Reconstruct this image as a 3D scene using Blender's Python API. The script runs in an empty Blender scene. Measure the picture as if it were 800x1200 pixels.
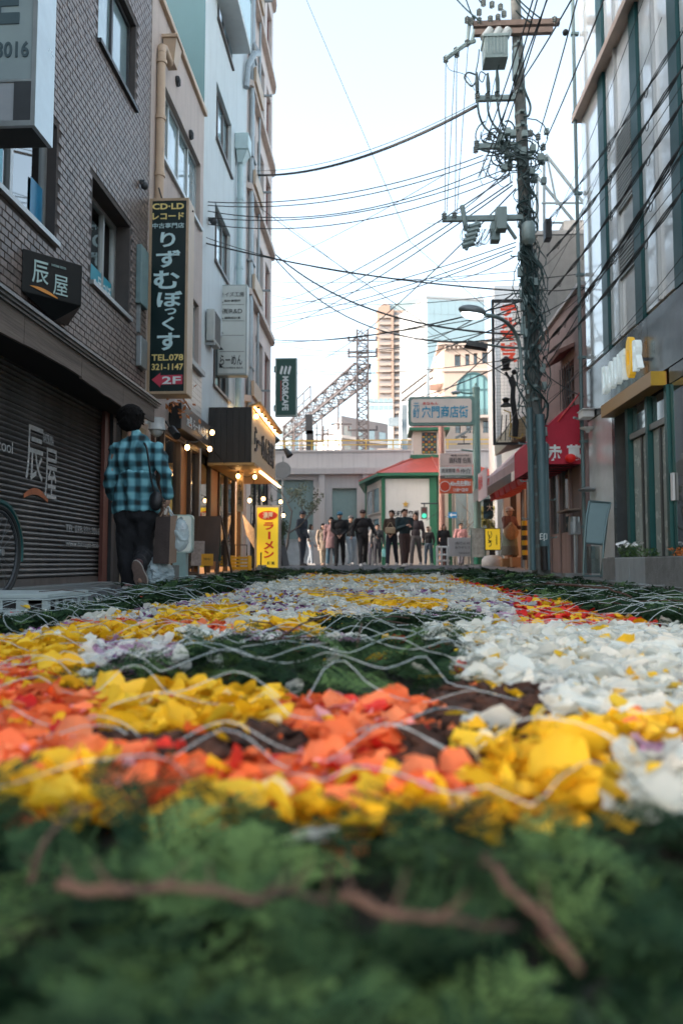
import bpy, bmesh, math, random
import numpy as np
from mathutils import Vector, Matrix, noise
R = random.Random(7)
NR = np.random.RandomState(11)
SC = bpy.context.scene
COL = SC.collection
rad = math.radians
# ------------------------------------------------------------------ camera
FPX = 880.0                       # focal length in pixels of the 800x1200 photograph
CAMZ = 0.27
cam_d = bpy.data.cameras.new('camera'); cam = bpy.data.objects.new('camera', cam_d); COL.objects.link(cam)
PITCH = math.atan(60/FPX); YAW = math.atan(42/FPX*math.cos(PITCH))
cam.location = (0, 0, CAMZ); cam.rotation_euler = (rad(90)+PITCH, 0, YAW)
cam_d.sensor_fit = 'VERTICAL'; cam_d.sensor_height = 36; cam_d.lens = FPX/1200*36
cam_d.clip_start = 0.02; cam_d.clip_end = 3000
cam_d.dof.use_dof = True; cam_d.dof.focus_distance = 4.6; cam_d.dof.aperture_fstop = 2.9
SC.camera = cam
FW = Vector((-math.sin(YAW)*math.cos(PITCH), math.cos(YAW)*math.cos(PITCH), math.sin(PITCH)))
RT = Vector((math.cos(YAW), math.sin(YAW), 0)); UPV = RT.cross(FW)
# ------------------------------------------------------------------ sky, sun, exposure
SUN_EL, SUN_AZ = 24, -112         # azimuth clockwise from +Y: the sun stands to the left, a little behind
w = bpy.data.worlds.new('World'); SC.world = w; w.use_nodes = True
nt = w.node_tree; nt.nodes.clear()
sky = nt.nodes.new('ShaderNodeTexSky'); sky.sky_type = 'NISHITA'; sky.sun_disc = False
sky.sun_elevation = rad(SUN_EL); sky.sun_rotation = rad(SUN_AZ); sky.air_density = 1.0; sky.dust_density = 4.5; sky.ozone_density = 1.0
tint = nt.nodes.new('ShaderNodeMix'); tint.data_type = 'RGBA'; tint.inputs[0].default_value = 0.55
hs = nt.nodes.new('ShaderNodeHueSaturation'); hs.inputs['Saturation'].default_value = 0.68; hs.inputs['Hue'].default_value = 0.48
bg = nt.nodes.new('ShaderNodeBackground'); bg.inputs[1].default_value = 0.15
wo = nt.nodes.new('ShaderNodeOutputWorld')
nt.links.new(sky.outputs[0], hs.inputs['Color']); nt.links.new(hs.outputs[0], bg.inputs[0]); nt.links.new(bg.outputs[0], wo.inputs[0])
nt.nodes.remove(tint)
sd = bpy.data.lights.new('sun', 'SUN'); sd.energy = 0.5; sd.angle = rad(12); sd.color = (1.0, 0.86, 0.72)
sun = bpy.data.objects.new('sun', sd); COL.objects.link(sun)
sv = Vector((math.sin(rad(SUN_AZ))*math.cos(rad(SUN_EL)), math.cos(rad(SUN_AZ))*math.cos(rad(SUN_EL)), math.sin(rad(SUN_EL))))
sun.rotation_euler = sv.to_track_quat('Z', 'Y').to_euler()
SC.view_settings.view_transform = 'Standard'; SC.view_settings.look = 'None'
SC.view_settings.exposure = 2.25; SC.view_settings.gamma = 1.0
SC.cycles.max_bounces = 6; SC.cycles.transparent_max_bounces = 12
SC.cycles.caustics_reflective = False; SC.cycles.caustics_refractive = False
# ------------------------------------------------------------------ measuring helpers
def ray(px, py): return FPX*FW + (px-400)*RT - (py-600)*UPV
def PX(px, py, X):
    d = ray(px, py); t = X/d.x; return Vector((X, d.y*t, CAMZ+d.z*t))
def PY(px, py, Y):
    d = ray(px, py); t = Y/d.y; return Vector((d.x*t, Y, CAMZ+d.z*t))
def proj(p):
    v = Vector(p)-Vector((0, 0, CAMZ)); z = v.dot(FW)
    return 400+FPX*v.dot(RT)/z, 600-FPX*v.dot(UPV)/z
def gz(y):
    y = max(0, min(24.0, y)); return 0.00035*y*y
# ------------------------------------------------------------------ materials
MATS = {}
def mat(name, c, rough=0.65, metal=0.0, var=0.12, scale=6.0, bump=0.0, spec=0.5, emit=None, es=0.0, stretch=None, coat=0.0, streak=0.0, alpha=None, bscale=None, objrand=0.0, sss=0.0):
    if name in MATS: return MATS[name]
    m = bpy.data.materials.new(name); m.use_nodes = True; t = m.node_tree; N = t.nodes; L = t.links
    b = N['Principled BSDF']
    b.inputs['Roughness'].default_value = rough; b.inputs['Metallic'].default_value = metal
    b.inputs['Specular IOR Level'].default_value = spec; b.inputs['Coat Weight'].default_value = coat
    c = tuple(c[:3])
    tc = N.new('ShaderNodeTexCoord'); mp = N.new('ShaderNodeMapping'); L.new(tc.outputs['Object'], mp.inputs[0])
    if stretch: mp.inputs['Scale'].default_value = stretch
    no = N.new('ShaderNodeTexNoise'); no.inputs['Scale'].default_value = scale; no.inputs['Detail'].default_value = 6; no.inputs['Roughness'].default_value = 0.65
    L.new(mp.outputs[0], no.inputs['Vector'])
    mr = N.new('ShaderNodeMapRange'); mr.inputs[1].default_value = 0.25; mr.inputs[2].default_value = 0.75; L.new(no.outputs[0], mr.inputs[0])
    mx = N.new('ShaderNodeMix'); mx.data_type = 'RGBA'; L.new(mr.outputs[0], mx.inputs[0])
    mx.inputs[6].default_value = tuple(max(0, x*(1-var)) for x in c)+(1,); mx.inputs[7].default_value = tuple(min(1, x*(1+var)) for x in c)+(1,)
    out = mx.outputs[2]
    if streak > 0:                                   # rain streaks: a noise drawn out vertically
        m2 = N.new('ShaderNodeMapping'); m2.inputs['Scale'].default_value = (5, 5, 0.35); L.new(tc.outputs['Object'], m2.inputs[0])
        n2 = N.new('ShaderNodeTexNoise'); n2.inputs['Scale'].default_value = 1.6; n2.inputs['Detail'].default_value = 5; L.new(m2.outputs[0], n2.inputs['Vector'])
        r2 = N.new('ShaderNodeMapRange'); r2.inputs[1].default_value = 0.5; r2.inputs[2].default_value = 0.78; r2.inputs[4].default_value = streak; L.new(n2.outputs[0], r2.inputs[0])
        x2 = N.new('ShaderNodeMix'); x2.data_type = 'RGBA'; L.new(r2.outputs[0], x2.inputs[0]); L.new(out, x2.inputs[6]); x2.inputs[7].default_value = tuple(x*0.45 for x in c)+(1,)
        out = x2.outputs[2]
    if objrand > 0:
        oi = N.new('ShaderNodeObjectInfo'); hv = N.new('ShaderNodeHueSaturation')
        r3 = N.new('ShaderNodeMapRange'); r3.inputs[3].default_value = 1-objrand; r3.inputs[4].default_value = 1+objrand; L.new(oi.outputs['Random'], r3.inputs[0])
        L.new(r3.outputs[0], hv.inputs['Value']); L.new(out, hv.inputs['Color']); out = hv.outputs[0]
    L.new(out, b.inputs['Base Color'])
    r4 = N.new('ShaderNodeMapRange'); r4.inputs[3].default_value = max(0, rough-0.08); r4.inputs[4].default_value = min(1, rough+0.1); L.new(no.outputs[0], r4.inputs[0]); L.new(r4.outputs[0], b.inputs['Roughness'])
    if bump > 0:
        nb = N.new('ShaderNodeTexNoise'); nb.inputs['Scale'].default_value = bscale or scale*4; nb.inputs['Detail'].default_value = 4; L.new(mp.outputs[0], nb.inputs['Vector'])
        bp = N.new('ShaderNodeBump'); bp.inputs['Strength'].default_value = bump; bp.inputs['Distance'].default_value = 0.02
        L.new(nb.outputs[0], bp.inputs['Height']); L.new(bp.outputs[0], b.inputs['Normal'])
    if emit:
        b.inputs['Emission Color'].default_value = tuple(emit)+(1,); b.inputs['Emission Strength'].default_value = es*0.1
    if alpha is not None: b.inputs['Alpha'].default_value = alpha
    MATS[name] = m; return m
def glassmat(name, tintc=(0.75, 0.85, 0.85), refl=0.25):
    if name in MATS: return MATS[name]
    m = bpy.data.materials.new(name); m.use_nodes = True; t = m.node_tree; N = t.nodes; L = t.links; N.remove(N['Principled BSDF'])
    tr = N.new('ShaderNodeBsdfTransparent'); tr.inputs[0].default_value = tintc+(1,)
    gl = N.new('ShaderNodeBsdfGlossy'); gl.inputs['Roughness'].default_value = 0.02
    fr = N.new('ShaderNodeFresnel'); fr.inputs[0].default_value = 1.5
    ad = N.new('ShaderNodeMath'); ad.operation = 'ADD'; ad.inputs[1].default_value = refl; ad.use_clamp = True; L.new(fr.outputs[0], ad.inputs[0])
    ms = N.new('ShaderNodeMixShader'); L.new(ad.outputs[0], ms.inputs[0]); L.new(tr.outputs[0], ms.inputs[1]); L.new(gl.outputs[0], ms.inputs[2])
    L.new(ms.outputs[0], N['Material Output'].inputs[0]); MATS[name] = m; return m
def petalmat(name, c1, c2, trans=0.35, rough=0.45):
    m = bpy.data.materials.new(name); m.use_nodes = True; t = m.node_tree; N = t.nodes; L = t.links
    b = N['Principled BSDF']; at = N.new('ShaderNodeAttribute'); at.attribute_name = 'rnd'
    oi = N.new('ShaderNodeObjectInfo'); tc = N.new('ShaderNodeTexCoord'); no = N.new('ShaderNodeTexNoise'); no.inputs['Scale'].default_value = 60; L.new(tc.outputs['Object'], no.inputs[0])
    a = N.new('ShaderNodeMath'); a.operation = 'ADD'; L.new(at.outputs['Fac'], a.inputs[0]); L.new(oi.outputs['Random'], a.inputs[1])
    fr = N.new('ShaderNodeMath'); fr.operation = 'FRACT'; L.new(a.outputs[0], fr.inputs[0])
    a2 = N.new('ShaderNodeMath'); a2.operation = 'MULTIPLY_ADD'; L.new(no.outputs[0], a2.inputs[0]); a2.inputs[1].default_value = 0.5; L.new(fr.outputs[0], a2.inputs[2])
    a3 = N.new('ShaderNodeMath'); a3.operation = 'SUBTRACT'; a3.use_clamp = True; L.new(a2.outputs[0], a3.inputs[0]); a3.inputs[1].default_value = 0.25
    mx = N.new('ShaderNodeMix'); mx.data_type = 'RGBA'; L.new(a3.outputs[0], mx.inputs[0]); mx.inputs[6].default_value = c1+(1,); mx.inputs[7].default_value = c2+(1,)
    L.new(mx.outputs[2], b.inputs['Base Color']); b.inputs['Roughness'].default_value = rough; b.inputs['Specular IOR Level'].default_value = .3
    n2 = N.new('ShaderNodeTexNoise'); n2.inputs['Scale'].default_value = 140; n2.inputs['Detail'].default_value = 3; L.new(tc.outputs['Object'], n2.inputs[0]); bp = N.new('ShaderNodeBump'); bp.inputs['Strength'].default_value = .5; bp.inputs['Distance'].default_value = .004; L.new(n2.outputs[0], bp.inputs['Height']); L.new(bp.outputs[0], b.inputs['Normal'])
    tl = N.new('ShaderNodeBsdfTranslucent'); L.new(mx.outputs[2], tl.inputs[0])
    ms = N.new('ShaderNodeMixShader'); ms.inputs[0].default_value = trans; L.new(b.outputs[0], ms.inputs[1]); L.new(tl.outputs[0], ms.inputs[2])
    L.new(ms.outputs[0], N['Material Output'].inputs[0]); MATS[name] = m; return m
# ------------------------------------------------------------------ objects
YS = 1.0                                                  # depth scale of the wall measurements
WL = {}                                                   # world location of each parent
def wloc(o): return WL.get(o.name, Vector((0, 0, 0))) if o else Vector((0, 0, 0))
def tag(o, label=None, cat=None, group=None, kind=None):
    if label: o['label'] = label
    if cat: o['category'] = cat
    if group: o['group'] = group
    if kind: o['kind'] = kind
    return o
def thing(name, label, cat, loc=(0, 0, 0), group=None):
    o = bpy.data.objects.new(name, None); COL.objects.link(o); o.location = loc; o.empty_display_size = 0.1
    WL[o.name] = Vector(loc); return tag(o, label, cat, group)
Z = Vector((0, 0, 1))
class MB:
    def __init__(s): s.V = []; s.F = []
    def add(s, vs, fs):
        n = len(s.V); s.V += [tuple(v) for v in vs]; s.F += [tuple(i+n for i in f) for f in fs]; return s
    def box(s, x0, y0, z0, x1, y1, z1):
        x0, x1 = min(x0, x1), max(x0, x1); y0, y1 = min(y0, y1), max(y0, y1); z0, z1 = min(z0, z1), max(z0, z1)
        return s.add([(x0,y0,z0),(x1,y0,z0),(x1,y1,z0),(x0,y1,z0),(x0,y0,z1),(x1,y0,z1),(x1,y1,z1),(x0,y1,z1)],
                     [(0,3,2,1),(4,5,6,7),(0,1,5,4),(1,2,6,5),(2,3,7,6),(3,0,4,7)])
    def bb(s, O, u, n, u0, u1, d0, d1, z0, z1):           # box in a facade's own axes
        O = Vector(O); c = [O+u*a+n*b+Z*h for h in (z0, z1) for a, b in ((u0, d0), (u1, d0), (u1, d1), (u0, d1))]
        return s.add(c, [(0,3,2,1),(4,5,6,7),(0,1,5,4),(1,2,6,5),(2,3,7,6),(3,0,4,7)])
    def cyl(s, p0, p1, r0, r1=None, n=12, cap=True):
        r1 = r0 if r1 is None else r1; p0 = Vector(p0); p1 = Vector(p1); d = (p1-p0).normalized()
        a = d.orthogonal().normalized(); b = d.cross(a); vs = []
        for p, r in ((p0, r0), (p1, r1)):
            for k in range(n):
                t = 2*math.pi*k/n; vs.append(p+(a*math.cos(t)+b*math.sin(t))*r)
        fs = [(k, (k+1) % n, n+(k+1) % n, n+k) for k in range(n)]
        if cap: fs += [tuple(range(n))[::-1], tuple(range(n, 2*n))]
        return s.add(vs, fs)
    def tube(s, pts, r, n=6, rs=None):
        pts = [Vector(p) for p in pts]; vs = []; fs = []; ref = None
        for i, p in enumerate(pts):
            d = (pts[min(i+1, len(pts)-1)]-pts[max(i-1, 0)]).normalized()
            if ref is None: ref = d.orthogonal().normalized()
            a = (ref-d*ref.dot(d)).normalized(); ref = a; b = d.cross(a); rr = rs[i] if rs else r
            vs += [p+(a*math.cos(2*math.pi*k/n)+b*math.sin(2*math.pi*k/n))*rr for k in range(n)]
        for i in range(len(pts)-1):
            fs += [(i*n+k, i*n+(k+1) % n, (i+1)*n+(k+1) % n, (i+1)*n+k) for k in range(n)]
        fs += [tuple(range(n))[::-1], tuple(range((len(pts)-1)*n, len(pts)*n))]
        return s.add(vs, fs)
    def prism(s, poly, ext):                              # polygon of 3-D points pushed along ext
        poly = [Vector(p) for p in poly]; n = len(poly); ext = Vector(ext)
        return s.add(poly+[p+ext for p in poly], [tuple(range(n))[::-1], tuple(range(n, 2*n))]+[(k, (k+1) % n, n+(k+1) % n, n+k) for k in range(n)])
    def quad(s, *p): return s.add(p, [tuple(range(len(p)))])
    def ball(s, c, r, nu=12, nv=8, sc=(1, 1, 1), M=None):
        c = Vector(c); vs = []; fs = []
        for i in range(nv+1):
            th = math.pi*i/nv
            for k in range(nu):
                ph = 2*math.pi*k/nu; v = Vector((math.sin(th)*math.cos(ph)*r*sc[0], math.sin(th)*math.sin(ph)*r*sc[1], math.cos(th)*r*sc[2]))
                if M: v = M @ v
                vs.append(c+v)
        for i in range(nv):
            fs += [(i*nu+k, (i+1)*nu+k, (i+1)*nu+(k+1) % nu, i*nu+(k+1) % nu) for k in range(nu)]
        return s.add(vs, fs)
    def cap2(s, p0, p1, r0, r1, n=12):                    # capsule
        s.cyl(p0, p1, r0, r1, n); s.ball(p0, r0, n, 8); s.ball(p1, r1, n, 8); return s
    def lathe(s, c, prof, n=16, M=None):
        c = Vector(c); vs = []
        for r, z in prof:
            for k in range(n):
                v = Vector((r*math.cos(2*math.pi*k/n), r*math.sin(2*math.pi*k/n), z)); vs.append(c+(M @ v if M else v))
        fs = [(i*n+k, i*n+(k+1) % n, (i+1)*n+(k+1) % n, (i+1)*n+k) for i in range(len(prof)-1) for k in range(n)]
        fs += [tuple(range(n))[::-1], tuple(range((len(prof)-1)*n, len(prof)*n))]
        return s.add(vs, fs)
    def build(s, name, m, parent=None, smooth=False, bevel=0.0, label=None, cat=None, group=None, kind=None, loc=None, fix=True):
        w0 = wloc(parent); l = Vector(loc) if loc is not None else w0
        if YS != 1.0: s.V = [(v[0], v[1]*YS, v[2]) for v in s.V]; l = Vector((l.x, l.y*YS, l.z)) if loc is not None else l
        me = bpy.data.meshes.new(name)
        me.from_pydata([(v[0]-l.x, v[1]-l.y, v[2]-l.z) for v in s.V], [], s.F)
        if fix:
            b = bmesh.new(); b.from_mesh(me); bmesh.ops.recalc_face_normals(b, faces=b.faces[:]); b.to_mesh(me); b.free()
        if smooth:
            me.polygons.foreach_set('use_smooth', [True]*len(me.polygons))
            try: me.set_sharp_from_angle(angle=rad(40))
            except Exception: pass
        me.materials.append(m); me.update()
        o = bpy.data.objects.new(name, me); COL.objects.link(o); o.location = l-w0 if parent else l
        if parent: o.parent = parent
        WL[o.name] = l
        if bevel > 0:
            md = o.modifiers.new('bevel', 'BEVEL'); md.width = bevel; md.segments = 2; md.limit_method = 'ANGLE'; md.angle_limit = rad(40)
        return tag(o, label, cat, group, kind)
def dup(o, dloc, parent=None, label=None):
    c = o.copy(); COL.objects.link(c); c.parent = parent or o.parent; c.location = o.location+Vector(dloc)
    WL[c.name] = WL.get(o.name, Vector())+Vector(dloc)
    if label: c['label'] = label
    return c
def dtree(o, dloc=(0, 0, 0), parent=None, label=None):
    c = o.copy(); COL.objects.link(c); c.location = o.location+Vector(dloc)
    WL[c.name] = WL.get(o.name, Vector())+Vector(dloc)
    if parent: c.parent = parent
    if label: c['label'] = label
    for ch in list(o.children): dtree(ch, (0, 0, 0), c)
    return c
# ------------------------------------------------------------------ lettering
DG = None
def txt(s, O, u, v, w_, h_, m, parent=None, name='lettering', off=0.0, ext=0.004, vertical=False, skew=0.0, space=1.0, label=None, n=None):
    """text filling a box w_ x h_ whose lower left corner is O, reading along u with v up"""
    cu = bpy.data.curves.new('t', 'FONT'); cu.body = '\n'.join(s) if vertical else s; cu.size = 1; cu.resolution_u = 3
    cu.align_x = 'CENTER' if vertical else 'LEFT'; cu.offset = off; cu.space_character = space; cu.space_line = 0.62 if vertical else 0.8
    o = bpy.data.objects.new('t', cu); COL.objects.link(o)
    dg = bpy.context.evaluated_depsgraph_get(); me = bpy.data.meshes.new_from_object(o.evaluated_get(dg), depsgraph=dg)
    bpy.data.objects.remove(o); bpy.data.curves.remove(cu)
    k = len(me.vertices)
    if k == 0: return None
    co = np.zeros(k*3); me.vertices.foreach_get('co', co); co = co.reshape(-1, 3)
    mn = co.min(0); mx_ = co.max(0); sz = np.maximum(mx_-mn, 1e-6)
    a = (co[:, 0]-mn[0])/sz[0]*w_; b = (co[:, 1]-mn[1])/sz[1]*h_; a = a+skew*b
    u = np.array(u); v = np.array(v); nn = np.array(n if n is not None else np.cross(u, v))
    O = np.array(O)
    W = O[None, :]+a[:, None]*u[None, :]+b[:, None]*v[None, :]
    fr = W+nn[None, :]*ext
    fs = [tuple(p.vertices) for p in me.polygons]
    # front face plus a rim, so the letters have a real thickness
    ed = {}
    for f in fs:
        for i in range(len(f)):
            e = (f[i], f[(i+1) % len(f)]); ed[e] = 1
    rim = [(x, y, y+k, x+k) for (x, y) in ed if (y, x) not in ed]
    V = np.vstack([fr, W]); mb = MB(); mb.V = [tuple(p) for p in V]; mb.F = fs+rim
    bpy.data.meshes.remove(me)
    return mb.build(name, m, parent, fix=False, label=label)
UX = Vector((1, 0, 0)); UY = Vector((0, 1, 0))
# ------------------------------------------------------------------ walls with real openings
def facade(name, m, parent, O, u, n, W, H, openings, depth=0.15, z0=0.0, thick=0.3, sides=True, kind=None):
    """front sheet at O+u*.. with holes (u0,u1,z0,z1), reveals going in by depth, solid edges"""
    us = sorted(set([0, W]+[a for o in openings for a in o[:2]])); zs = sorted(set([z0, H]+[a for o in openings for a in o[2:4]]))
    us = [x for x in us if 0 <= x <= W]; zs = [x for x in zs if z0 <= x <= H]
    mb = MB(); O = Vector(O); P = lambda a, d, h: O+u*a-n*d+Z*h
    for i in range(len(us)-1):
        for j in range(len(zs)-1):
            cu, cz = (us[i]+us[i+1])/2, (zs[j]+zs[j+1])/2
            if any(o[0] < cu < o[1] and o[2] < cz < o[3] for o in openings): continue
            mb.quad(P(us[i], 0, zs[j]), P(us[i+1], 0, zs[j]), P(us[i+1], 0, zs[j+1]), P(us[i], 0, zs[j+1]))
    for o in openings:
        a0, a1, b0, b1 = max(o[0], 0), min(o[1], W), max(o[2], z0), min(o[3], H)
        mb.quad(P(a0, 0, b0), P(a1, 0, b0), P(a1, depth, b0), P(a0, depth, b0)); mb.quad(P(a0, 0, b1), P(a1, 0, b1), P(a1, depth, b1), P(a0, depth, b1))
        mb.quad(P(a0, 0, b0), P(a0, 0, b1), P(a0, depth, b1), P(a0, depth, b0)); mb.quad(P(a1, 0, b0), P(a1, 0, b1), P(a1, depth, b1), P(a1, depth, b0))
    if sides:
        for a in (0, W): mb.quad(P(a, 0, z0), P(a, thick, z0), P(a, thick, H), P(a, 0, H))
        mb.quad(P(0, 0, H), P(W, 0, H), P(W, thick, H), P(0, thick, H))
    o = mb.build(name, m, parent, kind=kind)
    return o
def window(parent, O, u, n, u0, u1, z0, z1, rec=0.1, cols=2, rows=1, fw=0.04, fm=None, gm=None, sill=True, name='window', panes=True, back=None):
    f = MB(); d0, d1 = -rec-0.03, -rec+0.03
    f.bb(O, u, n, u0, u1, d0, d1, z0, z0+fw); f.bb(O, u, n, u0, u1, d0, d1, z1-fw, z1)
    f.bb(O, u, n, u0, u0+fw, d0+.001, d1-.001, z0+fw, z1-fw); f.bb(O, u, n, u1-fw, u1, d0+.001, d1-.001, z0+fw, z1-fw)
    for k in range(1, cols):
        c = u0+(u1-u0)*k/cols; f.bb(O, u, n, c-fw*.5, c+fw*.5, d0+.002, d1-.002, z0+fw, z1-fw)
    for k in range(1, rows):
        c = z0+(z1-z0)*k/rows; f.bb(O, u, n, u0+fw, u1-fw, d0+.004, d1-.004, c-fw*.4, c+fw*.4)
    w_ = f.build(name, fm, parent)
    if panes:
        for k in range(cols):
            a0, a1 = u0+(u1-u0)*k/cols, u0+(u1-u0)*(k+1)/cols
            MB().bb(O, u, n, a0+fw*.5, a1-fw*.5, -rec-.008+.004*(k % 2), -rec-.002+.004*(k % 2), z0+fw*.9, z1-fw*.9).build('pane', gm, w_)
    if sill: MB().bb(O, u, n, u0-.03, u1+.03, -rec+.02, .05, z0-.05, z0-.003).build('sill', fm, w_)
    return w_
# ------------------------------------------------------------------ palette
ASPH = mat('asphalt', (0.075, 0.08, 0.085), 0.8, var=0.3, scale=3, bump=0.5, bscale=160, streak=0.0)
CONC = mat('concrete', (0.36, 0.36, 0.35), 0.85, var=0.15, scale=2, bump=0.25, bscale=40, streak=0.35)
CONCD = mat('dark_concrete', (0.17, 0.18, 0.18), 0.85, var=0.2, scale=3, bump=0.3, bscale=60, streak=0.3)
MORTAR = mat('mortar', (0.07, 0.062, 0.06), 0.9, var=0.2)
BRICK = mat('glazed_brick', (0.19, 0.15, 0.135), 0.4, var=0.4, scale=5, bump=0.12, bscale=50, objrand=0.3, streak=.35)
BRICK2 = mat('glazed_brick_field', (0.19, 0.15, 0.135), 0.4, var=0.55, scale=13, bump=0.12, bscale=50, streak=.45)
BLACKM = mat('black_metal', (0.009, 0.010, 0.012), 0.45, var=0.2)
DARKM = mat('dark_grey_metal', (0.05, 0.055, 0.06), 0.5, 0.3, var=0.2)
SHUT = mat('shutter_steel', (0.155, 0.145, 0.14), 0.5, 0.4, var=0.45, scale=2.2, bump=0.12, bscale=9, streak=0.55)
STEEL = mat('galvanised_steel', (0.30, 0.33, 0.34), 0.45, 0.5, var=0.15, scale=10)
ALU = mat('aluminium_frame', (0.42, 0.44, 0.44), 0.4, 0.6, var=0.08)
WOODO = mat('weathered_wood', (0.13, 0.105, 0.09), 0.8, var=0.45, scale=4, stretch=(1, .25, 4), bump=0.3)
BEIGE = mat('beige_stucco', (0.48, 0.415, 0.385), 0.85, var=0.07, scale=3, bump=0.5, bscale=60, streak=0.25)
BEIGEP = mat('beige_paint', (0.47, 0.35, 0.25), 0.5, var=0.1)
BLUEW = mat('pale_blue_wall', (0.55, 0.61, 0.63), 0.8, var=0.06, scale=1.5, bump=0.25, bscale=40, streak=0.22)
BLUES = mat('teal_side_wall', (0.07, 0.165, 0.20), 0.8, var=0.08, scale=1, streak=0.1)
PINKW = mat('pink_beige_wall', (0.62, 0.53, 0.49), 0.8, var=0.06, scale=1.5, bump=0.2, streak=0.3)
GLASSD = mat('dark_window_glass', (0.05, 0.08, 0.09), 0.04, var=0.2, spec=1.0, coat=0.6)
GLASSP = mat('pale_window_glass', (0.22, 0.32, 0.35), 0.05, var=0.2, scale=2, spec=1.0, coat=0.6)
CLEAR = glassmat('clear_glass')
CURT = mat('curtain', (0.6, 0.62, 0.6), 0.8, var=0.12, scale=8, stretch=(1, 4, .2))
WHITEP = mat('white_paint', (0.72, 0.74, 0.74), 0.5, var=0.05, streak=0.15)
LETW = mat('white_lettering', (0.75, 0.82, 0.82), 0.5, var=0.03)
LETY = mat('yellow_lettering', (0.85, 0.68, 0.25), 0.5, var=0.03)
INK = mat('ink', (0.015, 0.02, 0.025), 0.5, var=0.1)
REDP = mat('red_print', (0.62, 0.05, 0.05), 0.5, var=0.06)
TUBE = mat('fluorescent_tube', (1, 1, 1), 0.5, emit=(0.9, 1.0, 1.0), es=6)
BULB = mat('warm_bulb_glass', (1, .7, .35), 0.4, emit=(1.0, 0.55, 0.2), es=45)
WARM = mat('warm_lit_strip', (1, .7, .35), 0.4, emit=(1.0, 0.62, 0.28), es=22)
TEALM = mat('teal_painted_steel', (0.012, 0.085, 0.085), 0.35, 0.3, var=0.1)
GREENP = mat('green_paint', (0.03, 0.16, 0.09), 0.5, var=0.1)
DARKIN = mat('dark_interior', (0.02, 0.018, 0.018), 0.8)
# ------------------------------------------------------------------ ground
def sheet(name, m, x0, x1, ys, off, kind='structure', label=None, nx=1):
    vs = []; fs = []
    for y in ys:
        for k in range(nx+1): vs.append((x0+(x1-x0)*k/nx, y, gz(y)+off))
    for i in range(len(ys)-1):
        for k in range(nx):
            a = i*(nx+1)+k; fs.append((a, a+1, a+nx+2, a+nx+1))
    mb = MB().add(vs, fs); o = mb.build(name, m, kind=kind); return o
GYS = [-40, -4, 0]+[1.0*k for k in range(1, 25)]+[26, 30, 60, 200, 900]
sheet('ground', CONCD, -700, 700, GYS, -0.06)
sheet('road', ASPH, -2.72, 2.72, [y for y in GYS if y <= 24], 0.0)
sheet('cross_road', ASPH, -60, 60, [24, 26, 30, 37], 0.0)
kb = MB()
for y0 in range(-2, 24):
    pass
for s in (-1, 1):
    x0, x1 = (2.72, 3.3) if s > 0 else (-3.1, -2.72)
    g = bpy.data.objects.new('pavement', None); COL.objects.link(g); g['kind'] = 'structure'; WL[g.name] = Vector((0, 0, 0))
    y = 3.0; first = None
    while y < 24:
        mb = MB(); mb.add([(x0, y+.004, gz(y)-.05), (x1, y+.004, gz(y)-.05), (x1, y+.596, gz(y+.6)-.05), (x0, y+.596, gz(y+.6)-.05),
                           (x0, y+.004, gz(y)+.03), (x1, y+.004, gz(y)+.03), (x1, y+.596, gz(y+.6)+.03), (x0, y+.596, gz(y+.6)+.03)],
                          [(0,3,2,1),(4,5,6,7),(0,1,5,4),(1,2,6,5),(2,3,7,6),(3,0,4,7)])
        mb.build('kerb_stone', CONCD, g); y += 0.6
# ------------------------------------------------------------------ LEFT SIDE : brick building
WX = -3.0
YS = 0.968
brk = thing('brick_building', 'dark glazed brick building with the closed shutter and black eave at left', 'building', (WX, 6, 0))
O1 = Vector((WX, -1.0, 0)); y2u = lambda y: y+1.0
WOP = [(y2u(4.2), y2u(6.91), 3.27, 4.37), (y2u(7.83), y2u(9.07), 3.24, 4.37), (y2u(7.88), y2u(9.15), 5.93, 7.0), (y2u(4.2), y2u(6.91), 5.93, 7.0)]
wall = facade('wall', MORTAR, brk, O1, UY, UX, 10.78, 12.0, WOP+[(y2u(1.0), y2u(8.3), -0.1, 2.0)], depth=0.28, z0=-0.1, thick=8)
# tiles 108 x 60 mm standing proud of the mortar
near = []; field = MB()
bz = 2.32
row = 0
allb = []
while bz < 9.7:
    by = 4.0+(row % 2)*0.057
    while by < 9.74:
        y0, y1, z0, z1 = by, min(by+0.108, 9.775), bz, bz+0.058
        u0, u1 = y2u(y0), y2u(y1)
        if not any(u1 > o[0]-.002 and u0 < o[1]+.002 and z1 > o[2]-.05 and z0 < o[3]+.01 for o in WOP):
            px = 442-3*880/((y0+y1)/2); py = 660-((z0+z1)/2-.27)*880/((y0+y1)/2)
            if py > -30 and px > -20: allb.append((y0, y1, z0, z1, px, py))
        by += 0.115
    bz += 0.066; row += 1
allb.sort(key=lambda b: b[0])
bm0 = None; cnt = 0
def brickgeo(mb, y0, y1, z0, z1, p):
    x = WX; c = .004
    mb.add([(x-.002, y0, z0), (x-.002, y1, z0), (x-.002, y1, z1), (x-.002, y0, z1), (x+p, y0+c, z0+c), (x+p, y1-c, z0+c), (x+p, y1-c, z1-c), (x+p, y0+c, z1-c)],
           [(4, 5, 6, 7), (0, 1, 5, 4), (1, 2, 6, 5), (2, 3, 7, 6), (3, 0, 4, 7)])
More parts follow.
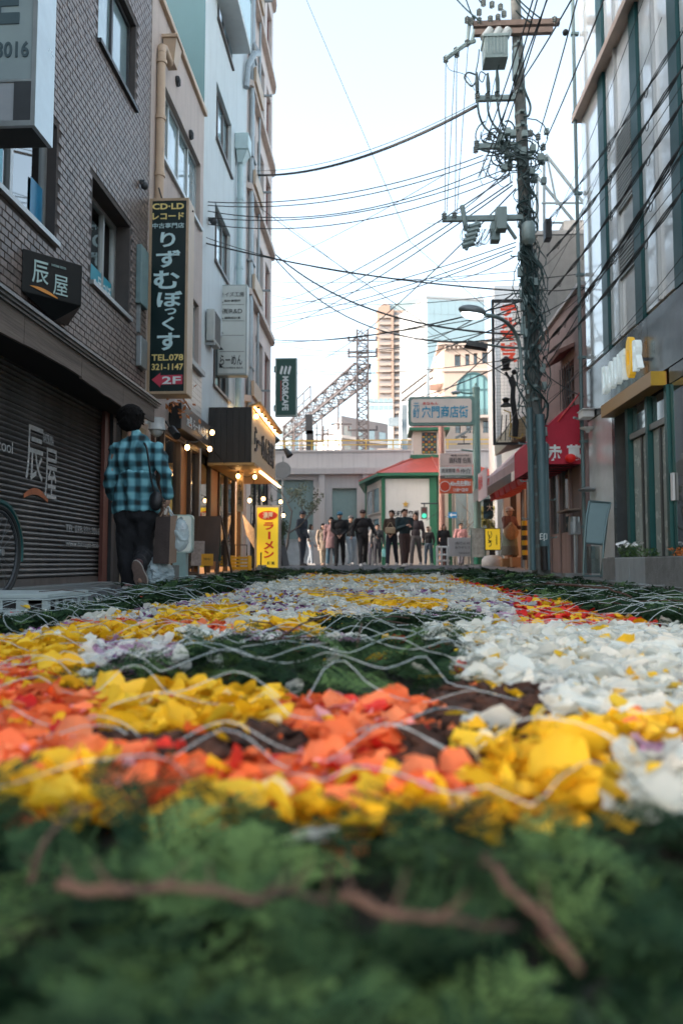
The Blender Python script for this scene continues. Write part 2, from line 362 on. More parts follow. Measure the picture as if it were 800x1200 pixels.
for b in allb:
    y0, y1, z0, z1, px, py = b
    if cnt < 290 and px > -2 and 172 < py < 330 and y1-y0 > 0.1:
        if bm0 is None:
            mb = MB(); brickgeo(mb, y0, y1, z0, z1, .009); bm0 = mb.build('brick', BRICK, wall, fix=False, loc=(WX, y0, z0))
            bm0y, bm0z = y0, z0
        else: dup(bm0, (R.uniform(-.002, .002), (y0-bm0y)*YS, z0-bm0z))
        cnt += 1
    else: brickgeo(field, y0, y1, z0, z1, .009+R.uniform(-.002, .003))
field.build('brick_field', BRICK2, wall, fix=False, kind='stuff')
# windows of the brick building
fm = ALU
window(brk, O1, UY, UX, y2u(4.2), y2u(6.91), 3.27, 4.37, rec=.12, cols=4, fm=ALU, gm=CLEAR, fw=.05)
w2 = window(brk, O1, UY, UX, y2u(7.83), y2u(9.07), 3.24, 4.37, rec=.2, cols=3, fm=ALU, gm=CLEAR, fw=.05)
window(brk, O1, UY, UX, y2u(7.88), y2u(9.15), 5.93, 7.0, rec=.10, cols=2, fm=DARKM, gm=GLASSP, fw=.05)
window(brk, O1, UY, UX, y2u(4.2), y2u(6.91), 5.93, 7.0, rec=.10, cols=4, fm=DARKM, gm=GLASSP, fw=.05)
TEALF = mat('cyan_window_film', (0.03, 0.33, 0.45), 0.3, var=0.1)
PURF = mat('bluish_white_room', (0.45, 0.5, 0.5), 0.8, var=0.1)
# film strips on the lower panes, rooms behind
fl = MB().bb(O1, UY, UX, y2u(7.9), y2u(8.98), -.188, -.184, 3.30, 3.62).build('window_film', TEALF, brk)
txt('ほぐし・足つぼ', (WX-.182, 7.95, 3.36), UY, Z, 1.0, .2, LETW, brk, ext=.003, off=.01)
txt('りらく整体中', (WX-.6, 8.0, 3.75), UY, Z, .95, .3, mat('brown_paint', (.25, .1, .04), .6), brk, ext=.003)
MB().bb(O1, UY, UX, y2u(6.62), y2u(6.87), -.108, -.104, 3.3, 3.75).build('window_film', mat('blue_window_film', (.02, .22, .42), .3), brk)
MB().bb(O1, UY, UX, y2u(4.25), y2u(6.1), -.108, -.104, 3.3, 3.9).build('window_film', TEALF, brk)
txt('HARMONY', (WX-.102, 5.2, 3.55), UY, Z, .8, .14, LETW, brk, ext=.003, off=.02)
for (a, b, nm) in ((4.0, 7.1, 'room'), (7.6, 9.3, 'room')):
    r_ = MB(); r_.box(WX-2.5, a, 3.0, WX-.3, b, 3.05); r_.box(WX-2.5, a, 4.5, WX-.3, b, 4.56); r_.box(WX-2.6, a, 3.0, WX-2.5, b, 4.5)
    r_.box(WX-2.5, b, 3.0, WX-.3, b+.05, 4.5); r_.build(nm, PURF, brk)
MB().box(WX-.9, 4.4, 4.44, WX-.84, 6.6, 4.47).build('ceiling_lamp', TUBE, brk)
MB().box(WX-1.5, 7.9, 4.44, WX-1.44, 8.8, 4.47).build('ceiling_lamp', TUBE, brk)
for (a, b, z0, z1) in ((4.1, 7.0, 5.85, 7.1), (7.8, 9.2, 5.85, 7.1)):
    MB().box(WX-.45, a, z0, WX-.3, b, z1).build('dark_backing', DARKIN, brk)  # dark sheet standing in for the unlit rooms behind the panes
# eave over the shutter
ev = MB(); EZ = 2.11
ev.add([(-2.55, 1, EZ), (-2.55, 8.8, EZ), (-3.0, 8.8, EZ+.14), (-3.0, 1, EZ+.14), (-2.55, 1, EZ-.05), (-2.55, 8.8, EZ-.05), (-3.0, 8.8, EZ+.05), (-3.0, 1, EZ+.05)],
       [(0, 1, 2, 3), (4, 7, 6, 5), (0, 4, 5, 1), (1, 5, 6, 2), (2, 6, 7, 3), (3, 7, 4, 0)])
for k in range(3): ev.box(-2.555+k*.018, 1, EZ-.045+k*.022, -2.53+k*.018, 8.802, EZ-.028+k*.026)
eave = ev.build('eave', mat('eave_metal', (.2, .2, .2), .4, .5, var=.3, scale=4), brk)
# weathered fascia boards with a ragged lower edge
y = 1.0; k = 0
while y < 8.7:
    L_ = 1.1; y1 = min(y+L_, 8.78); pl = []; n_ = 6
    pts = [(-2.548, y+.004, EZ-.052), (-2.548, y1-.004, EZ-.052)]
    for i in range(n_+1):
        yy = y1-.004-(y1-y-.008)*i/n_; pts.append((-2.548, yy, EZ-.25+.02*math.sin(yy*2.3)+R.uniform(-.008, .008)))
    MB().prism(pts, (-.025, 0, 0)).build('fascia_board', WOODO, eave); y += L_; k += 1
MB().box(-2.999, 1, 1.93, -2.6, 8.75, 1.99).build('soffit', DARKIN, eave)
# shutter: one slat after the other
YS = 1.0
sh = thing('roller_shutter', 'closed dark steel roller shutter lettered in faded white under the eave', 'shutter', (WX, 6, 0))
zz = gz(7)+.03; first = None; H = .046
zb = zz+.09
MB().box(-3.04, 1.0, zz-.09, -3.0, 8.16, zb-.002).build('bottom_bar', SHUT, sh)
prof = [(-3.03, 0), (-3.012, .012), (-3.004, .023), (-3.012, .036), (-3.03, .0445)]
k = 0
while zb+k*H < 1.97:
    if first is None:
        mb = MB(); vs = []
        for yy in (1.0, 8.16): vs += [(x, yy, zb+z) for x, z in prof]
        mb.add(vs, [(i, i+1, i+6, i+5) for i in range(4)]); first = mb.build('slat', SHUT, sh, fix=False)
    else: dup(first, (R.uniform(-.004, .002), 0, k*H+R.uniform(-.0015, .0015)))
    k += 1
MB().box(-3.06, 8.16, 0, -2.93, 8.24, 1.95).build('guide_rail', DARKM, sh)
MB().box(-3.12, 1.0, -.05, -3.06, 8.3, 2.0).build('back_panel', DARKIN, sh)
FAD = mat('faded_white_paint', (.42, .42, .42), .6, var=.35, scale=25)
def shtxt(s, x0, y0, x1, y1, m=FAD, **k_):   # pixel box -> lettering on the shutter plane
    a = PX(x0, y1, -3.0); b = PX(x1, y1, -3.0); t_ = PX(x0, y0, -3.0)
    return txt(s, (-3.001, a.y, a.z), UY, Z, b.y-a.y, t_.z-a.z, m, sh, ext=.004, **k_)
shtxt('辰', 30, 495, 50, 562, off=.0); shtxt('屋', 52, 523, 66, 585)
shtxt('cool', -3, 512, 15, 527); shtxt('TATSUYA', 50, 507, 63, 518)
shtxt('TEL 078-331-3016', 77, 614, 117, 623); shtxt('www.tatsuya-kobe.co.jp', 77, 633, 128, 642)
sw = MB(); a = PX(28, 577, -2.999); b = PX(56, 585, -2.999)
pts = [(-2.999, a.y+(b.y-a.y)*t, a.z-.03+.09*math.sin(math.pi*t*.9+.2)) for t in [i/10 for i in range(11)]]
pts2 = [(-2.999, a.y+(b.y-a.y)*t, a.z-.06+.06*math.sin(math.pi*t*.9+.2)) for t in [i/10 for i in range(10, -1, -1)]]
sw.prism(pts+pts2, (.004, 0, 0)).build('swoosh', mat('faded_orange', (.4, .13, .06), .6, var=.3), sh)
YS = 0.968
# granite step and doorway to the right of the shutter
MB().box(-3.05, 1.0, 0, -2.86, 8.3, gz(7)+.055).build('doorstep', mat('grey_step', (.2, .22, .22), .7), brk, bevel=.008)
MB().box(-3.0, 8.25, 0, -2.96, 8.4, 2.0).build('door_post', mat('red_brown_tile', (.16, .06, .05), .4, var=.3), brk)
bp = MB().box(-2.99, 8.9, gz(9), -2.93, 9.76, 2.2).build('door_surround', BEIGEP, brk)
MB().box(-2.928, 9.05, gz(9)+.05, -2.915, 9.6, 1.95).build('door', mat('beige_door', (.3, .21, .12), .4), brk)
# small grey boxes on the brick wall
MB().box(-2.99, 9.35, 2.72, -2.92, 9.62, 3.1).build('meter_box', STEEL, brk, bevel=.01)
MB().box(-2.99, 9.3, 3.5, -2.92, 9.6, 4.25).build('meter_box', mat('teal_grey_box', (.16, .25, .26), .5), brk, bevel=.01)
MB().box(-2.99, 9.35, 3.15, -2.95, 9.4, 3.5).build('conduit', STEEL, brk)
cb = MB(); cb.ball((-2.93, 9.4, 5.05), .05); cb.box(-2.99, 9.38, 5.08, -2.93, 9.42, 5.12); cb.build('wall_lamp', DARKM, brk, smooth=True)
YS = 1.0
# ------------------------------------------------------------------ big box sign, top left
sg = thing('box_sign', 'large silver framed box sign ending in 3016, cut by the frame at top left', 'sign', (-2.6, 4.5, 2.9))
X0, X1, Y1_, Y2_, ZB, ZT = -3.1, -2.166, 4.5, 4.767, 3.05, 5.4
MB().box(X0, Y1_+.03, ZB, X1-.03, Y2_-.01, ZT).build('housing', mat('dark_sign_housing', (.03, .035, .035), .5), sg)
f = MB(); f.box(X1-.03, Y1_, ZB, X1, Y2_, ZT); f.box(X0, Y1_, ZB, X1-.031, Y1_+.028, ZB+.035); f.box(X0, Y1_+.002, ZB+.295*1, X1-.031, Y1_+.028, ZB+.31)
f.build('frame', mat('brushed_silver', (.5, .55, .56), .3, .85, var=.12, scale=6), sg)
FACEG = mat('grey_sign_face', (.27, .33, .34), .3, var=.05)
MB().box(X0, Y1_+.01, ZB+.31, X1-.032, Y1_+.027, ZT).build('sign_face', FACEG, sg)
MB().box(X0, Y1_+.01, ZB+.036, X1-.032, Y1_+.027, ZB+.294).build('lower_panel', mat('pale_lower_panel', (.33, .35, .37), .15, var=.1), sg)
MB().box(-2.31, Y1_+.004, ZB+.036, -2.175, Y1_+.012, ZB+.294).build('divider', DARKM, sg)
SLT = mat('slate_lettering', (.05, .085, .1), .5)
a = PY(-5, 67, 4.5); b = PY(34, 47, 4.5)
txt('3016', (a.x, 4.51, a.z), UX, Z, b.x-a.x, b.z-a.z, SLT, sg, ext=.006, off=.02)
a = PY(-14, 28, 4.5); b = PY(24, -28, 4.5)
txt('E', (a.x, 4.51, a.z), UX, Z, b.x-a.x, b.z-a.z, SLT, sg, ext=.006, off=.05)
# ------------------------------------------------------------------ black lantern-shaped sign
ts = thing('shop_sign', 'black angular sign with two brushed white characters above the eave', 'sign', (-3.0, 6.4, 2.7))
P1 = Vector((-2.985, 6.05, 0)); P2 = Vector((-2.626, 6.44, 0)); P3 = Vector((-2.985, 7.0, 0))
zt, zb_, zc = 2.93, 2.56, 2.42; mid = (P1+P2)/2+Vector((-.03, .03, 0))
mb = MB(); Q = [P1, P2, P3]
vs = [q+Z*zt for q in Q]+[q+Z*zb_ for q in Q]+[Vector((-2.86, 6.42, zc))]
mb.add(vs, [(0, 1, 2), (0, 3, 4, 1), (1, 4, 5, 2), (2, 5, 3, 0), (3, 6, 4), (4, 6, 5), (5, 6, 3)])
mb.build('housing', mat('black_acrylic', (.006, .008, .009), .5, var=.2, spec=.25), ts, bevel=.006)
u = (P2-P1).normalized(); nn = Vector((u.y, -u.x, 0))
def ontsu(a, h): return P1+u*a+nn*.003+Z*h
BRUSH = mat('pale_brush_lettering', (.45, .62, .62), .5)
txt('辰', ontsu(.085, 2.66), u, Z, .14, .20, BRUSH, ts, ext=.004, n=nn, off=.005)
txt('屋', ontsu(.27, 2.60), u, Z, .13, .18, BRUSH, ts, ext=.004, n=nn)
txt('RAMENBAR TATSUYA', ontsu(.25, 2.845), u, Z, .13, .02, BRUSH, ts, ext=.004, n=nn)
sw = MB(); c = [ontsu(.07+.24*t, 2.625-.05*t*t+.012*math.sin(math.pi*t)) for t in [i/8 for i in range(9)]]
c2 = [ontsu(.07+.24*t, 2.60-.035*t*t+.02*math.sin(math.pi*t)-.0) for t in [i/8 for i in range(8, -1, -1)]]
c2 = [ontsu(.07+.24*t, 2.622-.055*t*t-.016*math.sin(math.pi*t)) for t in [i/8 for i in range(8, -1, -1)]]
sw.prism([p+nn*.001 for p in c+c2], nn*.003).build('swoosh', mat('orange_print', (.75, .3, .05), .5), ts)
# ------------------------------------------------------------------ cream building
YS = 0.968
crm = thing('cream_building', 'narrow cream stucco building with beige drainpipe beside the brick building', 'building', (WX, 11, 0))
O2 = Vector((-2.99, 9.8, 0)); q = lambda y: y-9.8
OPS = [(q(10.31), q(12.68), 5.95, 7.06), (q(11.6), q(12.7), 3.55, 4.6), (q(10.05), q(12.7), 0.0, 2.15)]
facade('wall', BEIGE, crm, O2, UY, UX, 3.1, 8.05, OPS, depth=.14, z0=-.1, thick=7)
MB().box(-3.3, 9.79, 8.05, -2.93, 12.91, 8.14).build('coping', BEIGEP, crm, bevel=.01)
MB().box(-10, 9.85, 7.98, -3.3, 12.85, 8.02).build('roof', CONC, crm)
window(crm, O2, UY, UX, q(10.31), q(12.68), 5.95, 7.06, rec=.1, cols=4, fm=ALU, gm=GLASSP, fw=.05)
window(crm, O2, UY, UX, q(11.6), q(12.7), 3.55, 4.6, rec=.1, cols=2, fm=ALU, gm=GLASSD, fw=.05)
MB().box(-3.2, 10.3, 5.9, -3.14, 12.7, 7.1).build('dark_backing', DARKIN, crm)  # dark sheet in place of the room's shade
MB().box(-2.985, 11.4, 3.42, -2.9, 12.85, 3.5).build('sill_ledge', STEEL, crm)
for (yy, z_) in ((11.05, 7.5), (11.9, 7.15)):
    v = MB(); v.cyl((-2.99, yy, z_), (-2.95, yy, z_), .075, n=14); 
    for k in range(4): v.box(-2.95, yy-.05, z_-.045+k*.026, -2.935, yy+.05, z_-.035+k*.026)
    v.build('round_vent', DARKM, crm)
pp = MB(); pp.cyl((-2.93, 10.05, 4.95), (-2.93, 10.05, 7.25), .06, n=14); pp.tube([(-2.93, 10.05, 7.25), (-2.93, 10.06, 7.34), (-2.92, 10.12, 7.37), (-2.9, 10.35, 7.3)], .06, 12)
for z_ in (5.5, 7.1, 6.3): pp.cyl((-2.93, 10.05, z_), (-2.93, 10.05, z_+.05), .075, n=14)
pp.build('drainpipe', BEIGEP, crm, smooth=True)
hp = MB(); hp.add([(-2.98, 10.25, 7.62), (-2.78, 10.25, 7.62), (-2.78, 10.55, 7.62), (-2.98, 10.55, 7.62), (-2.96, 10.31, 7.3), (-2.83, 10.31, 7.3), (-2.83, 10.5, 7.3), (-2.96, 10.5, 7.3)],
    [(0, 1, 2, 3), (4, 7, 6, 5), (0, 4, 5, 1), (1, 5, 6, 2), (2, 6, 7, 3), (3, 7, 4, 0)]); hp.box(-2.99, 10.23, 7.62, -2.76, 10.57, 7.67)
hp.build('rain_hopper', BEIGEP, crm, bevel=.006)
# pale tile band, dark shop board, timber and glass front
TILE = mat('pale_wall_tile', (.55, .52, .48), .35, var=.12, scale=12)
tf = None; z_ = 2.62
for r_ in range(9):
    for c_ in range(8):
        y0 = 11.75+c_*.148
        if tf is None: tf = MB().box(-2.99, y0, z_, -2.978, y0+.142, z_+.084).build('wall_tile', TILE, crm); ty, tz = y0, z_
        else: dup(tf, (0, (y0-ty)*YS, r_*.09))
sb = MB().box(-2.985, 10.9, 2.2, -2.8, 12.85, 2.58).build('shop_board', mat('dark_slate_board', (.03, .035, .04), .4), crm, bevel=.01)
txt('焼鳥 らーめん酒場', (-2.797, 11.2, 2.3), UY, Z, 1.4, .17, LETW, crm, ext=.004)
fr = MB()
for yy in (10.1, 10.55, 11.45, 12.1, 12.66): fr.box(-3.06, yy, gz(11), -2.95, yy+.06, 2.15)
fr.box(-3.06, 10.1, 2.09, -2.952, 12.72, 2.148); fr.box(-3.06, 10.1, gz(11)+.001, -2.952, 12.72, gz(11)+.09)
fr.build('shopfront_frame', mat('dark_timber', (.05, .03, .02), .5, var=.3), crm)
ORW = mat('orange_timber', (.5, .17, .04), .45, var=.25, scale=3, stretch=(1, 1, .2))
MB().box(-3.05, 11.51, .2, -3.01, 12.1, 2.08).build('door', ORW, crm)
for (a, b) in ((10.61, 11.45), (10.16, 10.55), (12.16, 12.66)): MB().box(-3.012, a, .18, -3.006, b, 2.08).build('pane', CLEAR, crm)
WARMR = mat('glowing_warm_interior', (.5, .3, .13), .7, var=.3, emit=(1, .5, .18), es=10)  # wall given its own glow in place of the shop's lamplight
MB().box(-4.6, 9.9, .05, -4.5, 12.8, 2.15).build('glowing_interior_wall', WARMR, crm)
lt = MB(); lt.box(-3.2, 11.33, .5, -3.17, 11.37, 1.95); lt.box(-3.2, 10.66, 1.9, -3.17, 11.33, 1.93); lt.build('lit_edge', WARM, crm)
pr = MB()
posters = []
for i, (a, b, z0, z1, c_) in enumerate(((10.7, 10.95, 1.15, 1.5, (.75, .7, .6)), (10.98, 11.2, .75, 1.2, (.7, .45, .1)), (10.7, 10.96, .7, 1.1, (.7, .7, .66)))):
    MB().box(-3.0, a, z0, -2.997, b, z1).build('poster', mat('poster_%d' % i, c_, .6, var=.3, scale=30), crm)
mc = MB(); mc.cyl((-2.78, 9.6, 2.02), (-2.78, 9.6, 2.1), .1, n=16); mc.cyl((-2.78, 9.6, 1.95), (-2.78, 9.6, 2.02), .11, .1, n=16); mc.ball((-2.78, 9.6, 1.95), .085, 14, 8)
mc.box(-2.99, 9.58, 2.03, -2.8, 9.62, 2.07)
security = mc.build('dome_camera', mat('camera_white', (.5, .52, .52), .4), None, smooth=True)
tag(security, 'white dome security camera on a bracket under the tall record shop sign', 'security camera')
mc = MB(); mc.cyl((-2.62, 9.7, 1.98), (-2.5, 9.52, 1.86), .05, n=12); mc.tube([(-2.9, 9.7, 2.1), (-2.7, 9.7, 2.08), (-2.62, 9.7, 1.98)], .014)
tag(mc.build('spotlight', BLACKM, None, smooth=True), 'small black spotlight pointing down beside the white dome camera', 'spotlight')
gr = MB(); 
for k in range(60):
    c = Vector((-2.75+R.uniform(-.12, .14), 10.6+R.uniform(-.5, .8), 2.55+R.uniform(-.22, .35))); d = Vector((R.uniform(-1, 1), R.uniform(-1, 1), R.uniform(-1, 1))).normalized()*.05; e = d.orthogonal().normalized()*.025
    gr.quad(c-d, c+e, c+d, c-e)
gr.tube([(-2.98, 10.2, 3.2), (-2.85, 10.4, 2.8), (-2.72, 10.6, 2.6), (-2.7, 11.0, 2.5)], .012)
tag(gr.build('dried_garland', mat('dried_maple_leaves', (.45, .16, .05), .7, var=.4), None, fix=False), 'garland of orange dried leaves hanging below the tall record shop sign', 'garland')
YS = 1.0
# ------------------------------------------------------------------ tall record shop sign (perpendicular to the wall)
ss = thing('vertical_sign', 'tall dark green vertical sign of the CD and record shop with red 2F arrow', 'sign', (-2.75, 9.9, 2.5))
SY = 9.52; a = PY(176, 458, SY); b = PY(217, 236, SY)
e0 = PY(172, 462, SY); e1 = PY(222, 232, SY)
MB().box(e0.x, SY+.012, e0.z, e1.x, SY+.3, e1.z).build('housing', mat('cream_sign_housing', (.5, .4, .3), .5, var=.08), ss, bevel=.012)
f = MB(); t_ = .035
f.box(e0.x+.001, SY-.012, e0.z+.001, e0.x+t_, SY+.011, e1.z-.001); f.box(e1.x-t_, SY-.012, e0.z+.001, e1.x-.001, SY+.011, e1.z-.001)
f.box(e0.x+t_, SY-.011, e0.z+.001, e1.x-t_, SY+.011, e0.z+t_); f.box(e0.x+t_, SY-.011, e1.z-t_, e1.x-t_, SY+.011, e1.z-.001)
f.build('frame', mat('beige_sign_frame', (.45, .33, .22), .4, .2), ss)
MB().box(e0.x+t_, SY-.002, e0.z+t_, e1.x-t_, SY+.010, e1.z-t_).build('sign_face', mat('dark_green_face', (.004, .019, .02), .3, var=.1), ss)
def face(s, x0, y0, x1, y1, m, Y, par, **k_):
    a = PY(x0, y1, Y); b = PY(x1, y0, Y)
    return txt(s, (a.x, Y-.004, a.z), UX, Z, b.x-a.x, b.z-a.z, m, par, ext=.004, **k_)
LETB = mat('pale_cyan_lettering', (.55, .75, .78), .45, var=.03)
face('CD·LD', 179, 238, 216, 246, LETY, SY, ss, off=.03); face('レコード', 179, 249, 216, 258, LETY, SY, ss, off=.03)
face('中古専門店', 179, 261, 216, 268, LETB, SY, ss, off=.01)
for i, (ch, x0, y0, x1, y1) in enumerate((('り', 188, 272, 206, 290), ('ず', 183, 293, 212, 314), ('む', 180, 317, 211, 339), ('ぼ', 184, 341, 214, 360), ('っ', 193, 361, 207, 369), ('く', 190, 371, 205, 388), ('す', 184, 390, 211, 411))):
    face(ch, x0, y0, x1, y1, LETB, SY, ss, off=.025)
face('TEL.078', 178, 415, 215, 423, LETY, SY, ss, off=.02); face('321-1147', 178, 426, 215, 434, LETY, SY, ss, off=.02)
A = lambda x, y: PY(x, y, SY-.004)
MB().prism([A(178, 445), A(188, 437), A(188, 440), A(214, 439), A(214, 450), A(188, 451), A(188, 454)], (0, -.003, 0)).build('arrow', mat('red_arrow', (.55, .05, .09), .5), ss)
a = PY(190, 450, SY-.009); b = PY(212, 441, SY-.009); txt('2F', (a.x, SY-.009, a.z), UX, Z, b.x-a.x, b.z-a.z, LETW, ss, ext=.004, off=.02)
br = MB()
for z_ in (3.0, 4.8): br.box(-3.0, SY+.1, z_, -2.95, SY+.14, z_+.05)
br.build('bracket', STEEL, ss)
tw = MB(); tw.tube([(-2.9, 9.6, 5.28), (-2.85, 9.62, 5.1), (-2.7, 9.62, 5.05), (-2.6, 9.65, 5.03), (-2.45, 9.7, 4.99)], .012); tw.box(-2.78, 9.6, 4.98, -2.7, 9.68, 5.06); tw.build('sign_wiring', BLACKM, ss)
# ------------------------------------------------------------------ pale blue building
YS = 0.968
blu = thing('pale_blue_building', 'pale blue rendered building with teal side wall behind the cream building', 'building', (WX, 15, 0))
O3 = Vector((-2.995, 12.92, 0)); q = lambda y: y-12.92
ow = []
for z0 in (3.55, 5.9, 8.25, 10.6, 13.0): ow.append((q(13.9), q(15.4), z0, z0+1.1))
facade('wall', BLUEW, blu, O3, UY, UX, 4.3, 17.5, ow+[(.1, 4.2, 0.0, 2.3)], depth=.14, z0=-.1, thick=9, sides=False)
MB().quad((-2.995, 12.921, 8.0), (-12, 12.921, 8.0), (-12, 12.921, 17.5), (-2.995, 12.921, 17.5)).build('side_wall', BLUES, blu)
MB().box(-12, 12.93, 17.4, -2.99, 17.2, 17.5).build('roof', CONC, blu)
for i, o in enumerate(ow): window(blu, O3, UY, UX, o[0], o[1], o[2], o[3], rec=.1, cols=3, fm=mat('bronze_frame', (.12, .1, .09), .4, .4), gm=GLASSP if i else GLASSD, fw=.05)
MB().box(-3.25, 13.2, 3.5, -3.2, 16, 15).build('dark_backing', DARKIN, blu)  # one dark sheet behind all windows, standing in for unlit rooms
gp = MB(); gp.cyl((-2.9, 15.95, 2.6), (-2.9, 15.95, 8.9), .065, n=12); 
for z_ in (3.5, 5, 6.5, 8.0): gp.cyl((-2.9, 15.95, z_), (-2.9, 15.95, z_+.06), .08, n=12)
gp.build('drainpipe', mat('pale_blue_pipe', (.42, .55, .57), .45), blu, smooth=True)
gp = MB(); gp.box(-2.99, 15.75, 9.05, -2.7, 16.15, 9.4); gp.add([(-2.97, 15.78, 9.05), (-2.72, 15.78, 9.05), (-2.72, 16.12, 9.05), (-2.97, 16.12, 9.05), (-2.95, 15.86, 8.8), (-2.84, 15.86, 8.8), (-2.84, 16.04, 8.8), (-2.95, 16.04, 8.8)], [(0, 4, 5, 1), (1, 5, 6, 2), (2, 6, 7, 3), (3, 7, 4, 0)])
gp.build('rain_hopper', mat('pale_blue_pipe', (.42, .55, .57)), blu, bevel=.01)
wl = MB(); wl.ball((-2.9, 13.35, 6.02+.35), .07, 10, 8); wl.cyl((-2.99, 13.35, 6.4), (-2.9, 13.35, 6.4), .03); wl.build('wall_lamp', DARKM, blu, smooth=True)
bal = MB(); bal.box(-2.99, 13.6, 10.9, -2.6, 15.4, 11.0); bal.build('balcony_slab', BLUEW, blu)
bg_ = MB(); bg_.box(-2.62, 13.6, 11.003, -2.6, 15.4, 12.0); bg_.box(-2.99, 13.6, 11.003, -2.621, 13.62, 12.0); bg_.build('balcony_glass', mat('pale_green_glass', (.32, .5, .5), .1), blu)
bt = MB(); bt.box(-2.64, 13.59, 12.0, -2.58, 15.41, 12.05); bt.box(-2.64, 13.59, 11.0, -2.59, 13.63, 12.0); bt.box(-2.64, 15.37, 11.0, -2.59, 15.41, 12.0); bt.build('balcony_rail', ALU, blu)
# lower front of this building behind the black shop box
fr = MB()
for yy in (13.05, 13.9, 14.7, 15.5, 16.3, 17.0): fr.box(-3.1, yy, .1, -3.02, yy+.08, 2.3)
fr.box(-3.1, 13.05, 2.2, -3.022, 17.1, 2.28); fr.build('shopfront_frame', mat('dark_timber', (.05, .03, .02)), blu)
MB().box(-3.08, 13.98, .15, -3.05, 14.7, 2.2).build('door', mat('warm_wood_door', (.3, .13, .05), .5, var=.3), blu)
MB().box(-4.6, 13, .1, -4.5, 17.1, 2.3).build('glowing_interior_wall', WARMR, blu)  # glows by itself, standing in for lamplight indoors
for (a, b) in ((13.13, 13.9), (14.78, 15.5), (15.58, 16.3)): MB().box(-3.07, a, .2, -3.06, b, 2.2).build('pane', CLEAR, blu)
# air conditioner
YS = 1.0
ac = thing('air_conditioner', 'small air conditioning unit on the pale blue wall behind the white tenant sign', 'air conditioner', (-2.9, 12.9, 4.15))
MB().box(-2.97, 12.75, 4.15, -2.83, 13.3, 4.72).build('casing', mat('ac_grey', (.4, .43, .42), .5), ac, bevel=.015)
l_ = MB()
for k in range(12): l_.box(-2.829, 12.8, 4.2+k*.042, -2.82, 13.25, 4.215+k*.042)
l_.build('grille', DARKM, ac); MB().box(-2.99, 12.8, 4.09, -2.83, 12.85, 4.145).build('bracket', STEEL, ac)
# ------------------------------------------------------------------ pink tall building
YS = 0.968
pnk = thing('tall_pink_building', 'tall pinkish apartment building with slab edges, last on the left side', 'building', (WX, 19, 0))
O4 = Vector((-3.0, 17.25, 0)); q = lambda y: y-17.25; LW = 4.35
slabs = [3.95, 6.45, 8.95, 11.45, 13.95, 16.45]
ow = []
for zs in slabs[:-1]: ow += [(q(17.6), q(18.5), zs+.35, zs+1.9), (q(18.8), q(20.0), zs+.25, zs+2.0), (q(20.4), q(21.3), zs+.25, zs+2.0)]
facade('wall', PINKW, pnk, O4, UY, UX, LW, 19.5, ow+[(.3, 4.1, 0.0, 2.6), (q(18.9), q(21.2), 2.9, 3.8)], depth=.2, z0=-.1, thick=9)
for i, zs in enumerate(slabs):
    s_ = MB(); s_.prism([(-3.0, 17.25, zs), (-2.86, 17.35, zs), (-2.86, 21.35, zs), (-2.92, 21.62, zs), (-3.0, 21.7, zs)], (0, 0, .14)); s_.build('floor_slab', mat('pink_slab', (.55, .46, .41), .7, streak=.3), pnk)
for o in ow:
    big = o[0] > 1; window(pnk, O4, UY, UX, o[0], o[1], o[2], o[3], rec=.12, cols=2 if big else 1, fm=mat('red_brown_frame', (.22, .06, .04), .4) if o[0] > 3 else ALU, gm=GLASSP, fw=.05, sill=False)
MB().box(-3.3, 17.4, 0, -3.25, 21.5, 19).build('dark_backing', DARKIN, pnk)  # added dark sheet, as the shade indoors
pv = MB()
for (yy, r_) in ((17.45, .06), (17.7, .035), (18.65, .03)): pv.cyl((-2.92, yy, 2.8), (-2.92, yy, 19), r_, n=10)
for zs in slabs: pv.box(-2.99, 17.35, zs+.8, -2.85, 17.8, zs+.84); pv.box(-2.99, 18.55, zs+.5, -2.6, 18.6, zs+.54)
pv.tube([(-2.92, 17.5, 12.6), (-2.75, 17.3, 12.2), (-2.8, 17.0, 12.0), (-2.9, 16.8, 11.6), (-2.92, 16.7, 11)], .07, 8)
pv.build('service_pipes', STEEL, pnk)
for zs in slabs: MB().box(-2.86, 17.4, zs+.141, -2.8, 18.6, zs+.5).build('ledge_box', BEIGEP, pnk)
window(pnk, O4, UY, UX, q(18.9), q(21.2), 2.9, 3.8, rec=.1, cols=3, fm=mat('black_frame', (.02, .02, .02), .4), gm=GLASSD, fw=.06, sill=True)
wc = MB(); wc.box(-3.02, 17.55, .1, -2.98, 18.1, 2.6); wc.build('white_panel', WHITEP, pnk)
fr = MB()
for yy in (18.4, 19.2, 20.0, 20.8, 21.3): fr.box(-3.1, yy, .1, -3.03, yy+.08, 2.6)
fr.build('shopfront_frame', DARKM, pnk)
for (a, b) in ((18.48, 19.2), (19.28, 20.0), (20.08, 20.8)): MB().box(-3.07, a, .2, -3.06, b, 2.6).build('pane', CLEAR, pnk)
MB().box(-4.6, 17.4, .1, -4.5, 21.5, 2.6).build('glowing_interior_wall', mat('glowing_dim_interior', (.2, .14, .1), .7, var=.4, emit=(1, .6, .3), es=1.5), pnk)  # faint glow put into the wall for the light inside
YS = 1.0
